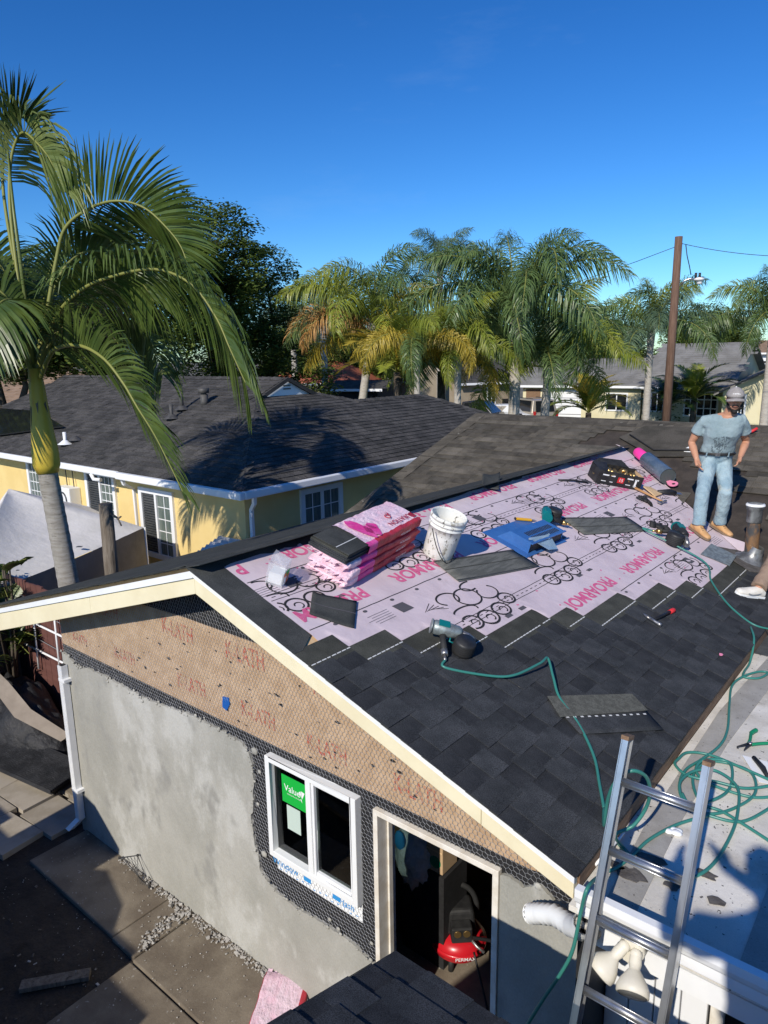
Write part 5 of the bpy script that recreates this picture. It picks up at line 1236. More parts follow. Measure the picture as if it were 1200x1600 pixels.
# ---- queen palms
QV = {}
def qmeshes(kind):
    if kind not in QV: QV[kind] = [frond_mesh('frond', 3.6, dr, 132, .86, .027, [M_[kind], M_['rachis']], 40 + i, 1.3, 2.6, seg=4, rise=ri, fwd=.25) for i, (dr, ri) in enumerate(((2.1, 1.0), (2.7, 1.15), (1.6, .9)))]
    return QV[kind]
def queen_palm(px, py_crown, depth, R, label, kinds, trunk_r=.17, lean=0, nf=16, seed=0, up=1.0, tpx=None, grp='queen palms along the street behind the roofs'):
    random.seed(seed); c = atd(px, py_crown, depth); bx = atd(tpx if tpx else px, py_crown, depth)
    t = thing('queen_palm', label, 'palm tree', (bx.x, bx.y, 0), grp)
    q = MB(); pts, rs = [], []
    for i in range(24):
        k = i / 23; pts.append(V((bx.x, bx.y, 0)).lerp(c, k)); rs.append(trunk_r * (1.15 - .25 * k) * (1.04 if i % 2 else 1) + (.06 * max(0, k - .85) / .15))
    q.tube(pts, rs, 12); q.build('trunk', M_['bark2'], t)
    q = MB()
    for k in range(9): a = k * 2.4; q.tube([c + V((0, 0, -.35)), c + V((cos(a) * .22, sin(a) * .22, .25 + .02 * k))], [.09, .03], 5)
    q.build('leaf_bases', M_['treebark'], t)
    for k in range(nf):
        kind = random.choices(list(kinds), [kinds[z] for z in kinds])[0]
        a = k * 2.39996 + random.uniform(-.2, .2); e = .80 - 1.55 * (k / nf) + random.uniform(-.12, .12)
        if kind in ('qyellow', 'qorange'): e = min(e, -.15) - .1
        place('frond', random.choice(qmeshes(kind)), t, fr_mat(c, a, e * up, random.uniform(-.3, .3)) @ Matrix.Scale(R / 3.6 * random.uniform(.88, 1.08), 4), world=True)
    return t
queen_palm(583, 505, 30, 4.6, 'queen palm with one dry orange frond and a bare slim trunk left of the group', {'qgreen': 4, 'qlime': 6, 'qyellow': 1.5}, .17, seed=1, nf=15, tpx=548)
oc = atd(583, 530, 30)
o_ = bpy.data.objects['queen_palm']; place('frond', qmeshes('qorange')[0], o_, fr_mat(oc, RA + pi - .1, .05, .1) @ Matrix.Scale(1.25, 4), world=True); place('frond', qmeshes('qorange')[1], o_, fr_mat(oc, RA + pi + .25, .0, .1) @ Matrix.Scale(1.15, 4), world=True); place('frond', qmeshes('qyellow')[2], o_, fr_mat(oc, RA + pi - .4, -.5, .1) @ Matrix.Scale(1.1, 4), world=True); place('frond', qmeshes('qyellow')[1], o_, fr_mat(oc, RA + .2, .28, .1) @ Matrix.Scale(1.4, 4), world=True)
queen_palm(652, 545, 25, 3.0, 'queen palm with twin thin white trunks and lime fronds in the middle of the group', {'qlime': 6, 'qgreen': 1, 'qyellow': 4}, .11, seed=2, nf=12)
queen_palm(716, 556, 25.5, 2.9, 'queen palm with a yellowed lower skirt left of the tallest palm', {'qgreen': 2, 'qlime': 4, 'qyellow': 4}, .13, seed=3, nf=12)
queen_palm(808, 498, 27, 5.2, 'largest queen palm, deep green crown on a thick pale trunk', {'qgreen': 8, 'qlime': 1}, .21, seed=4, nf=22, tpx=806)
queen_palm(858, 575, 27.5, 4.2, 'green queen palm leaning beside the largest palm with fronds reaching the old roof', {'qgreen': 4, 'qlime': 3}, .17, seed=5, nf=13, tpx=848)
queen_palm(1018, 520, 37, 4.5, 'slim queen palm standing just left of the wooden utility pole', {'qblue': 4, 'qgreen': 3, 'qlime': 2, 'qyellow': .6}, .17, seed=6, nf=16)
queen_palm(1210, 500, 36, 4.2, 'palm cut by the right edge of the photo', {'qgreen': 3, 'qlime': 2}, .2, seed=7, nf=18)
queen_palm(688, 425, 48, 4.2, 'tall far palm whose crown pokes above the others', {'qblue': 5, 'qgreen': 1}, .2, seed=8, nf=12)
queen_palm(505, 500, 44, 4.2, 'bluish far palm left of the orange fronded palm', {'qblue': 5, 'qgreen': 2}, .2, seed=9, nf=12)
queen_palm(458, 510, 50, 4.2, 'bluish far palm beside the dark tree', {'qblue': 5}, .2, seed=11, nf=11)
# ---- broadleaf trees: limbs carrying leaf sprays
def spray_mesh(seed, n=70, R=.6, leaf=.13):
    random.seed(seed); b_ = MB()
    for _ in range(n):
        p = V((random.gauss(0, 1), random.gauss(0, 1), random.gauss(0, .55))); p = p.normalized() * R * random.random() ** .45; p.z *= .62
        a = random.uniform(0, 2 * pi); d = V((cos(a), sin(a), random.uniform(-.7, .25))).normalized(); s_ = d.cross(V((random.uniform(-.4, .4), random.uniform(-.4, .4), 1))).normalized()
        L_ = leaf * random.uniform(.7, 1.5); w = L_ * .36
        b_.add([p, p + d * L_ * .5 + s_ * w, p + d * L_, p + d * L_ * .5 - s_ * w], [(0, 1, 2, 3)], 0 if random.random() < .75 else 1)
    return b_
SPR = [spray_mesh(200 + i) for i in range(5)]
def tree(name, label, cat, base, blobs, mats=('tleaf', 'tleaf2'), trunk_r=.3, seed=0, dens=1.0, sc=1.0, grp=None):
    """blobs: (centre, rx, rz) ellipsoids that hold the leaf sprays"""
    random.seed(seed); t = thing(name, label, cat, (base[0], base[1], 0), grp); base = V(base)
    tr_ = MB(); top = sum((V(b_[0]) for b_ in blobs), V()) / len(blobs); fork = base.lerp(V((top.x, top.y, base.z)), .2) + V((0, 0, (top.z - base.z) * .35))
    tr_.tube([base, base.lerp(fork, .5) + V((.1, 0, 0)), fork], [trunk_r * 1.2, trunk_r, trunk_r * .8], 10)
    cb = MB()
    for c, rx, rz2 in blobs:
        c = V(c); tr_.tube([fork, fork.lerp(c, .5) + V((random.uniform(-.4, .4), random.uniform(-.4, .4), .3)), c], [trunk_r * .6, trunk_r * .35, trunk_r * .1], 6)
        n = int(dens * 26 * rx * rx * .9)
        for _ in range(n):
            d = V((random.gauss(0, 1), random.gauss(0, 1), random.gauss(0, 1))).normalized(); r = random.uniform(.45, 1.0) ** .6
            r *= 1 + .25 * noise.noise(d * 2.3 + V((seed, 0, 0)))
            p = c + V((d.x * rx * r, d.y * rx * r, d.z * rz2 * r))
            if random.random() < .10: tr_.tube([c.lerp(p, .2), p], [trunk_r * .09, .015], 4)
            s_ = random.choice(SPR); k = sc * random.uniform(.75, 1.35); Mx = T(p) @ RZ(random.uniform(0, 6.28)) @ RX(random.uniform(-.4, .4)) @ Matrix.Scale(k, 4)
            bI = len(cb.v); cb.v += [tuple(Mx @ V(v_)) for v_ in s_.v]; cb.f += [tuple(i + bI for i in f) for f in s_.f]; cb.m += s_.m; cb.sm += s_.sm
    tr_.build('trunk', M_['treebark'], t); cb.build('crown', [M_[m] for m in mats], t, fix=False); return t
def A(px, py, d): return tuple(atd(px, py, d))
def gb_(px, d): p = atd(px, 600, d); return (p.x, p.y, 0)
tree('shade_tree', 'dark green broadleaf tree rising highest behind the yellow house roof', 'tree', gb_(345, 33), [(A(335, 375, 33), 1.9, 1.6), (A(300, 350, 34), 1.6, 1.3), (A(365, 420, 33), 2.0, 1.6), (A(325, 470, 32), 2.4, 1.9), (A(290, 440, 33), 2.0, 1.7), (A(345, 540, 32), 2.4, 1.7)], seed=1, trunk_r=.35)
tree('shade_tree', 'dense dark tree between the tall tree and the orange fronded palm', 'tree', gb_(415, 36), [(A(415, 430, 36), 1.6, 1.4), (A(405, 490, 35), 2.2, 1.9), (A(430, 540, 35), 1.8, 1.6), (A(385, 560, 34), 2.2, 1.6)], seed=2, trunk_r=.3)
tree('shade_tree', 'broad dark tree behind the king palm crown', 'tree', gb_(190, 26), [(A(250, 400, 27), 1.7, 1.4), (A(255, 330, 28), 1.0, .8), (A(200, 470, 26), 2.1, 1.6), (A(120, 480, 26), 2.3, 1.8), (A(250, 500, 26), 1.9, 1.5), (A(160, 545, 25), 1.9, 1.2), (A(60, 520, 25), 2.1, 1.6)], seed=3, trunk_r=.35)
tree('shade_tree', 'dark tree at the far left edge behind the palm', 'tree', gb_(10, 24), [(A(0, 470, 24), 2.0, 1.7), (A(25, 545, 24), 1.9, 1.1), (A(-60, 520, 24), 2.0, 1.6)], seed=4)
for i, (px, py, d, r, lab) in enumerate(((480, 545, 60, 3.2, 'hazy dark tree behind the red tile roof'), (560, 530, 66, 3.4, 'round tree far behind the slim palm trunk'), (640, 530, 62, 3.4, 'dark tree behind the lime palm'), (720, 520, 58, 3.4, 'dark tree behind the yellow skirted palm'), (780, 530, 58, 3.2, 'dark tree left of the thick pale trunk'), (900, 520, 64, 3.2, 'dark tree to the right of the largest palm'), (960, 530, 66, 2.8, 'low tree left of the slim palm'), (1095, 512, 74, 3.2, 'olive tree on the skyline right of the utility pole'), (1135, 520, 70, 2.6, 'olive tree beside the cut palm'))):
    tree('far_tree', lab, 'tree', gb_(px, d), [(A(px, py, d), r, r * .75), (A(px + 18, py + 22, d), r * .9, r * .7), (A(px - 20, py + 25, d), r * .9, r * .7)], seed=20 + i, dens=.8, sc=1.25, grp='trees on the far skyline')
# shrubs, cycads
def cycad(name, label, px, py, d, L_, kinds, n=22, seed=0, z=None, up=.9):
    random.seed(seed); c = atd(px, py, d); t = thing(name, label, 'plant', (c.x, c.y, 0), None)
    q = MB(); q.tube([(c.x, c.y, 0), c], [.2, .16], 8); q.build('trunk', M_['treebark'], t)
    me = [frond_mesh('frond', 1.0, 1.3, 30, .24, .03, [M_[k], M_['rachis']], 90 + seed + i, .1, .3, seg=2, rise=.7) for i, k in enumerate(kinds)]
    for k in range(n): place('frond', random.choice(me), t, fr_mat(c, k * 2.4, random.uniform(-.2, 1.0) * up, 0) @ Matrix.Scale(L_ * random.uniform(.85, 1.1), 4), world=True)
cycad('sago_plant', 'dark spiky sago plant at the right edge behind the worker', 1185, 652, 44, 2.1, ('cycad',), 26, 1)
cycad('young_palm', 'bright yellow green young palm in front of the cream garage', 920, 645, 38, 2.6, ('qlime', 'qyellow'), 22, 2, up=1.0)
cycad('young_palm', 'young palm in front of the barred window left of the worker', 1085, 625, 42, 2.6, ('qlime', 'cycad'), 22, 3)
cycad('young_palm', 'dark bushy palm right of the slim palm trunk', 1045, 635, 43, 2.2, ('cycad',), 20, 4)
cycad('young_palm', 'lime young palm below the twin trunk palm', 622, 582, 28, 2.9, ('qlime', 'qyellow'), 22, 5)
cycad('young_palm', 'yellowish young palm below the yellow skirted palm', 690, 580, 29, 2.9, ('qyellow', 'qlime'), 22, 6)
tree('street_bush', 'dark clipped bush beside the barred house window', 'bush', gb_(1060, 46), [(A(1060, 640, 46), 1.4, 1.2)], seed=60, dens=1.4)
tree('street_bush', 'tall dark cypress bush near the right edge', 'bush', gb_(1182, 47), [(A(1180, 635, 47), .9, 1.5)], seed=61, dens=1.8)
tree('street_bush', 'dark shrub in front of the red tile roof house', 'bush', gb_(490, 34), [(A(488, 598, 34), 1.2, .9)], seed=62, dens=1.6)
# leafy shrub at the left edge, below the palm
random.seed(12); sh = thing('split_leaf_shrub', 'large leaved green shrub at the left edge behind the barge board', 'shrub', (-9.55, 3.72, 0))
q = MB(); vs = []
def big_leaf(mb, o, d, L_, W_):
    d = d.normalized(); s_ = d.cross(V((0, 0, 1))).normalized(); n_ = 7
    for k in range(n_):
        t = (k + .6) / n_; p = o + d * L_ * t * .8 + V((0, 0, -.35 * L_ * t * t))
        for sd in (-1, 1):
            l2 = W_ * sin(pi * (.15 + .8 * t)) ; tip = p + s_ * sd * l2 + d * L_ * .22 + V((0, 0, -.22 * l2)); w = L_ * .055
            mb.add([p - d * w, p + s_ * sd * l2 * .5 - d * w * .4 + d * L_ * .08, tip, p + s_ * sd * l2 * .5 + d * w * 1.4 + d * L_ * .10, p + d * w * 1.2], [(0, 1, 2, 3, 4)], 0)
    mb.tube([o, o + d * L_ * .4 + V((0, 0, -.04 * L_)), o + d * L_ + V((0, 0, -.35 * L_))], .006, 4, 1)
for k in range(44):
    a = k * 2.4; h = random.uniform(.9, 2.15); o = V((-9.55 + .15 * cos(a), 3.66 + .12 * sin(a), h)); d = V((cos(a), .55 * sin(a) - .25, random.uniform(.1, .9)))
    m = MB(); big_leaf(m, o, d, random.uniform(.42, .62), random.uniform(.16, .24)); m.build('leaf', [M_['kleaf'], M_['rachis']], sh, fix=False)
q = MB()
for k in range(6): a = k; q.tube([(-9.55, 3.68, 0), (-9.55 + .15 * cos(a), 3.68 + .1 * sin(a), 1.2), (-9.55 + .2 * cos(a), 3.66 + .15 * sin(a), 2.1)], [.03, .02, .01], 5)
q.build('stem', M_['treebark'], sh)
# ================================================================ STREET, FAR HOUSES, POLE, CARS
ea, eb = atd(815, 600, 50), atd(1155, 603, 42.6); sd_ = (eb - ea); sd_.z = 0; sd_.normalize(); sn = V((-sd_.y, sd_.x, 0))      # along the street, away from it
so0 = (ea + eb) / 2
def strip(name, d0, d1, z, m):
    q = MB(); o = V((so0.x, so0.y, 0)); q.add([tuple(o + sd_ * a + sn * b_ + V((0, 0, z))) for a, b_ in ((-120, d0), (120, d0), (120, d1), (-120, d1))], [(0, 1, 2, 3)]); return props(q.build(name, M_[m]), kind='structure')
strip('lawn', -26, 0, .004, 'lawn'); strip('street', -19, -9, .009, 'asphalt'); strip('pavement', -8.4, -6.8, .012, 'paver')
def far_house(label, p0, p1, depth, ez, pitch, wall, roof, wins=(), name='far_house', hip=0, over=.45, gable_front=False):
    p0, p1 = V((p0[0], p0[1], 0)), V((p1[0], p1[1], 0)); u = (p1 - p0).normalized(); L_ = (p1 - p0).length; n = V((-u.y, u.x, 0))
    if n.dot(FWD) < 0: n = -n
    t = thing(name, label, 'house', tuple(p0))
    P = lambda a, b_, z: p0 + u * a + n * b_ + V((0, 0, z))
    q = MB(); q.prism([P(0, 0, 0), P(L_, 0, 0), P(L_, depth, 0), P(0, depth, 0)], (0, 0, ez))
    if gable_front: q.prism([P(0, 0, ez), P(L_, 0, ez), P(L_ / 2, 0, ez + L_ / 2 * pitch)], tuple(n * depth))
    elif not hip:
        for a in (0, L_ - .12): q.prism([P(a, 0, ez), P(a, depth, ez), P(a, depth / 2, ez + depth / 2 * pitch)], tuple(u * .12))
    q.build('wall', M_[wall], t)
    q = MB(); zb = ez - over * pitch
    if gable_front:
        zr = ez + L_ / 2 * pitch
        A1 = [P(-over, -over, zb), P(-over, depth + over, zb), P(L_ / 2, depth + over, zr), P(L_ / 2, -over, zr)]; B1 = [P(L_ + over, -over, zb), P(L_ + over, depth + over, zb), P(L_ / 2, depth + over, zr), P(L_ / 2, -over, zr)]
        planes = ((A1, n, (u + V((0, 0, pitch)))), (B1, n, (-u + V((0, 0, pitch)))))
    else:
        zr = ez + depth / 2 * pitch; h = hip
        A1 = [P(-over, -over, zb), P(L_ + over, -over, zb), P(L_ + over - h, depth / 2, zr), P(-over + h, depth / 2, zr)]; B1 = [P(-over, depth + over, zb), P(L_ + over, depth + over, zb), P(L_ + over - h, depth / 2, zr), P(-over + h, depth / 2, zr)]
        planes = ((A1, u, (n + V((0, 0, pitch)))), (B1, u, (-n + V((0, 0, pitch)))))
        if h: q.prism([A1[0], A1[3], B1[0]], (0, 0, -.1)); q.prism([A1[1], A1[2], B1[1]], (0, 0, -.1))
    for pl, *_ in planes: q.prism(pl, (0, 0, -.10))
    r = q.build('roof', M_[roof], t)
    q = MB()
    for pl, a, b_ in planes[:2]: shingle_field(q, [p + V((0, 0, .012)) for p in pl], pl[0] + V((0, 0, .012)), a, b_, row=.3, wmin=.5, wmax=1.1, lift=.02)
    q.build('roof_courses', [M_[roof], M_[roof]], r, fix=False, kind='stuff')
    q = MB(); q.prism([P(-over, -over - .02, zb - .02), P(L_ + over, -over - .02, zb - .02), P(L_ + over, -over - .02, zb - .17), P(-over, -over - .02, zb - .17)], tuple(n * .05))
    if not gable_front: q.build('fascia', M_['whitetrim'], t)
    for (a, b_, z0, z1, kind) in wins:
        a, b_ = a * L_, b_ * L_
        if kind == 'garage':
            q = MB(); q.prism([P(a, -.03, z0), P(b_, -.03, z0), P(b_, -.03, z1), P(a, -.03, z1)], tuple(n * .06)); g = q.build('garage_door', M_['whitetrim'], t)
            for k in range(1, 4):
                z = z0 + (z1 - z0) * k / 4; q = MB(); q.prism([P(a, -.045, z), P(b_, -.045, z), P(b_, -.045, z + .03), P(a, -.045, z + .03)], tuple(n * .01)); q.build('panel_joint', M_['greyink'], g)
        elif kind == 'door':
            q = MB(); q.prism([P(a, -.03, z0), P(b_, -.03, z0), P(b_, -.03, z1), P(a, -.03, z1)], tuple(n * .05)); q.build('door', M_['barewood'], t)
        elif kind == 'open':
            q = MB(); q.prism([P(a, -.03, z0), P(b_, -.03, z0), P(b_, -.03, z1), P(a, -.03, z1)], tuple(n * .05)); q.build('dark_opening', M_['felt'], t)
        else:
            q = MB(); q.prism([P(a, -.05, z0), P(b_, -.05, z0), P(b_, -.05, z1), P(a, -.05, z1)], tuple(n * .06)); f = q.build('window', M_['whitetrim'], t)
            q = MB(); q.prism([P(a + .1, -.06, z0 + .1), P(b_ - .1, -.06, z0 + .1), P(b_ - .1, -.06, z1 - .1), P(a + .1, -.06, z1 - .1)], tuple(n * .02)); q.build('pane', M_['dark_glass'], f)
            q = MB(); nb = 5 if kind == 'bars' else 2
            for k in range(1, nb): x = a + (b_ - a) * k / nb; q.prism([P(x - .03, -.075, z0), P(x + .03, -.075, z0), P(x + .03, -.075, z1), P(x - .03, -.075, z1)], tuple(n * .02))
            for k in range(1, 3 if kind == 'bars' else 1): z = z0 + (z1 - z0) * k / 3; q.prism([P(a, -.08, z - .03), P(b_, -.08, z - .03), P(b_, -.08, z + .03), P(a, -.08, z + .03)], tuple(n * .02))
            if q.f: q.build('bar', M_['whitetrim'], f)
    return t
far_house('long cream house with white garage door and grey roof beyond the palms', atd(818, 600, 50), atd(1003, 601, 46), 8.5, 2.75, .36, 'housewall', 'greyroof', ((.03, .16, .1, 2.3, 'door'), (.2, .52, .05, 2.25, 'garage'), (.72, .9, .9, 2.1, 'win')))
far_house('cream house with barred window behind the worker', atd(1006, 601, 46), atd(1135, 602, 43), 10.5, 2.75, .47, 'housewall', 'greyroof', ((.1, .28, .9, 2.2, 'win'), (.52, .93, .7, 2.3, 'bars')))
far_house('cream gable wing at the right edge with a narrow white window', atd(1128, 640, 40.5), atd(1262, 640, 38.5), 9, 2.55, .50, 'housewall', 'greyroof', ((.18, .29, 1.0, 2.3, 'win'), (.5, .7, 1, 2.2, 'win')), gable_front=True)
far_house('tan stucco house with one dark window between the palms', atd(722, 600, 49), atd(812, 600, 51), 8, 3.0, .40, 'tanwall', 'yroof', ((.42, .58, 1.2, 2.6, 'win'), (.7, .95, .05, 1.6, 'open')))
far_house('house with a red tile roof left of the palm group', atd(425, 600, 57), atd(535, 600, 55), 8, 2.9, .36, 'housewall', 'tile', ((.3, .5, 1, 2.2, 'win'),), hip=2)
far_house('open dark carport with white beam below the slim palm', atd(512, 600, 43), atd(590, 600, 42), 6, 2.9, .10, 'felt', 'yroof', ((.15, .92, .05, 2.5, 'open'),), name='carport')
far_house('pale two storey building seen through the palm fronds', atd(455, 560, 75), atd(540, 560, 75), 9, 6.6, .2, 'whitetrim', 'greyroof', ((.1, .3, 4, 5.6, 'win'), (.45, .65, 4, 5.6, 'win')), name='far_building')
far_house('house with a tan tile roof behind the yellow house at the left edge', atd(-90, 600, 31), atd(150, 600, 30), 7, 2.75, .42, 'tanwall', 'tantile')
far_house('white roofed house on the skyline at the right edge', atd(1150, 560, 66), atd(1290, 560, 62), 8, 4.6, .25, 'whitetrim', 'tantile', ((.1, .3, 3, 4, 'win'),), name='far_building')
far_house('brown roofed house behind the thick pale palm trunk', atd(590, 590, 64), atd(720, 590, 62), 8, 3.0, .36, 'tanwall', 'yroof', ((.2, .4, 1, 2.2, 'win'),))
sw = thing('garden_wall', 'low stacked stone wall in front of the tan house', 'wall', tuple(V((atd(770, 640, 46).x, atd(770, 640, 46).y, 0))))
a = atd(762, 640, 46); c = atd(800, 640, 46); a.z = c.z = 0; d_ = (c - a).normalized(); stm = MB(); stm.box((0, 0, 0), (.40, .3, .17)); stme = stm.mesh('stone', M_['stone'])
random.seed(3)
for r_ in range(8):
    x = -.2 * (r_ % 2)
    while x < (c - a).length: place('stone', stme, sw, frame(a + d_ * x + V((0, 0, .09 + r_ * .18)), tuple(d_), tuple(V((-d_.y, d_.x, 0))), (0, 0, 1)) @ Matrix.Diagonal((random.uniform(.85, 1), 1, 1, 1)), world=True); x += .42
# utility pole
pp = atd(1041, 663, 31); pt = atd(1063, 370, 31); ptz = CAM.z + ray(1063, 370).z * ((V((pp.x, pp.y)) - V((0, 0))).length / V((ray(1063, 370).x, ray(1063, 370).y)).length)
up_ = thing('utility_pole', 'brown wooden utility pole with a street lamp arm rising behind the old roof', 'utility pole', (pp.x, pp.y, 0))
q = MB(); q.tube([(pp.x, pp.y, 0), (pp.x, pp.y, ptz)], [.19, .15], 14); q.build('pole', M_['polewood'], up_)
def pz(px, py): r = ray(px, py); k = V((pp.x, pp.y)).length / V((r.x, r.y)).length; return CAM + r * k
a = pz(1064, 446)
q = MB(); q.tube([a, pz(1070, 439), pz(1078, 436), pz(1087, 437)], .05, 6); q.build('lamp_arm', M_['alu'], up_)
h = pz(1088, 437); q = MB(); q.ball(h + RIGHT * .12, .18, 10, 0, None, (1.2, 1.2, .5)); q.lathe([(.10, .0), (.12, -.12), (.02, -.16)], 10, 0, T(h + RIGHT * .15 - V((0, 0, .05)))); lh = q.build('lamp_head', M_['whitetrim'], up_)
for dx in (-.02, .14): q = MB(); q.cyl(h + RIGHT * dx + V((0, 0, .05)), h + RIGHT * dx + V((0, 0, .26)), .05, 8); q.build('photocell', M_['black'], lh)
def sag(a, c, s_, n=14): return [a.lerp(c, i / n) + V((0, 0, -s_ * 4 * (i / n) * (1 - i / n))) for i in range(n + 1)]
q = MB(); q.tube(sag(pz(1072, 383), pz(1079, 432), .0) [:1] + [pz(1074, 400), pz(1078, 418), pz(1080, 430)], .02, 5); q.build('lamp_cable', M_['black'], up_)
wr = thing('overhead_wire', 'thin dark overhead wire running from the utility pole both ways', 'wire', tuple(pz(1066, 382)))
q = MB(); q.tube(sag(pz(1066, 381), atd(1330, 398, 27), .25), .016, 4); q.tube(sag(pz(1056, 386), atd(560, 500, 52), .9), .014, 4); q.build('cable', M_['blackhose'], wr)
# vehicles
def car(name, label, cat, p, heading, paint, L_=4.5, W_=1.8, H=1.5, kind='suv', cover=False):
    o = V((p[0], p[1], 0)); f = V(heading); f.z = 0; f.normalize(); s_ = V((-f.y, f.x, 0)); M = frame(o, tuple(f), tuple(s_), (0, 0, 1))
    t = thing(name, label, cat, M)
    h, l = H, L_ / 2
    prof = {'suv': [(-l, .35), (-l, .95), (-l + .12, 1.0), (-l + .3, h - .05), (-l + .6, h), (l - 2.1, h), (l - 1.25, 1.05), (l - .1, .92), (l, .75), (l, .35)],
            'sedan': [(-l, .35), (-l, .85), (-l + .6, .95), (-l + 1.2, h - .02), (-l + 2.3, h), (l - 1.3, .98), (l - .1, .82), (l, .7), (l, .35)],
            'pickup': [(-l, .45), (-l, 1.1), (-l + 1.75, 1.12), (-l + 1.85, h - .03), (-l + 2.2, h), (l - 2.1, h - .02), (l - 1.4, 1.15), (l - .1, 1.05), (l, .9), (l, .45)]}[kind]
    q = MB(); n_ = len(prof); tp_ = lambda z: 1 if z < 1.0 else 1 - .20 * (z - 1.0) / max(.1, h - 1.0)
    vs = [(x, W_ / 2 * tp_(z) * sgn, z) for sgn in (-1, 1) for x, z in prof]
    q.add(vs, [tuple(range(n_ - 1, -1, -1)), tuple(range(n_, 2 * n_))] + [(i, (i + 1) % n_, n_ + (i + 1) % n_, n_ + i) for i in range(n_)])
    b_ = q.build('cover' if cover else 'body', M_['carcover'] if cover else M_[paint], t, world=False); bevel(b_, .06, 3, 20)
    for x in (-l + .85, l - .9):
        for sgn in (-1, 1):
            w = MB(); w.cyl((x, sgn * (W_ / 2 - .12), .34), (x, sgn * (W_ / 2 + .02), .34), .34, 16); wo2 = w.build('wheel', M_['tyre'], t, world=False)
            w = MB(); w.cyl((x, sgn * (W_ / 2), .34), (x, sgn * (W_ / 2 + .03), .34), .2, 12); w.build('rim', M_['alu'], wo2, world=False)
    if cover: return t
    zr = h - .10; zl = 1.08 if kind != 'sedan' else .98
    yy = W_ / 2
    x0, x1 = {'suv': (-l + .45, l - 2.0), 'sedan': (-l + 1.1, l - 2.0), 'pickup': (-l + 2.0, l - 2.0)}[kind]
    for sgn in (-1, 1):
        w = MB(); e = .012 * sgn
        w.add([(x0 - .1, sgn * yy * tp_(zl) + e, zl), (x1 + .45, sgn * yy * tp_(zl) + e, zl), (x1, sgn * yy * tp_(zr) + e, zr), (x0 + .05, sgn * yy * tp_(zr) + e, zr)], [(0, 1, 2, 3)]); w.build('side_window', M_['dark_glass'], t, world=False)
    xr = {'suv': (-l + .10, -l + .27), 'sedan': (-l + .62, -l + 1.12), 'pickup': (-l + 1.74, -l + 1.83)}[kind]
    w = MB(); w.add([(xr[0] - .02, -yy * .72, zl), (xr[0] - .02, yy * .72, zl), (xr[1] - .02, yy * .66, zr), (xr[1] - .02, -yy * .66, zr)], [(0, 1, 2, 3)]); w.build('rear_window', M_['dark_glass'], t, world=False)
    xf = {'suv': (l - 1.3, l - 2.03), 'sedan': (l - 1.4, l - 2.1), 'pickup': (l - 1.5, l - 2.05)}[kind]
    w = MB(); w.add([(xf[0] + .03, -yy * .8, zl + .02), (xf[0] + .03, yy * .8, zl + .02), (xf[1] + .03, yy * .68, zr), (xf[1] + .03, -yy * .68, zr)], [(0, 1, 2, 3)]); w.build('windscreen', M_['dark_glass'], t, world=False)
    for sgn in (-1, 1):
        w = MB(); w.box((-l - .005, sgn * (yy - .12), .95), (.06, .16, .34)); w.build('tail_light', M_['lamp_red'], t, world=False)
        w = MB(); w.box((l - .03, sgn * (yy - .25), .72), (.08, .3, .14)); w.build('headlight', M_['whitetrim'], t, world=False)
    if kind == 'suv':
        w = MB(); w.box((-l - .01, 0, .62), (.03, .52, .13)); w.build('number_plate', M_['white'], t, world=False)
        for sgn in (-1, 1): w = MB(); w.tube([(-l + .6, sgn * .62, h + .03), (l - 2.2, sgn * .62, h + .03)], .02, 5); w.build('roof_rail', M_['black'], t, world=False)
    if kind == 'sedan':
        for sgn in (-1, 1): w = MB(); w.tube([(-l + 1.3, sgn * .6, h - .01), (l - 2.2, sgn * .6, h)], .02, 5); w.build('roof_trim', M_['black'], t, world=False)
    return t
car('parked_truck', 'black pickup truck parked before the tan house', 'truck', atd(748, 640, 45), RIGHT * 1 - FWD * .55, 'carblack', 5.3, 1.9, 1.86, 'pickup')
car('covered_car', 'car under a silver cover between the truck and the van', 'car', atd(797, 640, 46.5), RIGHT - FWD * .4, 'carcover', 4.4, 1.75, 1.5, 'sedan', True)
car('parked_van', 'champagne coloured van seen from behind, beside the covered car', 'van', atd(826, 640, 47.5), FWD + RIGHT * -.3, 'cargold', 4.6, 1.85, 1.85, 'suv')
car('parked_car', 'pale blue car of which only the roof shows above the old ridge', 'car', atd(985, 660, 32.5), RIGHT + FWD * .15, 'carblue', 4.5, 1.8, 1.50, 'sedan')
tl = thing('red_trailer', 'small red utility trailer under the carport', 'trailer', tuple(V((atd(553, 620, 39).x, atd(553, 620, 39).y, 0))))
a = atd(553, 620, 39); a.z = 0; Mx = frame(a, tuple(sd_), tuple(sn), (0, 0, 1))
q = MB(); q.box((0, 0, .75), (2.2, 1.2, .12), Mx)
for x in (-1.05, 1.05): q.box((x, 0, 1.15), (.06, 1.2, .7), Mx)
for z in (1.1, 1.5): q.box((0, -.6, z), (2.1, .05, .06), Mx); q.box((0, .6, z), (2.1, .05, .06), Mx)
q.build('frame', M_['redmat'], tl)
for sgn in (-1, 1): q = MB(); q.cyl(Mx @ V((0, sgn * .7, .35)), Mx @ V((0, sgn * .85, .35)), .35, 14); q.build('wheel', M_['tyre'], tl)
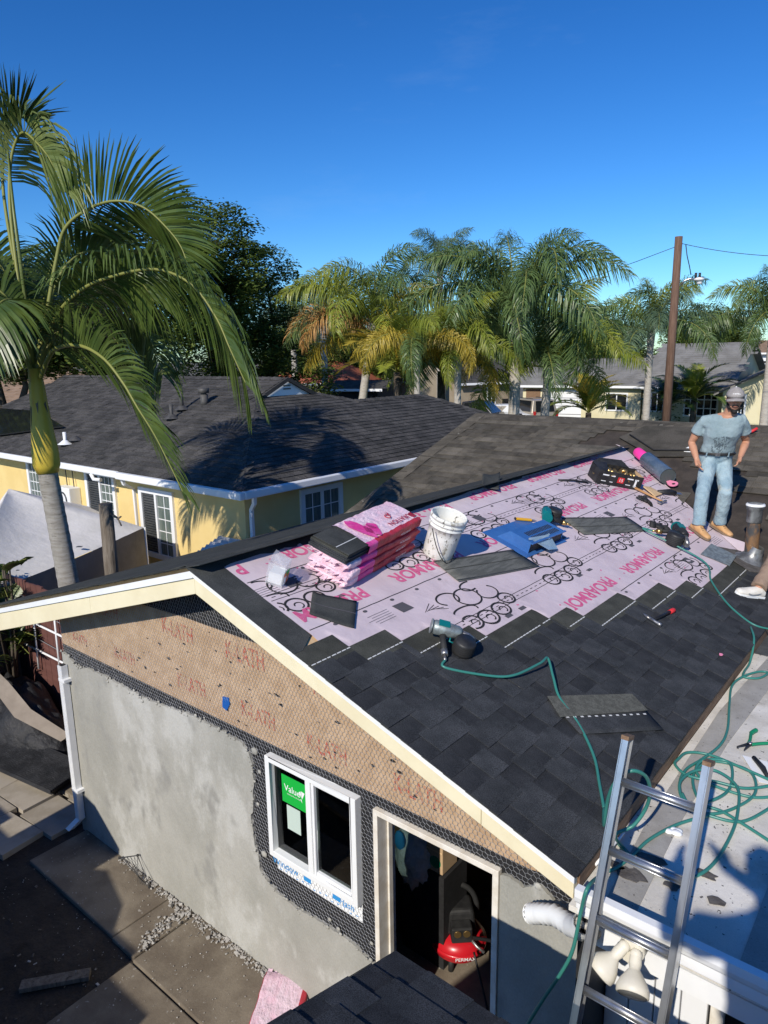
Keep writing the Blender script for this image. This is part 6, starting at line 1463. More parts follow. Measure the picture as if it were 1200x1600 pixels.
# ================================================================ THINGS ON THE ROOF
def grp_bundle(M, label, seed, opened=False, group='wrapped shingle bundles in the stack'):
    random.seed(seed); t = thing('shingle_bundle', label, 'shingle bundle', M, group if not opened else group)
    Lx, Wy, Hz = 1.0, .345, .062
    def wrap(x0, x1, h0, h1, flare=1.0):
        b_ = MB(); NX, NC = 34, 20; vs = []
        for i in range(NX + 1):
            x = x0 + (x1 - x0) * i / NX; e = 1.0
            dl = min(x - (-.5), .5 - x)
            if dl < .06 and not opened: e = .42 + .58 * max(0, dl) / .06
            if opened and x - x0 < .02: e = 1.08
            for k in range(NC):
                a = 2 * pi * k / NC; cx, sx = cos(a), sin(a)
                y = Wy / 2 * 1.03 * math.copysign(abs(cx) ** .22, cx); z = h0 + (h1 - h0) * (.5 + .5 * math.copysign(abs(sx) ** .30, sx) * e)
                p = V((x + (.018 * noise.noise(V((k * 1.7, seed, i * .0))) if (i in (0, NX)) else 0) * 2, y, z))
                p += V((0, .5, 1)) * .007 * noise.noise(V((x * 16 + seed, y * 7, z * 9))) + V((0, 0, .005)) * noise.noise(V((x * 38, y * 14, seed)))
                vs.append(p)
        fs, ms = [], []
        for i in range(NX):
            xm = x0 + (x1 - x0) * (i + .5) / NX
            for k in range(NC):
                k2 = (k + 1) % NC; a = 2 * pi * (k + .5) / NC; y = cos(a); z = sin(a)
                edge = y < -.42 and z < .93
                m = 0
                if edge: m = 1 if xm > -.16 else (2 if xm > -.36 else 0)
                if not edge and z > .4 and y > .78 and xm > -.3: m = 1
                fs.append((i * NC + k, i * NC + k2, (i + 1) * NC + k2, (i + 1) * NC + k)); ms.append(m)
        base = len(b_.v); b_.v += [tuple(v_) for v_ in vs]; b_.f += fs; b_.m += ms; b_.sm += [True] * len(fs)
        if not opened:
            b_.add(vs[:NC], [tuple(range(NC))], 0); b_.add(vs[-NC:], [tuple(range(NC - 1, -1, -1))], 0)
            for sgn in (-1, 1):          # crimped end flap
                for q_ in range(9):
                    y0 = -Wy / 2 + Wy * q_ / 9; y1 = y0 + Wy / 9; xe = sgn * .495; w_ = .05 * random.uniform(.5, 1.2)
                    b_.add([(xe, y0, h0 + .03), (xe, y1, h0 + .03), (xe + sgn * w_, y1, h0 + random.uniform(.005, .045)), (xe + sgn * w_ * .8, y0, h0 + random.uniform(.005, .045))], [(0, 1, 2, 3)], 0)
        return b_
    if not opened:
        wrap(-.5, .5, 0, Hz).build('wrapper', [M_['pinkwrap'], M_['redwrap'], M_['magwrap']], t, world=False, fix=False)
    else:
        for k in range(5):
            q = MB(); q.box((-.09 + .008 * random.uniform(-1, 1), .01 * random.uniform(-1, 1), .008 + k * .0125), (.90, .325, .0105)); q.build('shingle', M_['shingle_up'] if k == 4 else M_['shingle'], t, world=False)
        q = MB(); q.box((-.31, -.105, .0725), (.44, .115, .006)); q.box((-.29, .06, .0715), (.46, .20, .005)); q.build('shingle_tab', M_['capdark'], t, world=False)
        q = MB(); q.box((-.33, -.044, .0765), (.38, .007, .0012)); q.build('sealant_line', M_['sealant'], t, world=False)
        wrap(-.28, .50, -.002, Hz + .020).build('wrapper', [M_['pinkwrap'], M_['redwrap'], M_['magwrap']], t, world=False, fix=False)
        mm = MB()
        def blot(cx, cy, rx, ry, n_=14):
            P = [(cx + rx * cos(2 * pi * k / n_) * random.uniform(.7, 1.15), cy + ry * sin(2 * pi * k / n_) * random.uniform(.7, 1.15), Hz + .0275) for k in range(n_)]; mm.add(P, [tuple(range(n_))])
        blot(-.14, .01, .075, .145); blot(-.07, -.05, .06, .09); blot(-.02, -.02, .05, .05); mm.build('magenta_print', M_['magwrap'], t, world=False)
        tt = MB(); add_text(tt, 'DURATION', frame((.31, -.085, Hz + .0285), (-1, 0, 0), (0, -1, 0), (0, 0, 1)), .07, 0, .012); add_text(tt, 'R', frame((.28, .03, Hz + .0285), (-1, 0, 0), (0, -1, 0), (0, 0, 1)), .06, 0, .012)
        for a in range(20): pass
        tt.tube([(.24 + .025 * cos(k * pi / 8), .0 + .025 * sin(k * pi / 8), Hz + .028) for k in range(17)], .004, 4); tt.box((.46, -.10, Hz + .028), (.05, .06, .001)); tt.build('red_lettering', M_['redwrap'], t, world=False)
    ts = MB(); add_text(ts, 'DURATION', frame((.25, -Wy / 2 * 1.03 - .006, Hz * .5), (-1, 0, 0), (0, 0, -1), (0, -1, 0)), .030, 0, .004); ts.build('white_lettering', M_['white'], t, world=False)
    return t
BS, BV, BR = .425, 3.95, .148
for k, (ds_, dv_, dr_, h, lab) in enumerate(((.0, 0, 0, .008, 'lowest pink wrapped bundle of the stack of four'), (-.005, -.01, .03, .070, 'second pink and red bundle from the bottom of the stack'), (-.02, .03, -.02, .132, 'third pink and red bundle right under the torn open one'))):
    grp_bundle(RM(BS + ds_, BV + dv_, h, BR + dr_), lab, 50 + k)
grp_bundle(RM(BS - .03, BV + .03, .194, BR + .0), 'torn open pink bundle on top of the stack with black shingles sliding out', 60, True)
grp_bundle(T(-3.22, 2.60, .075) @ RZ(2.15) @ RX(.02), 'single pink bundle lying on the patio at the bottom edge', 63)
# bucket
bk = thing('bucket', 'stained white plastic bucket standing open on the underlayment', 'bucket', RM(.672, 4.60, .009, 0))
q = MB(); q.lathe([(0, .004), (.118, .0), (.124, .012), (.1335, .20), (.136, .265), (.146, .268), (.147, .278), (.138, .284), (.139, .300), (.149, .303), (.150, .312), (.141, .318), (.142, .335), (.152, .338), (.1525, .352), (.147, .366), (.1425, .368), (.138, .350), (.128, .05), (.118, .02), (0, .018)], 40); q.build('body', M_['bucket'], bk, world=False)
q = MB(); q.lathe([(0, .05), (.124, .048)], 24); q.ball((-.02, .02, .05), .07, 10, 0, None, (1, .8, .6)); q.build('mortar_residue', M_['rubble'], bk, world=False)
q = MB(); pts = [(-.152, 0, .285)] + [(-.152 - .10 * sin(pi * k / 10) * .6, -.14 * sin(pi * k / 10) - 0, .285 - .27 * sin(pi * k / 20)) for k in range(1, 8)]; q.tube([(-.15 * cos(a) - .05, -.15 * sin(a), .285 - .275 * sin(a)) for a in [pi * k / 14 for k in range(15)]], .004, 6); q.build('handle', M_['blackhose'], bk, world=False)
# plastic box of labels
pb = thing('plastic_box', 'small clear plastic box with orange and green labels on the lilac sheet', 'box', RM(.365, 3.11, .008, .5))
w_, l_, h_ = .125, .12, .165; q = MB()
for lo, hi in (((-w_ / 2, -l_ / 2, 0), (w_ / 2, l_ / 2, .003)), ((-w_ / 2, -l_ / 2, .003), (-w_ / 2 + .003, l_ / 2, h_)), ((w_ / 2 - .003, -l_ / 2, .003), (w_ / 2, l_ / 2, h_)), ((-w_ / 2 + .003, -l_ / 2, .003), (w_ / 2 - .003, -l_ / 2 + .003, h_)), ((-w_ / 2 + .003, l_ / 2 - .003, .003), (w_ / 2 - .003, l_ / 2, h_))): q.bb(lo, hi)
q.build('shell', M_['clearbox'], pb, world=False)
q = MB(); q.prism([(-w_ / 2, -l_ / 2, h_ + .002), (w_ / 2, -l_ / 2, h_ + .002), (w_ / 2, l_ / 2, h_ + .035), (-w_ / 2, l_ / 2, h_ + .02)], (0, 0, .003)); q.build('lid', M_['clearbox'], pb, world=False)
for lo, hi, m in (((-.045, -l_ / 2 - .003, .015), (.0, -l_ / 2 - .001, .075), 'white'), ((.002, -l_ / 2 - .003, .010), (.058, -l_ / 2 - .001, .070), 'orange'), ((-.045, -l_ / 2 - .0035, .078), (-.02, -l_ / 2 - .001, .105), 'orange'), ((-.018, -l_ / 2 - .003, .074), (.050, -l_ / 2 - .001, .102), 'signgreen'), ((w_ / 2 + .001, -.05, .01), (w_ / 2 + .003, .02, .06), 'orange')):
    q = MB(); q.bb(lo, hi); q.build('label', M_[m], pb, world=False)
q = MB(); q.box((0, 0, .05), (.10, .095, .08)); q.build('contents', M_['white'], pb, world=False)
tx_ = MB(); add_text(tx_, '50', frame((.03, -l_ / 2 - .0042, .04), (1, 0, 0), (0, 0, 1), (0, -1, 0)), .04); tx_.build('lettering', M_['white'], pb, world=False)
# loose shingles
def scrap(label, pts, h=.010, m='shingle_up', lines=0, seed=0, curl=.006, plane='new', name='loose_shingle', group='loose shingles lying on the underlayment'):
    random.seed(seed); P = [roof_at(*p) for p in pts]
    sv = [((p.x - XR) / CT, p.y) for p in P]
    t = thing(name, label, 'shingle', RP(sum(s for s, v in sv) / 4, sum(v for s, v in sv) / 4, h), group)
    q = MB(); N_ = 8; vs, fs = [], []
    for i in range(N_ + 1):
        for j in range(N_ + 1):
            u_, w_ = i / N_, j / N_
            s = (sv[0][0] * (1 - u_) + sv[1][0] * u_) * (1 - w_) + (sv[3][0] * (1 - u_) + sv[2][0] * u_) * w_; v = (sv[0][1] * (1 - u_) + sv[1][1] * u_) * (1 - w_) + (sv[3][1] * (1 - u_) + sv[2][1] * u_) * w_
            vs.append(RP(s, v, h + .004 + curl * noise.noise(V((u_ * 2 + seed, w_ * 2, 0))) + curl * .8 * (2 * u_ - 1) ** 2))
    for i in range(N_):
        for j in range(N_): k = i * (N_ + 1) + j; fs.append((k, k + 1, k + N_ + 2, k + N_ + 1))
    q.add(vs, fs, 0, True); o = q.build('sheet', M_[m], t, fix=False); sm_ = o.modifiers.new('solid', 'SOLIDIFY'); sm_.thickness = .005; sm_.offset = -1
    def line(w_, wd, m2, nm, hh=.0015, dash=0):
        b_ = MB(); K = 24
        for i in range(K):
            if dash and i % 2: continue
            u0, u1 = i / K, (i + (.8 if dash else 1)) / K
            def pt(u_, ww):
                s = (sv[0][0] * (1 - u_) + sv[1][0] * u_) * (1 - ww) + (sv[3][0] * (1 - u_) + sv[2][0] * u_) * ww; v = (sv[0][1] * (1 - u_) + sv[1][1] * u_) * (1 - ww) + (sv[3][1] * (1 - u_) + sv[2][1] * u_) * ww
                return RP(s, v, h + .004 + curl * noise.noise(V((u_ * 2 + seed, ww * 2, 0))) + curl * .8 * (2 * u_ - 1) ** 2 + hh)
            b_.add([pt(u0, w_), pt(u1, w_), pt(u1, w_ + wd), pt(u0, w_ + wd)], [(0, 1, 2, 3)])
        b_.build(nm, M_[m2], t, kind='stuff' if dash else None)
    return t, line
M_['back1'] = pmat('shingle_back', (.085, .088, .08), (.13, .132, .12), scale=5, ramp=(.4, .6), st=(6, 1, 6), rough=.95, fine=.3, fscale=160)
t, ln = scrap('square cut piece of black shingle lying by the bundle stack', [(488, 928), (557, 943), (553, 985), (483, 963)], .012, 'capdark', seed=1); ln(.48, .03, 'greyink', 'adhesive_strip')
t, ln = scrap('full shingle laid face down on the underlayment below the bucket', [(676, 880), (800, 862), (842, 888), (716, 912)], .014, 'back1', seed=2); ln(.02, .05, 'shingle', 'tar_strip'); ln(.93, .05, 'shingle', 'tar_strip'); ln(.45, .03, 'shingle_up', 'tar_strip')
t, ln = scrap('full shingle laid face down between the two nail guns', [(876, 812), (977, 810), (1012, 832), (912, 838)], .014, 'back1', seed=3); ln(.02, .05, 'shingle', 'tar_strip'); ln(.55, .03, 'shingle_up', 'tar_strip')
t, ln = scrap('loose shingle with a white dashed line lying on the finished black rows', [(853, 1094), (985, 1090), (1035, 1145), (905, 1152)], .020, 'shingle', seed=4, curl=.001); 
b_ = MB(); P = [roof_at(*p) for p in [(853, 1094), (985, 1090), (1010, 1116), (873, 1127)]]; b_.prism([p + n_r * .030 for p in P], n_r * .0015); b_.build('headlap', pmat('olive_headlap', (.075, .075, .062), (.115, .115, .096), scale=30, rough=.95, fine=.5, fscale=260), t); ln(.56, .035, 'sealant', 'sealant_line', .0045, 1)
t, ln = scrap('small bent shingle offcut leaning over the ridge', [(752, 748), (779, 745), (778, 772), (752, 764)], .03, 'capdark', seed=5, curl=.03)
# blue roof vent
rvt = thing('roof_vent', 'blue film covered slotted roof vent with torn film hanging off its corner', 'roof vent', RM(.87, 5.74, .011, -.03))
q = MB(); q.box((0, 0, 0), (.74, .49, .004)); q.build('flange', M_['bluevent'], rvt, world=False)
hx0, hx1, hy0, hy1, hz = -.29, .33, -.205, .13, .105
q = MB(); q.add([(hx0, hy0, .002), (hx1, hy0, .002), (hx1, hy1, .002), (hx0, hy1, .002), (hx0 + .01, hy0 + .01, hz), (hx1 - .01, hy0 + .01, hz), (hx1 - .01, hy1 - .10, hz), (hx0 + .01, hy1 - .10, hz)], [(4, 5, 6, 7), (1, 2, 6, 5), (2, 3, 7, 6), (3, 0, 4, 7)]); ho = q.build('hood', M_['bluevent'], rvt, world=False)
q = MB(); q.quad((hx0 + .012, hy0 + .006, .004), (hx1 - .012, hy0 + .006, .004), (hx1 - .02, hy0 + .016, hz - .004), (hx0 + .02, hy0 + .016, hz - .004)); q.build('hood_mouth', M_['black'], rvt, world=False)
q = MB(); q.box(((hx0 + hx1) / 2, hy0 - .004, hz - .003), (hx1 - hx0 + .01, .022, .008)); q.build('hood_lip', M_['bluevent'], rvt, world=False)
q = MB()
for r_ in range(2):
    for k in range(15):
        x = hx0 + .12 + k * .030; y = -.155 + r_ * .075; q.box((x, y, hz + .001), (.015, .058, .003))
q.build('slot', M_['black'], rvt, world=False, kind='stuff')
q = MB(); q.quad((hx0 + .02, hy0 + .045, hz + .004), (hx0 + .06, hy0 + .07, hz + .003), (hx0 + .33, hy0 + .02, hz + .006), (hx0 + .30, hy0 - .02, hz - .01)); q.add([(hx0 + .05, hy0 + .02, hz + .008), (hx0 + .36, hy0 + .03, hz + .01), (hx0 + .36, hy0 - .10, .02), (hx0 + .17, hy0 - .10, .055)], [(0, 1, 2, 3)]); o = q.build('torn_film', pmat('silvery_film', (.50, .60, .62), (.36, .48, .52), scale=12, rough=.25, metal=.3), rvt, world=False); o.modifiers.new('solid', 'SOLIDIFY').thickness = .002
# cordless grinder on the vent: teal and black tool plus yellow pencil knife
def nailgun(label, M, sc=1.0, body='greysteel', accent='teal', group=None, name='nail_gun'):
    t = thing(name, label, 'nail gun', M @ Matrix.Scale(sc, 4), group)
    q = MB(); q.tube([(-.17, 0, .085), (-.15, 0, .085), (-.06, 0, .085), (.0, 0, .085), (.02, 0, .085)], [.036, .046, .046, .042, .03], 16); q.build('cylinder', M_[body], t, world=False)
    q = MB(); q.tube([(-.178, 0, .085), (-.168, 0, .085)], .047, 16); q.build('cap', M_[accent if body != 'greysteel' else 'greysteel'], t, world=False)
    q = MB(); q.tube([(.02, 0, .08), (.07, 0, .075), (.115, 0, .06)], [.026, .020, .013], 10); q.box((.085, 0, .05), (.05, .035, .035)); q.build('nose', M_['steel'], t, world=False)
    q = MB(); q.tube([(-.10, 0, .075), (-.09, -.075, .06), (-.075, -.16, .048)], [.024, .020, .022], 12, 0, True, None, True, .8); q.build('grip', M_['rubber'], t, world=False)
    q = MB(); q.tube([(-.075, -.155, .048), (-.07, -.195, .045)], [.024, .02], 10); q.tube([(-.07, -.195, .045), (-.065, -.235, .04)], .010, 8); q.build('air_fitting', M_['steel' if body == 'greysteel' else 'brass'], t, world=False)
    q = MB(); q.lathe([(.0, .0), (.062, .0), (.068, .012), (.068, .085), (.060, .097), (.0, .099)], 20, 0, T(.045, -.085, .012)); q.build('nail_magazine', M_['black'], t, world=False)
    q = MB()
    for k in range(5): q.lathe([(.0685, .018 + k * .014), (.0705, .022 + k * .014), (.0685, .026 + k * .014)], 20, 0, T(.045, -.085, .012))
    q.build('magazine_rib', M_['rubber'], t, world=False)
    q = MB(); q.tube([(-.04, -.02, .06), (-.045, -.055, .045), (-.02, -.06, .045)], .006, 6); q.build('trigger', M_[accent], t, world=False)
    q = MB(); q.box((-.10, 0, .128), (.07, .05, .012)); q.build('logo_plate', M_[accent], t, world=False)
    return t
nailgun('grey coil nail gun with black magazine lying on the finished black shingles', RM(1.50, 3.68, .012, -.95) @ RX(.1), 1.05)
nailgun('teal and black coil nail gun lying at the feet of the worker', RM(1.80, 7.42, .012, -2.45), 1.25, 'black', 'teal')
tg = nailgun('teal and black nail gun resting by the blue roof vent', RM(.74, 6.33, .012, .55), 1.1, 'teal', 'teal')
q = thing('utility_knife', 'yellow utility knife lying on the edge of the blue vent', 'knife', RM(.665, 6.05, .016, -.55))
b_ = MB(); b_.box((0, 0, .012), (.18, .030, .022)); bevel(b_.build('handle', M_['yellow'], q, world=False), .006)
b_ = MB(); b_.prism([(.09, -.010, .010), (.145, -.004, .010), (.125, .010, .010), (.09, .011, .010)], (0, 0, .004)); b_.build('blade', M_['steel'], q, world=False)
b_ = MB(); b_.box((-.094, 0, .012), (.012, .026, .02)); b_.build('end_cap', M_['black'], q, world=False)
# open nail carton
nb = thing('nail_carton', 'torn open black nail carton full of brass nail coils', 'box', RM(.60, 8.44, .010, -.72))
w_, l_, h_ = .60, .24, .17; q = MB()
for lo, hi in (((-w_ / 2, -l_ / 2, 0), (w_ / 2, l_ / 2, .006)), ((-w_ / 2, -l_ / 2, .006), (w_ / 2, -l_ / 2 + .006, h_)), ((-w_ / 2, l_ / 2 - .006, .006), (w_ / 2, l_ / 2, h_ * 1.1)), ((-w_ / 2, -l_ / 2 + .006, .006), (-w_ / 2 + .006, l_ / 2 - .006, h_))): q.bb(lo, hi)
q.build('carton', M_['black'], nb, world=False)
q = MB(); q.bb((w_ / 2 - .006, -l_ / 2 + .002, .006), (w_ / 2 + .002, l_ / 2 - .002, h_)); q.build('torn_end', M_['cardboard'], nb, world=False)
q = MB(); q.add([(-w_ / 2, l_ / 2, h_ * 1.1), (w_ / 2 - .1, l_ / 2, h_ * 1.1), (w_ / 2 - .2, l_ / 2 + .06, h_ * 1.45), (-w_ / 2 + .1, l_ / 2 + .05, h_ * 1.35)], [(0, 1, 2, 3)]); q.add([(-w_ / 2, -l_ / 2, h_), (-w_ / 2, l_ / 2, h_ * 1.1), (-w_ / 2 + .16, l_ / 2 - .05, h_ * 1.3), (-w_ / 2 + .10, -l_ / 2, h_ * 1.05)], [(0, 1, 2, 3)])
o = q.build('flap', M_['black'], nb, world=False); o.modifiers.new('solid', 'SOLIDIFY').thickness = .004
random.seed(2); cm = MB(); cm.lathe([(.018, .0), (.052, .0), (.055, .05), (.02, .052), (.018, 0)], 14); cme = cm.mesh('nail_coil', M_['brass'])
for k in range(15): place('nail_coil', cme, nb, T(-.22 + .105 * (k % 5) + random.uniform(-.02, .02), -.06 + .06 * (k // 5), .05 + random.uniform(.0, .075)) @ RX(random.uniform(-1, 1)) @ RY(random.uniform(-1, 1)))
q = MB(); q.bb((-.03, -l_ / 2 - .003, .05), (.055, -l_ / 2 - .001, .12)); q.build('red_label', M_['redmat'], nb, world=False)
q = MB(); add_text(q, '15', frame((.012, -l_ / 2 - .0045, .085), (1, 0, 0), (0, 0, 1), (0, -1, 0)), .06)
for x, w in ((-.2, .08), (-.1, .05), (.13, .08), (.22, .05)): q.bb((x - w / 2, -l_ / 2 - .003, .115), (x + w / 2, -l_ / 2 - .001, .13)); q.bb((x - w / 2, -l_ / 2 - .003, .04), (x + w / 2 * .6, -l_ / 2 - .001, .048))
q.bb((.20, -l_ / 2 - .003, .03), (.225, -l_ / 2 - .001, .13)); q.build('white_lettering', M_['white'], nb, world=False)
# roll of remaining film on a pink core
_a, _b = OSH(1002, 722, .115), OSH(1050, 762, .115); _x = (_b - _a).normalized(); _z = V((0, -sin(TO), cos(TO))); _y = _z.cross(_x).normalized(); _z = _x.cross(_y)
RLM = frame(_a + _x * .52, tuple(_x), tuple(_y), tuple(_z))
rl = thing('film_roll', 'hot pink cored roll wrapped in grey blue film lying by the valley', 'roll', RLM)
q = MB(); q.tube([(-.62, 0, .0), (-.60, 0, 0), (-.30, 0, 0)], [.062, .070, .070], 22); q.build('pink_core', M_['hotpink'], rl, world=False)
q = MB(); q.tube([(-.33, 0, 0), (-.325, 0, 0), (.28, 0, 0)], [.095, .105, .108], 26, 0, False); q.build('film_wrap', M_['rollgrey'], rl, world=False)
q = MB(); q.lathe([(0, .0), (.106, .0)], 26, 0, T(.272, 0, 0) @ RY(pi / 2)); q.lathe([(0, 0), (.1, 0)], 20, 0, T(-.325, 0, 0) @ RY(pi / 2)); q.build('roll_end', M_['rollend'], rl, world=False, kind='stuff')
q = MB(); N_ = 22; P = [(.27 + .0, .03), (.34, .075)] + [(.375 + .06 * sin(a), .02 + .06 * cos(a)) for a in [pi * k / 8 for k in range(9)]] + [(.34, -.04), (.27, -.02)]
ring = [(.385 + .022 * cos(2 * pi * k / 12), .02 + .022 * sin(2 * pi * k / 12)) for k in range(12)]
q.prism([(x, y, -.075) for x, y in P], (0, 0, .012)); tg_ = q.build('hang_tab', M_['pinkplastic'], rl, world=False)
q = MB(); q.prism([(x, y, -.0625) for x, y in ring], (0, 0, .001)); q.build('tab_hole', M_['black'], rl, world=False)
# hammers, brush, glove, bags
def hammer(label, M, handle, head='steel', L_=.33, grip=None, hatchet=False):
    t = thing('hammer', label, 'hammer', M)
    q = MB(); q.tube([(0, 0, .022), (L_ * .5, 0, .02), (L_, 0, .02)], [.011, .013, .016], 8); q.build('handle', M_[handle], t, world=False)
    q = MB(); q.tube([(0, -.075, .022), (0, -.055, .022), (0, -.02, .022), (0, .02, .022)], [.016, .016, .011, .013], 10)
    q.tube([(0, .02, .022), (.004, .06, .022), (.02, .10, .018)], [.013, .011, .003], 8, 0, True, None, True, .6)
    if hatchet: q.prism([(-.012, .02, .012), (.012, .02, .012), (.03, .10, .012), (-.03, .10, .012)], (0, 0, .012))
    q.build('head', M_[head], t, world=False)
    if grip: q = MB(); q.tube([(L_ * .55, 0, .02), (L_, 0, .02), (L_ + .01, 0, .02)], [.016, .019, .012], 8); q.build('grip', M_[grip], t, world=False)
    return t
hammer('steel claw hammer with red tipped black handle on the finished shingles', RM(2.235, 5.43, .014, -.12), 'blackhose', 'steel', .36)
hm = bpy.data.objects['hammer']; q = MB(); q.tube([(.30, 0, .02), (.37, 0, .02), (.385, 0, .02)], [.018, .021, .014], 10); q.build('red_end', M_['redmat'], hm, world=False)
hammer('wooden handled roofing hatchet beside the plywood offcut', RM(1.22, 8.50, .012, 1.45), 'wood', 'steel', .38, None, True)
t = thing('plywood_offcut', 'small diamond shaped plywood offcut lying near the nail carton', 'wood piece', RM(1.0, 8.72, .02, .5))
q = MB(); q.prism([(-.16, -.02, 0), (.02, -.13, 0), (.17, .0, .0), (.0, .12, .03)], (0, 0, .012)); q.build('board', M_['plywood'], t, world=False)
t = thing('hand_tool', 'black rubber gripped hand tool between the hatchet and the film roll', 'tool', RM(1.17, 9.0, .02, -.5))
q = MB(); q.tube([(-.25, 0, .02), (-.05, 0, .03), (.05, 0, .02)], [.02, .04, .03], 8, 0, True, None, True, .5); q.build('grip', M_['black'], t, world=False); q = MB(); q.box((.16, 0, .015), (.24, .055, .012)); q.build('blade', M_['alu'], t, world=False)
def glove(label, M):
    t = thing('work_glove', label, 'glove', M); q = MB(); q.ball((0, 0, .02), .055, 10, 0, None, (1.1, .9, .35)); 
    for k in range(4): q.tube([(.04, -.035 + .024 * k, .02), (.09, -.045 + .03 * k, .028), (.125 - .012 * abs(k - 1.5), -.05 + .033 * k, .016)], [.013, .012, .008], 6)
    q.tube([(-.01, .04, .02), (.03, .085, .02), (.06, .10, .018)], [.015, .013, .009], 6); q.tube([(-.05, 0, .02), (-.11, 0, .022)], [.04, .046], 10, 0, True, None, True, .4); q.build('glove_body', M_['rubber'], t, world=False); return t
glove('black work glove lying left of the hatchet', RM(1.09, 8.28, .01, .9)); glove('black work glove lying near the teal nail gun', RM(1.50, 7.62, .01, -.9))
t = thing('clipped_wire', 'thin dark wire piece lying on the underlayment before the nail carton', 'wire', RM(.36, 7.8, .01, -.5))
q = MB(); q.tube([(-.22, 0, .01), (0, .01, .02), (.2, 0, .01)], .012, 6); q.build('wire', M_['black'], t, world=False)
t = thing('white_tag', 'small white tag stuck on the old shingles left of the worker', 'tag', OM(old_at(1076, 707).x, old_t(old_at(1076, 707)), .02))
q = MB(); q.prism([(-.04, -.09, .0), (.04, -.09, .0), (.05, .03, .02), (.0, .09, .03), (-.05, .03, .02)], (0, 0, .004)); q.build('card', M_['white'], t, world=False); q = MB(); q.box((0, 0, .02), (.03, .05, .004)); q.build('print', M_['greyink'], t, world=False)
t = thing('red_snap_tool', 'small red handled tool hooked over the old ridge right of the worker', 'tool', OM(old_at(1172, 680).x, old_t(old_at(1172, 680)), .02, .6) @ Matrix.Scale(.62, 4))
q = MB(); q.tube([(-.1, 0, .03), (.05, 0, .05), (.16, 0, .10)], [.03, .035, .03], 8); q.build('handle', M_['redmat'], t, world=False); q = MB(); q.tube([(-.1, 0, .03), (-.22, .02, .02), (-.3, .02, .0)], [.022, .018, .01], 7); q.build('jaw', M_['black'], t, world=False)
random.seed(17)
for k, (px, py, lab) in enumerate(((1125, 1027, 'pink scrap of wrapper alone on the black shingles'), (1166, 816, 'pink scrap of wrapper near the vent pipe'), (1156, 822, 'second tiny pink scrap left of the vent pipe'))):
    p = roof_at(px, py); t = thing('paper_scrap', lab, 'scrap', RM((p.x - XR) / CT, p.y, .016 if k == 0 else .05)); q = MB(); q.prism([(.022 * cos(a) * random.uniform(.6, 1.3), .016 * sin(a) * random.uniform(.6, 1.3), .002 + .006 * random.random()) for a in [2 * pi * i / 6 for i in range(6)]], (0, 0, .002)); q.build('paper', M_['pinkplastic'], t, world=False)
# ---- hoses
def spline(P, n=8):
    P = [V(p) for p in P]; out = []
    for i in range(len(P) - 1):
        p0, p1, p2, p3 = P[max(i - 1, 0)], P[i], P[i + 1], P[min(i + 2, len(P) - 1)]
        for k in range(n):
            t = k / n; out.append(.5 * ((2 * p1) + (-p0 + p2) * t + (2 * p0 - 5 * p1 + 4 * p2 - p3) * t * t + (-p0 + 3 * p1 - 3 * p2 + p3) * t ** 3))
    return out + [P[-1]]
HR = .0085
def R_(px, py, h=.02): p = roof_at(px, py); return p + n_r * h
def F_(px, py, z=2.295): return atz(px, py, z)
h1 = thing('air_hose', 'green air hose from the grey nail gun over the shingles to the ladder', 'hose', tuple(R_(850, 1040)))
G3 = RM(1.50, 3.68, .012, -.95) @ RX(.1) @ Matrix.Scale(1.05, 4)
q = MB(); q.tube(spline([G3 @ V((-.065, -.23, .04)), G3 @ V((-.06, -.29, .035)), R_(762, 1062, .03), R_(800, 1065, .05), R_(838, 1052, .08), R_(850, 1044, .08), R_(860, 1070, .06), R_(872, 1096, .03), R_(902, 1135, .021), R_(926, 1185, .02), R_(935, 1230, .02), R_(942, 1268, .02)] ), HR, 8); q.build('hose', M_['hose'], h1)
q = MB(); q.tube(spline([R_(735, 1036, .03), R_(748, 1050, .02), R_(790, 1070, .012), R_(825, 1073, .012), R_(850, 1066, .012), R_(868, 1061, .012)]), .007, 7); 
h2 = thing('air_hose', 'green air hose from the teal nail gun past the second worker to the flat roof', 'hose', tuple(R_(1110, 910)))
G2 = RM(1.80, 7.42, .012, -2.45) @ Matrix.Scale(1.25, 4)
q = MB(); q.tube(spline([G2 @ V((-.065, -.23, .04)), G2 @ V((-.06, -.30, .035)), R_(1096, 880, .03), R_(1110, 910, .02), R_(1130, 940, .02), R_(1152, 962, .02), R_(1180, 981, .02), R_(1215, 990, .03)]), HR, 8)
q.tube(spline([F_(1240, 985), F_(1200, 972), F_(1172, 976), R_(1172, 985, .022), R_(1176, 1005, .03), F_(1172, 1035), F_(1163, 1050), F_(1163, 1058), F_(1185, 1060), F_(1200, 1052), F_(1185, 1050), F_(1160, 1058), F_(1144, 1072), F_(1140, 1100), F_(1137, 1140), F_(1125, 1165), F_(1098, 1186), F_(1072, 1203), F_(1062, 1228), F_(1075, 1258), F_(1110, 1272), F_(1150, 1262), F_(1180, 1240), F_(1176, 1210), F_(1150, 1196), F_(1110, 1190), F_(1086, 1206), F_(1084, 1230), F_(1098, 1256), F_(1128, 1268), F_(1160, 1287), F_(1205, 1316)]), HR, 8); q.build('hose', M_['hose'], h2)
h3 = thing('air_hose', 'coiled green hose lying in loops on the white flat roof behind the ladder', 'hose', tuple(F_(1120, 1220)))
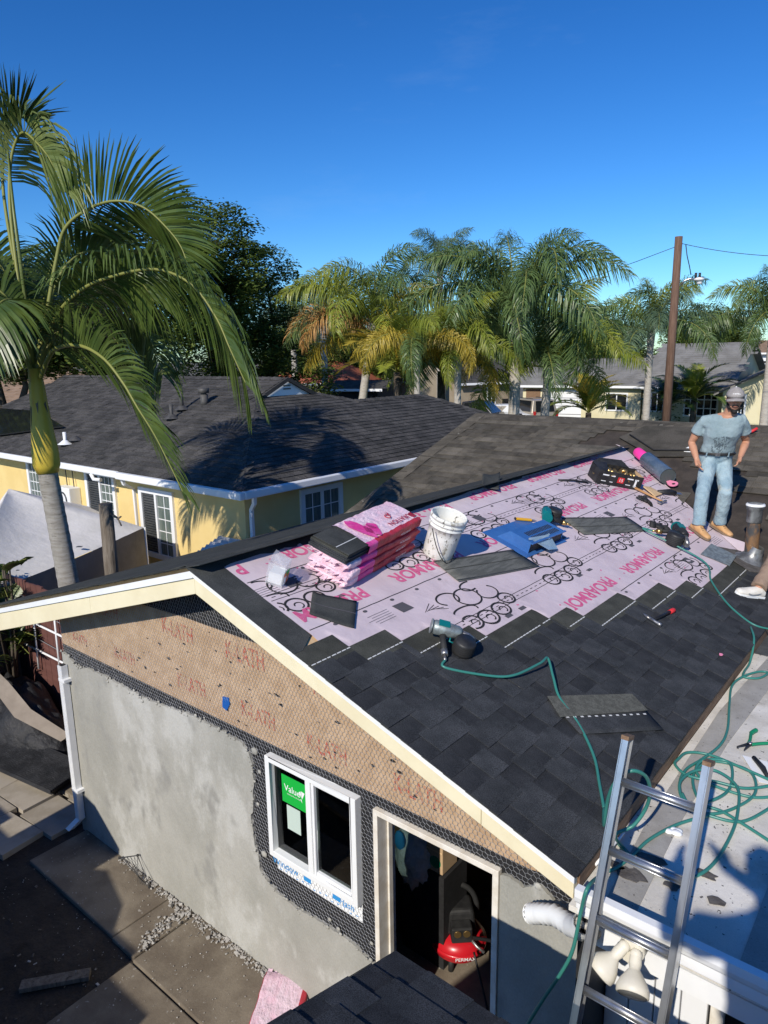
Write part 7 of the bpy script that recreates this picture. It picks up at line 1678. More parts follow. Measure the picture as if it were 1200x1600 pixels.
q = MB(); q.tube(spline([F_(1210, 1245), F_(1170, 1245), F_(1110, 1225), F_(1088, 1205, 2.30), F_(1100, 1188, 2.31), F_(1140, 1192, 2.31), F_(1142, 1228, 2.30), F_(1120, 1248, 2.305), F_(1075, 1258, 2.30), F_(1062, 1225, 2.31), F_(1085, 1205, 2.31), F_(1120, 1205, 2.315), F_(1152, 1230, 2.31), F_(1153, 1270, 2.30), F_(1140, 1310, 2.296), F_(1110, 1355, 2.296), F_(1070, 1374, 2.296), F_(1030, 1365, 2.296), F_(985, 1338, 2.296), F_(960, 1310, 2.296)]), HR, 8)
q.tube(spline([F_(1060, 1186, 2.30), F_(1075, 1176, 2.296), F_(1110, 1180, 2.296), F_(1160, 1200, 2.30), F_(1210, 1222, 2.30)]), HR, 8); q.tube(spline([F_(1060, 1186, 2.30), F_(1055, 1195, 2.30), F_(1075, 1212, 2.30), F_(1120, 1222, 2.305), F_(1165, 1232, 2.30), F_(1210, 1227, 2.30)]), HR, 8)
q.tube(spline([F_(1105, 1275, 2.30), F_(1060, 1288), F_(1015, 1312), F_(985, 1340), F_(960, 1358), F_(940, 1364)]), HR, 8); q.tube(spline([F_(1205, 1262, 2.30), F_(1160, 1284, 2.296), F_(1110, 1275, 2.30), F_(1080, 1262, 2.3), F_(1066, 1240, 2.31)]), HR, 8)
q.build('hose', M_['hose'], h3)
h4 = thing('air_hose', 'green hose looped over the ladder rung and hanging down the wall', 'hose', (-1.05, 2.7, 2.5))
lp = lambda d, off, x: ltop[0] - ldir * d + lnorm * off + V((x, 0, 0))
q = MB(); q.tube(spline([R_(942, 1268, .02), aty(944, 1290, 3.0), aty(950, 1250, 2.93), aty(962, 1222, 2.88), aty(985, 1205, 2.86), aty(1008, 1212, 2.92), aty(1016, 1235, 3.0), aty(1010, 1262, 3.05), aty(990, 1290, 3.02), aty(962, 1305, 2.98), F_(975, 1325, 2.297), F_(1000, 1350, 2.296), F_(1040, 1370, 2.297)]), HR, 8)
q.tube(spline([F_(945, 1364, 2.30), aty(920, 1385, 2.585), aty(908, 1425, 2.57), aty(895, 1485, 2.56), aty(876, 1522, 2.56), aty(850, 1560, 2.56), aty(820, 1610, 2.56), aty(800, 1660, 2.56)]), HR, 8); q.build('hose', M_['hose'], h4)
# snips, white lump and black tool on the flat roof
def snips(label, M):
    t = thing('tin_snips', label, 'snips', M)
    for sgn in (-1, 1):
        q = MB(); q.tube(spline([(0, .01 * sgn, .015), (-.05, .03 * sgn, .015), (-.13, .07 * sgn, .015), (-.19, .075 * sgn, .015)]), [.010] * 16 + [.014] * 9, 7); q.build('handle', M_['green'], t, world=False)
        q = MB(); q.prism([(-.02, -.012 * sgn, .012), (-.02, .012 * sgn, .012), (.03, .016 * sgn, .012), (.10, .026 * sgn, .012), (.10, .02 * sgn, .012), (.03, -.002 * sgn, .012)], (0, 0, .008)); q.build('jaw', M_['black'], t, world=False)
    q = MB(); q.cyl((0, 0, .005), (0, 0, .026), .012, 10); q.build('pivot', M_['steel'], t, world=False); return t
snips('green handled tin snips lying open on the flat roof', T(F_(1172, 1166, 2.284)) @ RZ(-1.9))
t = thing('black_cutter', 'black handled cutter lying on white paper at the right edge of the flat roof', 'tool', T(F_(1190, 1205, 2.284)) @ RZ(-1.0))
q = MB(); q.tube([(-.12, 0, .015), (0, .008, .018), (.12, 0, .012)], [.013, .017, .008], 8); q.build('handle', M_['black'], t, world=False); q = MB(); q.prism([(-.16, -.05, .0015), (.12, -.06, .0015), (.16, .05, .0015), (-.10, .07, .0015)], (0, 0, .002)); q.build('paper', M_['white'], t, world=False)
t = thing('plaster_lump', 'white dried lump of sealant on the flat roof between ladder rungs', 'sealant', T(F_(1052, 1300, 2.284)))
q = MB(); random.seed(6)
for k in range(7): q.ball((random.uniform(-.035, .035), random.uniform(-.02, .02), .008), random.uniform(.015, .026), 8, 0, None, (1.2, 1, .5))
q.build('lump', M_['white'], t, world=False)
t = thing('metal_strap', 'white bent metal strap lying at the eave behind the ladder', 'metal piece', tuple(F_(955, 1328)))
q = MB(); q.tube([F_(930, 1352, 2.30), F_(948, 1332, 2.33), F_(968, 1310, 2.32), F_(975, 1300, 2.30)], .008, 5); q.build('strap', M_['whitetrim'], t)
# ---- inside the doorway
cp = thing('air_compressor', 'red pancake air compressor with black motor shroud on the floor inside the doorway', 'compressor', T(-2.62, 4.02, .05) @ RZ(.75))
q = MB(); q.lathe([(0, .06), (.10, .06), (.16, .075), (.205, .12), (.215, .17), (.205, .215), (.16, .255), (.08, .27), (0, .272)], 30); q.lathe([(.213, .15), (.222, .155), (.222, .185), (.213, .19)], 30); q.build('tank', M_['red'], cp, world=False)
q = MB(); q.box((0, .02, .37), (.26, .22, .20), None, 0, .85); o = q.build('motor_shroud', M_['black'], cp, world=False); bevel(o, .03, 3)
q = MB(); q.tube([(-.16 * cos(a), .06, .36 + .24 * sin(a)) for a in [pi * k / 12 for k in range(13)]], .022, 8); q.build('carry_handle', M_['rubber'], cp, world=False)
q = MB(); q.box((0, -.13, .34), (.16, .10, .13)); bevel(q.build('gauge_box', M_['black'], cp, world=False), .012)
for x in (-.035, .035): q = MB(); q.cyl((x, -.178, .36), (x, -.186, .36), .028, 14); q.build('gauge', M_['brass'], cp, world=False)
q = MB(); q.tube([(.06, -.15, .30), (.11, -.20, .26), (.16, -.24, .24)], .012, 8); q.build('coupler', M_['steel'], cp, world=False)
for k in range(3): a = k * 2.1; q = MB(); q.cyl((.16 * cos(a), .16 * sin(a), 0), (.15 * cos(a), .15 * sin(a), .10), .022, 8); q.build('rubber_foot', M_['rubber'], cp, world=False)
q = MB(); add_text(q, 'PERMAX', frame((.02, -.2235, .17), (1, 0, 0), (0, 0, 1), (0, -1, 0)), .042, 0, .004); q.build('white_lettering', M_['white'], cp, world=False)
hb = thing('hose_bundle', 'tangled black and green hose hanging inside the right door jamb', 'hose', (-2.0, 3.9, .5))
q = MB(); q.tube(spline([(-2.42, 3.92, .40), (-2.2, 3.9, .50), (-2.0, 3.75, .62), (-1.9, 3.6, .8)]), .014, 7); q.tube(spline([(-2.4, 3.9, .3), (-2.2, 3.75, .1), (-2.05, 3.6, .07), (-1.9, 3.6, .3), (-1.95, 3.7, .7)]), .008, 6); q.tube(spline([(-2.1, 3.9, .6), (-2.05, 3.95, .2), (-1.9, 3.9, .07), (-1.8, 3.7, .07)]), .012, 6); q.build('hose', M_['blackhose'], hb)
dr_ = thing('cordless_drill', 'yellow and black cordless drill hanging by the right door jamb', 'drill', T(-1.93, 3.62, .86) @ RZ(.6))
q = MB(); q.tube([(-.10, 0, 0), (-.08, 0, 0), (.05, 0, 0), (.08, 0, 0)], [.02, .038, .036, .026], 12); q.build('motor', M_['yellow'], dr_, world=False); q = MB(); q.tube([(.08, 0, 0), (.15, 0, 0)], [.022, .014], 10); q.build('chuck', M_['black'], dr_, world=False); q = MB(); q.tube([(-.03, 0, -.03), (-.05, 0, -.16)], [.022, .024], 8); q.box((-.05, 0, -.19), (.11, .07, .06)); q.build('grip', M_['black'], dr_, world=False)
bx = thing('cardboard_carton', 'tall cardboard carton with a round green mark inside the doorway', 'box', (-3.42, 4.9, .05))
CB = aty(679, 1330, 3.85); q = MB(); q.box((CB.x, CB.y + .1, CB.z), (.15, .2, .36)); bevel(q.build('carton', M_['cardboard'], bx), .006); q = MB(); q.cyl((CB.x + .01, CB.y - .001, CB.z - .09), (CB.x + .01, CB.y - .004, CB.z - .09), .05, 18); q.build('round_mark', M_['green'], bx); q = MB(); q.bb((CB.x - .075, CB.y - .003, CB.z + .0), (CB.x + .075, CB.y - .001, CB.z + .012)); q.build('tape', M_['plywood'], bx); q = MB(); q.bb((CB.x - .3, CB.y - .02, .05), (CB.x + .1, CB.y + .3, CB.z - .185)); q.build('crate_below', M_['felt'], bx)
BG = aty(652, 1335, 3.9)
bb_ = thing('plastic_bag', 'bulging clear plastic bag with blue contents inside the doorway', 'bag', (-3.45, 4.0, .05)); random.seed(4)
q = MB(); vs, fs = [], []
for i in range(17):
    th = pi * i / 16
    for k in range(24):
        a = 2 * pi * k / 24; d = V((sin(th) * cos(a), sin(th) * sin(a), cos(th))); r = .165 * (1 + .35 * noise.noise(d * 3.1) + .12 * noise.noise(d * 9)); vs.append(BG + V((d.x * r, d.y * r, d.z * r * 1.5)))
for i in range(16):
    for k in range(24): k2 = (k + 1) % 24; fs.append((i * 24 + k, (i + 1) * 24 + k, (i + 1) * 24 + k2, i * 24 + k2))
q.add(vs, fs, 0, True); q.build('bag', M_['frost'], bb_)
q = MB(); q.ball(tuple(BG + V((-.07, -.13, .17))), .05, 10, 0, None, (1, .5, 1.7)); q.build('blue_pack', M_['blueprint'], bb_)
q = MB(); q.bb((BG.x - .22, BG.y + .0, .05), (BG.x + .12, BG.y + .2, BG.z - .2)); q.build('base_sack', M_['felt'], bb_)
tb_ = thing('blue_tub', 'blue grey plastic tub on the shelf inside the doorway', 'tub', (-3.1, 4.7, 1.0))
q = MB(); TB = aty(662, 1308, 4.0); q.lathe([(0, 0), (.10, .0), (.125, .16), (.135, .165), (.12, .155), (.095, .02), (0, .02)], 22, 0, T(TB - V((0, 0, .08)))); q.build('tub', plain('blue_tub_plastic', (.10, .24, .36), .4), tb_); q = MB(); q.bb((TB.x - .4, TB.y - .12, TB.z - .11), (TB.x + .14, TB.y + .2, TB.z - .082)); q.bb((TB.x - .4, TB.y + .15, .05), (TB.x - .36, TB.y + .19, TB.z - .11)); q.bb((TB.x + .10, TB.y + .15, .05), (TB.x + .14, TB.y + .19, TB.z - .11)); q.build('shelf', M_['barewood'], tb_)
# ================================================================ PEOPLE
def remesh(mb, voxel, sm=3, name='body', mats=None, fold=None):
    me = mb.mesh('tmp_' + name, [], fix=True); o = bpy.data.objects.new('tmp_' + name, me); COL.objects.link(o)
    r = o.modifiers.new('r', 'REMESH'); r.mode = 'VOXEL'; r.voxel_size = voxel
    s = o.modifiers.new('s', 'SMOOTH'); s.factor = .5; s.iterations = sm
    bpy.context.view_layer.update()
    out = bpy.data.meshes.new_from_object(o.evaluated_get(bpy.context.evaluated_depsgraph_get())); out.name = name
    bpy.data.objects.remove(o)
    if fold:
        amp, fq, st = fold
        nr = [v.normal.copy() for v in out.vertices]
        for v, n in zip(out.vertices, nr):
            p = v.co; a = noise.noise(V((p.x * fq, p.y * fq, p.z * fq * st))) + .5 * noise.noise(V((p.x * fq * 2.3 + 5, p.y * fq * 2.3, p.z * fq * 2.3 * st)))
            v.co = p + n * amp * a
    out.materials.clear()
    for m in (mats if isinstance(mats, list) else [mats]): out.materials.append(m)
    for p in out.polygons: p.use_smooth = True; p.material_index = 0
    out.update(); return out
def loft(mb, rings, n=18):
    """rings: (centre, side, fwd, rx, ry)"""
    vs, fs = [], []
    for c, s, f, rx, ry in rings:
        for k in range(n): a = 2 * pi * k / n; vs.append(V(c) + V(s) * rx * cos(a) + V(f) * ry * sin(a))
    for i in range(len(rings) - 1):
        for k in range(n): k2 = (k + 1) % n; fs.append((i * n + k, i * n + k2, (i + 1) * n + k2, (i + 1) * n + k))
    fs += [tuple(range(n - 1, -1, -1)), tuple(range((len(rings) - 1) * n, len(rings) * n))]
    mb.add(vs, fs, 0, True)
def hand(mb, w, d, side, palm_n, sc=1.0, curl=.5):
    """w wrist, d hand direction, side across the palm towards the thumb, palm_n towards the palm"""
    d, side, palm_n = V(d).normalized(), V(side).normalized(), V(palm_n).normalized()
    mb.tube([w - d * .02, w + d * .03 * sc, w + d * .085 * sc], [.026 * sc, .036 * sc, .038 * sc], 10, 0, True, None, True, .55)
    for k in range(4):
        o = w + d * .082 * sc + side * (.030 - .020 * k) * sc; L_ = (.070, .080, .075, .058)[k] * sc; P = [o - d * .015]; dd = d.copy()
        P.append(o)
        for j in range(3): dd = (dd + palm_n * curl * (.5 + .35 * j)).normalized(); P.append(P[-1] + dd * L_ / 3)
        mb.tube(P, [.0095 * sc, .0095 * sc, .009 * sc, .008 * sc, .0065 * sc], 7)
    o = w + d * .028 * sc + side * .032 * sc; P = [o]; dd = (d * .6 + side * .8).normalized()
    for j in range(3): P.append(P[-1] + dd * .026 * sc); dd = (dd + d * .5 + palm_n * curl * .4).normalized()
    mb.tube(P, [.013 * sc, .0115 * sc, .010 * sc, .008 * sc], 7)
def person(label, J, F, group=None, tee='tee', trousers='jeans', shoe='boot', capm=None, beard=False, sleeve=.55, k=1.0, hair=True, headtilt=(0, 0)):
    F = V((F[0], F[1], 0)).normalized(); S = V((-F.y, F.x, 0))          # S: the person's left
    for a in J: J[a] = V(J[a]) if a != 'roof' else J[a]
    foot = (J['ankleL'] + J['ankleR']) / 2
    t = thing('person', label, 'person', (foot.x, foot.y, min(J['ankleL'].z, J['ankleR'].z) - .08), group)
    pv, ch, nk, hd = J['pelvis'], J['chest'], J['neck'], J['head']
    tu = (ch - pv).normalized(); Sh = (J['shoulderL'] - J['shoulderR']).normalized(); Fh = Sh.cross(tu).normalized(); Fh = Fh if Fh.dot(F) > 0 else -Fh
    nu = (nk - ch).normalized()
    def torso(mb, g=1.0, top=True, bottom=True):
        R_s = []
        if bottom: R_s += [(pv - tu * .10, S, F, .10 * g * k, .08 * g * k), (pv - tu * .05, S, F, .15 * g * k, .105 * g * k)]
        R_s += [(pv + tu * .02, S, F, .165 * g * k, .115 * g * k), (pv.lerp(ch, .30), S.lerp(Sh, .3), F.lerp(Fh, .3), .150 * g * k, .108 * g * k), (pv.lerp(ch, .62), S.lerp(Sh, .6), F.lerp(Fh, .6), .160 * g * k, .112 * g * k), (ch, Sh, Fh, .178 * g * k, .118 * g * k), (ch.lerp(nk, .45), Sh, Fh, .172 * g * k, .100 * g * k), (ch.lerp(nk, .74), Sh, Fh, .135 * g * k, .082 * g * k), (ch.lerp(nk, .92), Sh, Fh, .082 * g * k, .070 * g * k)]
        if top: R_s += [(ch.lerp(nk, .98), Sh, Fh, .068 * g * k, .064 * g * k)]
        loft(mb, R_s, 22)
    # ---- body: one continuous surface
    b_ = MB(); torso(b_)
    hu_ = (hd - nk).normalized(); hf = (F + V((0, 0, headtilt[0]))).normalized(); hs = hu_.cross(hf).normalized(); hf = hs.cross(hu_).normalized() if False else hf
    up = hf.cross(S).normalized(); up = up if up.z > 0 else -up; rs = S
    b_.tube([ch.lerp(nk, .7), nk, nk.lerp(hd, .6)], [.062 * k, .056 * k, .054 * k], 12)
    HM = frame(hd, tuple(rs), tuple(hf), tuple(up))
    b_.ball((0, -.008, .015), .098 * k, 18, 0, HM, (.80, 1.0, 1.10)); b_.ball((0, .028, -.055), .066 * k, 14, 0, HM, (.88, .95, 1.0)); b_.ball((0, .058, -.092), .026 * k, 10, 0, HM, (1.1, .8, .8))
    b_.tube([HM @ V((0, .088, .012)), HM @ V((0, .108, -.022)), HM @ V((0, .098, -.036))], [.008, .015, .012], 8)
    for s_ in (-1, 1):
        b_.ball((s_ * .079, -.012, -.012), .026 * k, 8, 0, HM, (.35, .75, 1.15)); b_.ball((s_ * .040, .072, -.022), .022, 8, 0, HM, (1, .6, .8)); b_.ball((s_ * .032, .083, .030), .017, 8, 0, HM, (1.4, .5, .5))
    b_.tube([HM @ V((-.022, .088, -.060)), HM @ V((0, .096, -.058)), HM @ V((.022, .088, -.060))], .008, 6)
    for sd, s_ in (('L', 1), ('R', -1)):
        sh, el, wr_, tip = J['shoulder' + sd], J['elbow' + sd], J['wrist' + sd], J['hand' + sd]
        b_.tube([ch.lerp(sh, .55), sh, sh.lerp(el, .35), sh.lerp(el, .75), el, el.lerp(wr_, .3), el.lerp(wr_, .75), wr_], [.055 * k, .058 * k, .052 * k, .045 * k, .040 * k, .043 * k, .033 * k, .027 * k], 14)
        b_.tube([nk.lerp(ch, .12), nk.lerp(sh, .5) - nu * .02, sh], [.052 * k, .055 * k, .054 * k], 12)
        hand(b_, wr_, tip - wr_, F * .8 + S * s_ * -.2, S * -s_, 1.0 * k, .42)
        hp, kn, an = J['hip' + sd], J['knee' + sd], J['ankle' + sd]
        b_.tube([pv.lerp(hp, .6), hp, hp.lerp(kn, .4), hp.lerp(kn, .85), kn, kn.lerp(an, .3), kn.lerp(an, .75), an], [.07 * k, .072 * k, .066 * k, .052 * k, .048 * k, .050 * k, .040 * k, .036 * k], 14)
    place('body', remesh(b_, .0085, 3, 'body', M_['skin']), t, world=True)
    # ---- shirt
    c_ = MB(); torso(c_, 1.09, False, False)
    loft(c_, [(pv + tu * .0, S, F, .172 * k, .122 * k), (pv + tu * .06, S, F, .178 * k, .128 * k), (pv + tu * .14, S, F, .172 * k, .126 * k)], 20)
    for sd in 'LR':
        sh, el = J['shoulder' + sd], J['elbow' + sd]; e2 = sh.lerp(el, sleeve)
        c_.tube([ch.lerp(sh, .5) + tu * .01, sh, sh.lerp(e2, .5), e2], [.066 * k, .066 * k, .066 * k, .073 * k], 14)
        c_.tube([nk.lerp(ch, .22), nk.lerp(sh, .5) - nu * .022, sh], [.060 * k, .062 * k, .064 * k], 12)
        if sleeve > .9: c_.tube([e2, el.lerp(J['wrist' + sd], .9)], [.066, .05], 12)
    tee_o = place('t_shirt', remesh(c_, .011, 4, 't_shirt', M_[tee], (.006, 12, .45)), t, world=True)
    # ---- trousers
    c_ = MB(); loft(c_, [(pv - tu * .13, S, F, .13 * k, .11 * k), (pv - tu * .06, S, F, .178 * k, .130 * k), (pv + tu * .03, S, F, .175 * k, .124 * k)], 20)
    for sd in 'LR':
        hp, kn, an = J['hip' + sd], J['knee' + sd], J['ankle' + sd]
        c_.tube([pv.lerp(hp, .5) - tu * .03, hp, hp.lerp(kn, .4), hp.lerp(kn, .8), kn, kn.lerp(an, .35), kn.lerp(an, .75), an.lerp(kn, .02)], [.088 * k, .092 * k, .086 * k, .075 * k, .071 * k, .072 * k, .068 * k, .074 * k], 16)
    place('trousers', remesh(c_, .011, 3, 'trousers', M_[trousers], (.0065, 12, .8)), t, world=True)
    q = MB(); q.tube([pv + tu * .035 + S * .180 * k * cos(a) + F * .130 * k * sin(a) for a in [2 * pi * i / 28 for i in range(29)]], .017, 6, 0, False); q.build('belt', M_['belt'], t)
    q = MB(); q.box((0, 0, 0), (.05, .008, .042), frame(pv + tu * .035 + F * .150 * k, tuple(S), tuple(F), tuple(tu))); q.build('belt_buckle', M_['steel'], t)
    for x in (-.11, .11): q = MB(); q.box((0, 0, 0), (.014, .01, .06), frame(pv + tu * .035 + S * x + F * .118, tuple(S), tuple(F), tuple(tu))); q.build('belt_loop', M_[trousers], t)
    # ---- shoes
    for sd in 'LR':
        an = J['ankle' + sd]; td = V(J['toe' + sd]) - an; fl = td - n_r * td.dot(n_r) if J.get('roof', True) else V((td.x, td.y, 0)); fl.normalize(); nn = n_r if J.get('roof', True) else V((0, 0, 1)); sv_ = nn.cross(fl).normalized(); o = an - nn * .075
        q = MB(); loft(q, [(o - fl * .085 + nn * .04, sv_, nn, .030, .030), (o - fl * .07 + nn * .045, sv_, nn, .040, .045), (o - fl * .02 + nn * .055, sv_, nn, .044, .055), (o + fl * .05 + nn * .046, sv_, nn, .046, .044), (o + fl * .12 + nn * .034, sv_, nn, .050, .033), (o + fl * .175 + nn * .030, sv_, nn, .044, .028), (o + fl * .20 + nn * .027, sv_, nn, .025, .018)], 14)
        if shoe == 'boot': q.tube([o + nn * .05, o + nn * .14], [.052, .056], 14)
        bo = place(shoe, remesh(q, .008, 3, shoe, M_[shoe]), t, world=True)
        q = MB(); q.prism([o + fl * a + sv_ * b2 + nn * .0 for a, b2 in ((-.095, -.02), (-.085, -.038), (0, -.042), (.12, -.052), (.18, -.042), (.208, -.012), (.208, .012), (.18, .042), (.12, .052), (0, .042), (-.085, .038), (-.095, .02))], nn * .022); q.build('sole', M_['sole' if shoe == 'boot' else 'white'], bo)
        if shoe == 'boot':
            q = MB()
            for j in range(4): q.tube([o + fl * (.03 + .022 * j) + sv_ * .03 + nn * (.098 - .010 * j), o + fl * (.035 + .022 * j) - sv_ * .03 + nn * (.098 - .010 * j)], .004, 4)
            q.build('lace', M_['belt'], bo)
        else:
            for s2 in (-1, 1):
                q = MB(); P = [(-.02, .050), (.03, .040), (.085, .058), (.11, .070), (.085, .052), (.03, .030), (-.01, .036)]; q.prism([o + fl * (.10 - a) + nn * b2 + sv_ * s2 * .053 for a, b2 in P], sv_ * s2 * .003); q.build('side_mark', M_['swoosh'], bo)
    # ---- head details
    for s_ in (-1, 1):
        q = MB(); q.ball((s_ * .032, .082, .008), .0125, 8, 0, HM, (1.1, .6, .7)); q.build('eye', M_['white'], t); 
        q = MB(); q.ball((s_ * .032, .0895, .008), .0060, 8, 0, HM, (1, .5, 1)); q.build('iris', M_['hair'], t)
        q = MB(); q.tube([HM @ V((s_ * .015, .093, .032)), HM @ V((s_ * .035, .091, .036)), HM @ V((s_ * .052, .078, .030))], .005, 5); q.build('eyebrow', M_['hair'], t)
    q = MB(); q.tube([HM @ V((-.022, .096, -.0605)), HM @ V((0, .105, -.060)), HM @ V((.022, .096, -.0605))], .0045, 5); q.build('lips', plain('lips', (.28, .11, .08), .5) if 'lips' not in bpy.data.materials else bpy.data.materials['lips'], t)
    if beard:
        q = MB(); q.ball((0, .026, -.096), .060 * k, 14, 0, HM, (.93, .90, .52)); q.ball((0, .056, -.122), .032, 12, 0, HM, (1.0, .9, .9))
        for s_ in (-1, 1): q.tube([HM @ V((s_ * .074, .0, -.02)), HM @ V((s_ * .070, .02, -.06)), HM @ V((s_ * .045, .06, -.09))], [.008, .014, .02], 7)
        q.tube([HM @ V((-.034, .086, -.062)), HM @ V((-.018, .102, -.046)), HM @ V((0, .106, -.043)), HM @ V((.018, .102, -.046)), HM @ V((.034, .086, -.062))], .0085, 6)
        place('beard', remesh(q, .007, 2, 'beard', M_['hair']), t, world=True)
    if hair:
        q = MB(); q.ball((0, -.020, .012), .100 * k, 14, 0, HM, (.835, .98, 1.0)); 
        me = q.mesh('hair', M_['hair']); bm = bmesh.new(); bm.from_mesh(me); inv = HM.inverted()
        bmesh.ops.delete(bm, geom=[v for v in bm.verts if (inv @ v.co).y > .045 or (inv @ v.co).z < -.05], context='VERTS'); bm.to_mesh(me); bm.free(); place('hair', me, t, world=True)
    if capm:
        q = MB(); vs, fs = [], []; NC, NR = 24, 7
        for i in range(NR + 1):
            th = pi / 2 * (1 - i / NR) ; 
            for c2 in range(NC): a = 2 * pi * c2 / NC; vs.append(HM @ V((.091 * k * cos(a) * sin(th), -.006 + .112 * k * sin(a) * sin(th), .030 + .098 * k * cos(th))))
        for i in range(NR):
            for c2 in range(NC): c3 = (c2 + 1) % NC; fs.append((i * NC + c2, i * NC + c3, (i + 1) * NC + c3, (i + 1) * NC + c2))
        q.add(vs, fs, 0, True); co_ = q.build('cap', M_[capm], t); co_.modifiers.new('solid', 'SOLIDIFY').thickness = .003
        q = MB(); vs, fs = [], []
        for i in range(6):
            for j in range(11):
                a = -1.15 + 2.3 * j / 10; r = .098 + .052 * i / 5 * (cos(a * .9) ** .6); vs.append(HM @ V((.095 * sin(a) * (1 + .06 * i / 5), -.006 + r * cos(a) * 1.06 + .012, .030 - .020 * (i / 5) - .028 * (sin(a) ** 2))))
        for i in range(5):
            for j in range(10): a = i * 11 + j; fs.append((a, a + 1, a + 12, a + 11))
        q.add(vs, fs, 0, True); bo = q.build('brim', M_[capm], co_); bo.modifiers.new('solid', 'SOLIDIFY').thickness = .004
        q = MB(); add_text(q, 'SARMAT', HM @ frame((0, .122, .088), (-1, 0, 0), (0, -.35, .94), (0, .94, .35)), .030, 0, .02); tx2 = q.build('embroidery', M_['capwhite'], co_)
        w = tx2.modifiers.new('w', 'SHRINKWRAP'); w.target = co_; w.offset = .004
        q = MB(); q.ball((0, -.006, .128), .008, 8, 0, HM); q.build('button', M_['capwhite'], co_)
    return t, tee_o, dict(F=Fh, S=Sh, tu=tu, ch=ch, pv=pv)
D = 7.93
J1 = dict(pelvis=atd(1119, 712, D + .04), chest=atd(1130, 675, D - .16), neck=atd(1140, 646, D - .30), head=atd(1149, 624, D - .40),
          shoulderR=atd(1099, 659, D - .08), elbowR=atd(1081, 692, D + .08), wristR=atd(1089, 718, D - .06), handR=atd(1094, 734, D - .12),
          shoulderL=atd(1161, 657, D - .27), elbowL=atd(1166, 691, D - .08), wristL=atd(1157, 715, D - .22), handL=atd(1152, 731, D - .30),
          hipR=atd(1108, 722, D + .05), kneeR=atd(1098, 770, D - .18), hipL=atd(1131, 722, D + .04), kneeL=atd(1134, 770, D - .12),
          ankleR=RP(1.78, 8.02, .095), ankleL=RP(1.90, 8.42, .10), toeR=RP(2.05, 7.86, .02), toeL=RP(2.16, 8.30, .02))
pt_, tee1, fr1 = person('man in grey cap, pale blue T-shirt and faded jeans standing on the roof', J1, V((0, 0, 0)) - V((ray(1140, 650).x, ray(1140, 650).y, 0)) + RIGHT * .12, None, capm='cap', beard=True, headtilt=(-.14, 0))
# chest print, projected on to the shirt
cm_ = frame(fr1['pv'].lerp(fr1['ch'], .62) + fr1['F'] * .16, tuple(fr1['S'] * -1), tuple(fr1['tu']), tuple(fr1['F']))
cm_ = frame(fr1['pv'].lerp(fr1['ch'], .62) + fr1['F'] * .16, tuple(fr1['S']), tuple(fr1['tu']), tuple(fr1['F']))
if (V(cm_.col[0][:3])).dot(RIGHT) < 0: cm_ = cm_ @ Matrix.Diagonal((-1, 1, 1, 1))
q = MB(); random.seed(5)
for i, chr_ in enumerate('LONG LINE TEXAS'):
    a = .9 - 1.8 * i / 14
    if chr_ != ' ': add_text(q, chr_, cm_ @ T(-.11 * sin(a), .035 + .10 * cos(a), 0) @ RZ(a), .034, 0, .01)
for _ in range(60):
    x, y = random.gauss(0, .05), random.gauss(-.02, .045); a = random.uniform(-.6, .6) + pi / 2; l_ = random.uniform(.012, .05); Mx = cm_ @ T(x, y, 0) @ RZ(a); n_ = 4
    for j in range(n_): q.add([Mx @ V((l_ * j / n_, -.003, 0)), Mx @ V((l_ * (j + 1) / n_, -.003, 0)), Mx @ V((l_ * (j + 1) / n_, .003, 0)), Mx @ V((l_ * j / n_, .003, 0))], [(0, 1, 2, 3)])
pr_ = q.build('shirt_print', plain('faded_print', (.10, .13, .15), .9), pt_, fix=False); w = pr_.modifiers.new('w', 'SHRINKWRAP'); w.target = tee1; w.wrap_method = 'PROJECT'; w.use_negative_direction = True; w.use_positive_direction = True; w.offset = .0025
w.use_project_x = False; w.use_project_y = False; w.use_project_z = False
w.wrap_method = 'NEAREST_SURFACEPOINT'
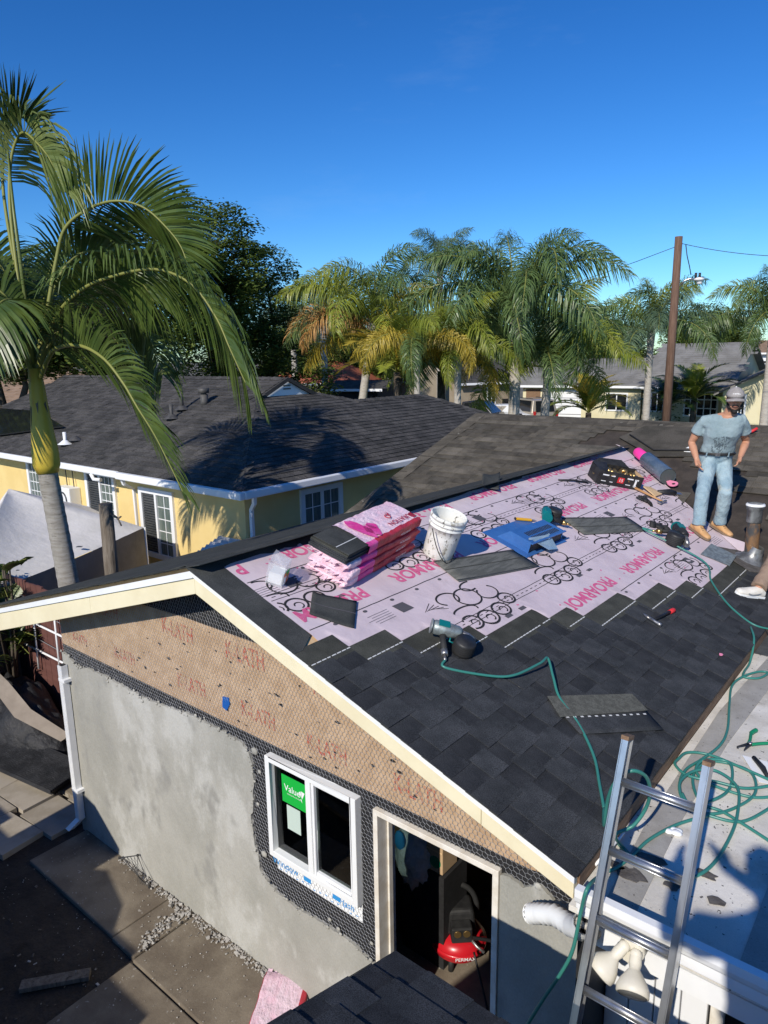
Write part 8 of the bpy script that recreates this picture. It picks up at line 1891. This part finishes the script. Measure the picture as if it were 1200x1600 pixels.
# second worker, sitting at the right of the frame with one leg in view
fo = RP(2.66, 7.02, .085); toe = RP(2.50, 6.84, .02)
J2 = dict(pelvis=atd(1330, 872, 7.35), chest=atd(1352, 810, 7.3), neck=atd(1352, 772, 7.25), head=atd(1345, 742, 7.15),
          shoulderR=atd(1320, 790, 7.1), elbowR=atd(1300, 830, 6.95), wristR=atd(1270, 850, 6.85), handR=atd(1255, 858, 6.8), shoulderL=atd(1385, 790, 7.4), elbowL=atd(1392, 835, 7.2), wristL=atd(1370, 870, 7.0), handL=atd(1358, 880, 6.95),
          hipR=atd(1312, 876, 7.2), kneeR=atd(1232, 838, 6.95), ankleR=fo, toeR=toe, hipL=atd(1350, 878, 7.4), kneeL=atd(1300, 868, 7.0), ankleL=atd(1272, 930, 6.85), toeL=atd(1245, 945, 6.75))
person('worker at the right edge, only a brown trouser leg and white shoe showing', J2, RIGHT * -.8 - FWD * .55, None, tee='cap', trousers='khaki', shoe='sneaker')
# the person taking the picture, standing on the near roof behind the camera
bx_ = V((.33, -.42)); zf = EZ + EP * (EY - bx_.y)
def BP(r, f, z): return V((bx_.x, bx_.y, zf + z)) + V((RIGHT.x, RIGHT.y, 0)).normalized() * r + V((FWD.x, FWD.y, 0)).normalized() * f
J3 = dict(pelvis=BP(0, 0, .93), chest=BP(0, .02, 1.28), neck=BP(0, .04, 1.47), head=BP(0, .10, 1.62), shoulderL=BP(-.19, .02, 1.41), shoulderR=BP(.19, .02, 1.41), elbowL=BP(-.33, .22, 1.28), elbowR=BP(.27, .24, 1.28), wristL=BP(-.30, .30, 1.46), wristR=BP(-.06, .32, 1.48), handL=BP(-.31, .31, 1.62), handR=BP(-.13, .33, 1.62),
          hipL=BP(-.10, 0, .88), hipR=BP(.10, 0, .88), kneeL=BP(-.12, .06, .48), kneeR=BP(.12, .06, .48), ankleL=BP(-.13, .0, .10), ankleR=BP(.13, .0, .10), toeL=BP(-.15, .22, .03), toeR=BP(.15, .22, .03), roof=False)
person('person standing on the near roof behind the viewpoint with both hands raised', J3, FWD, None, tee='tarp', trousers='jeans')
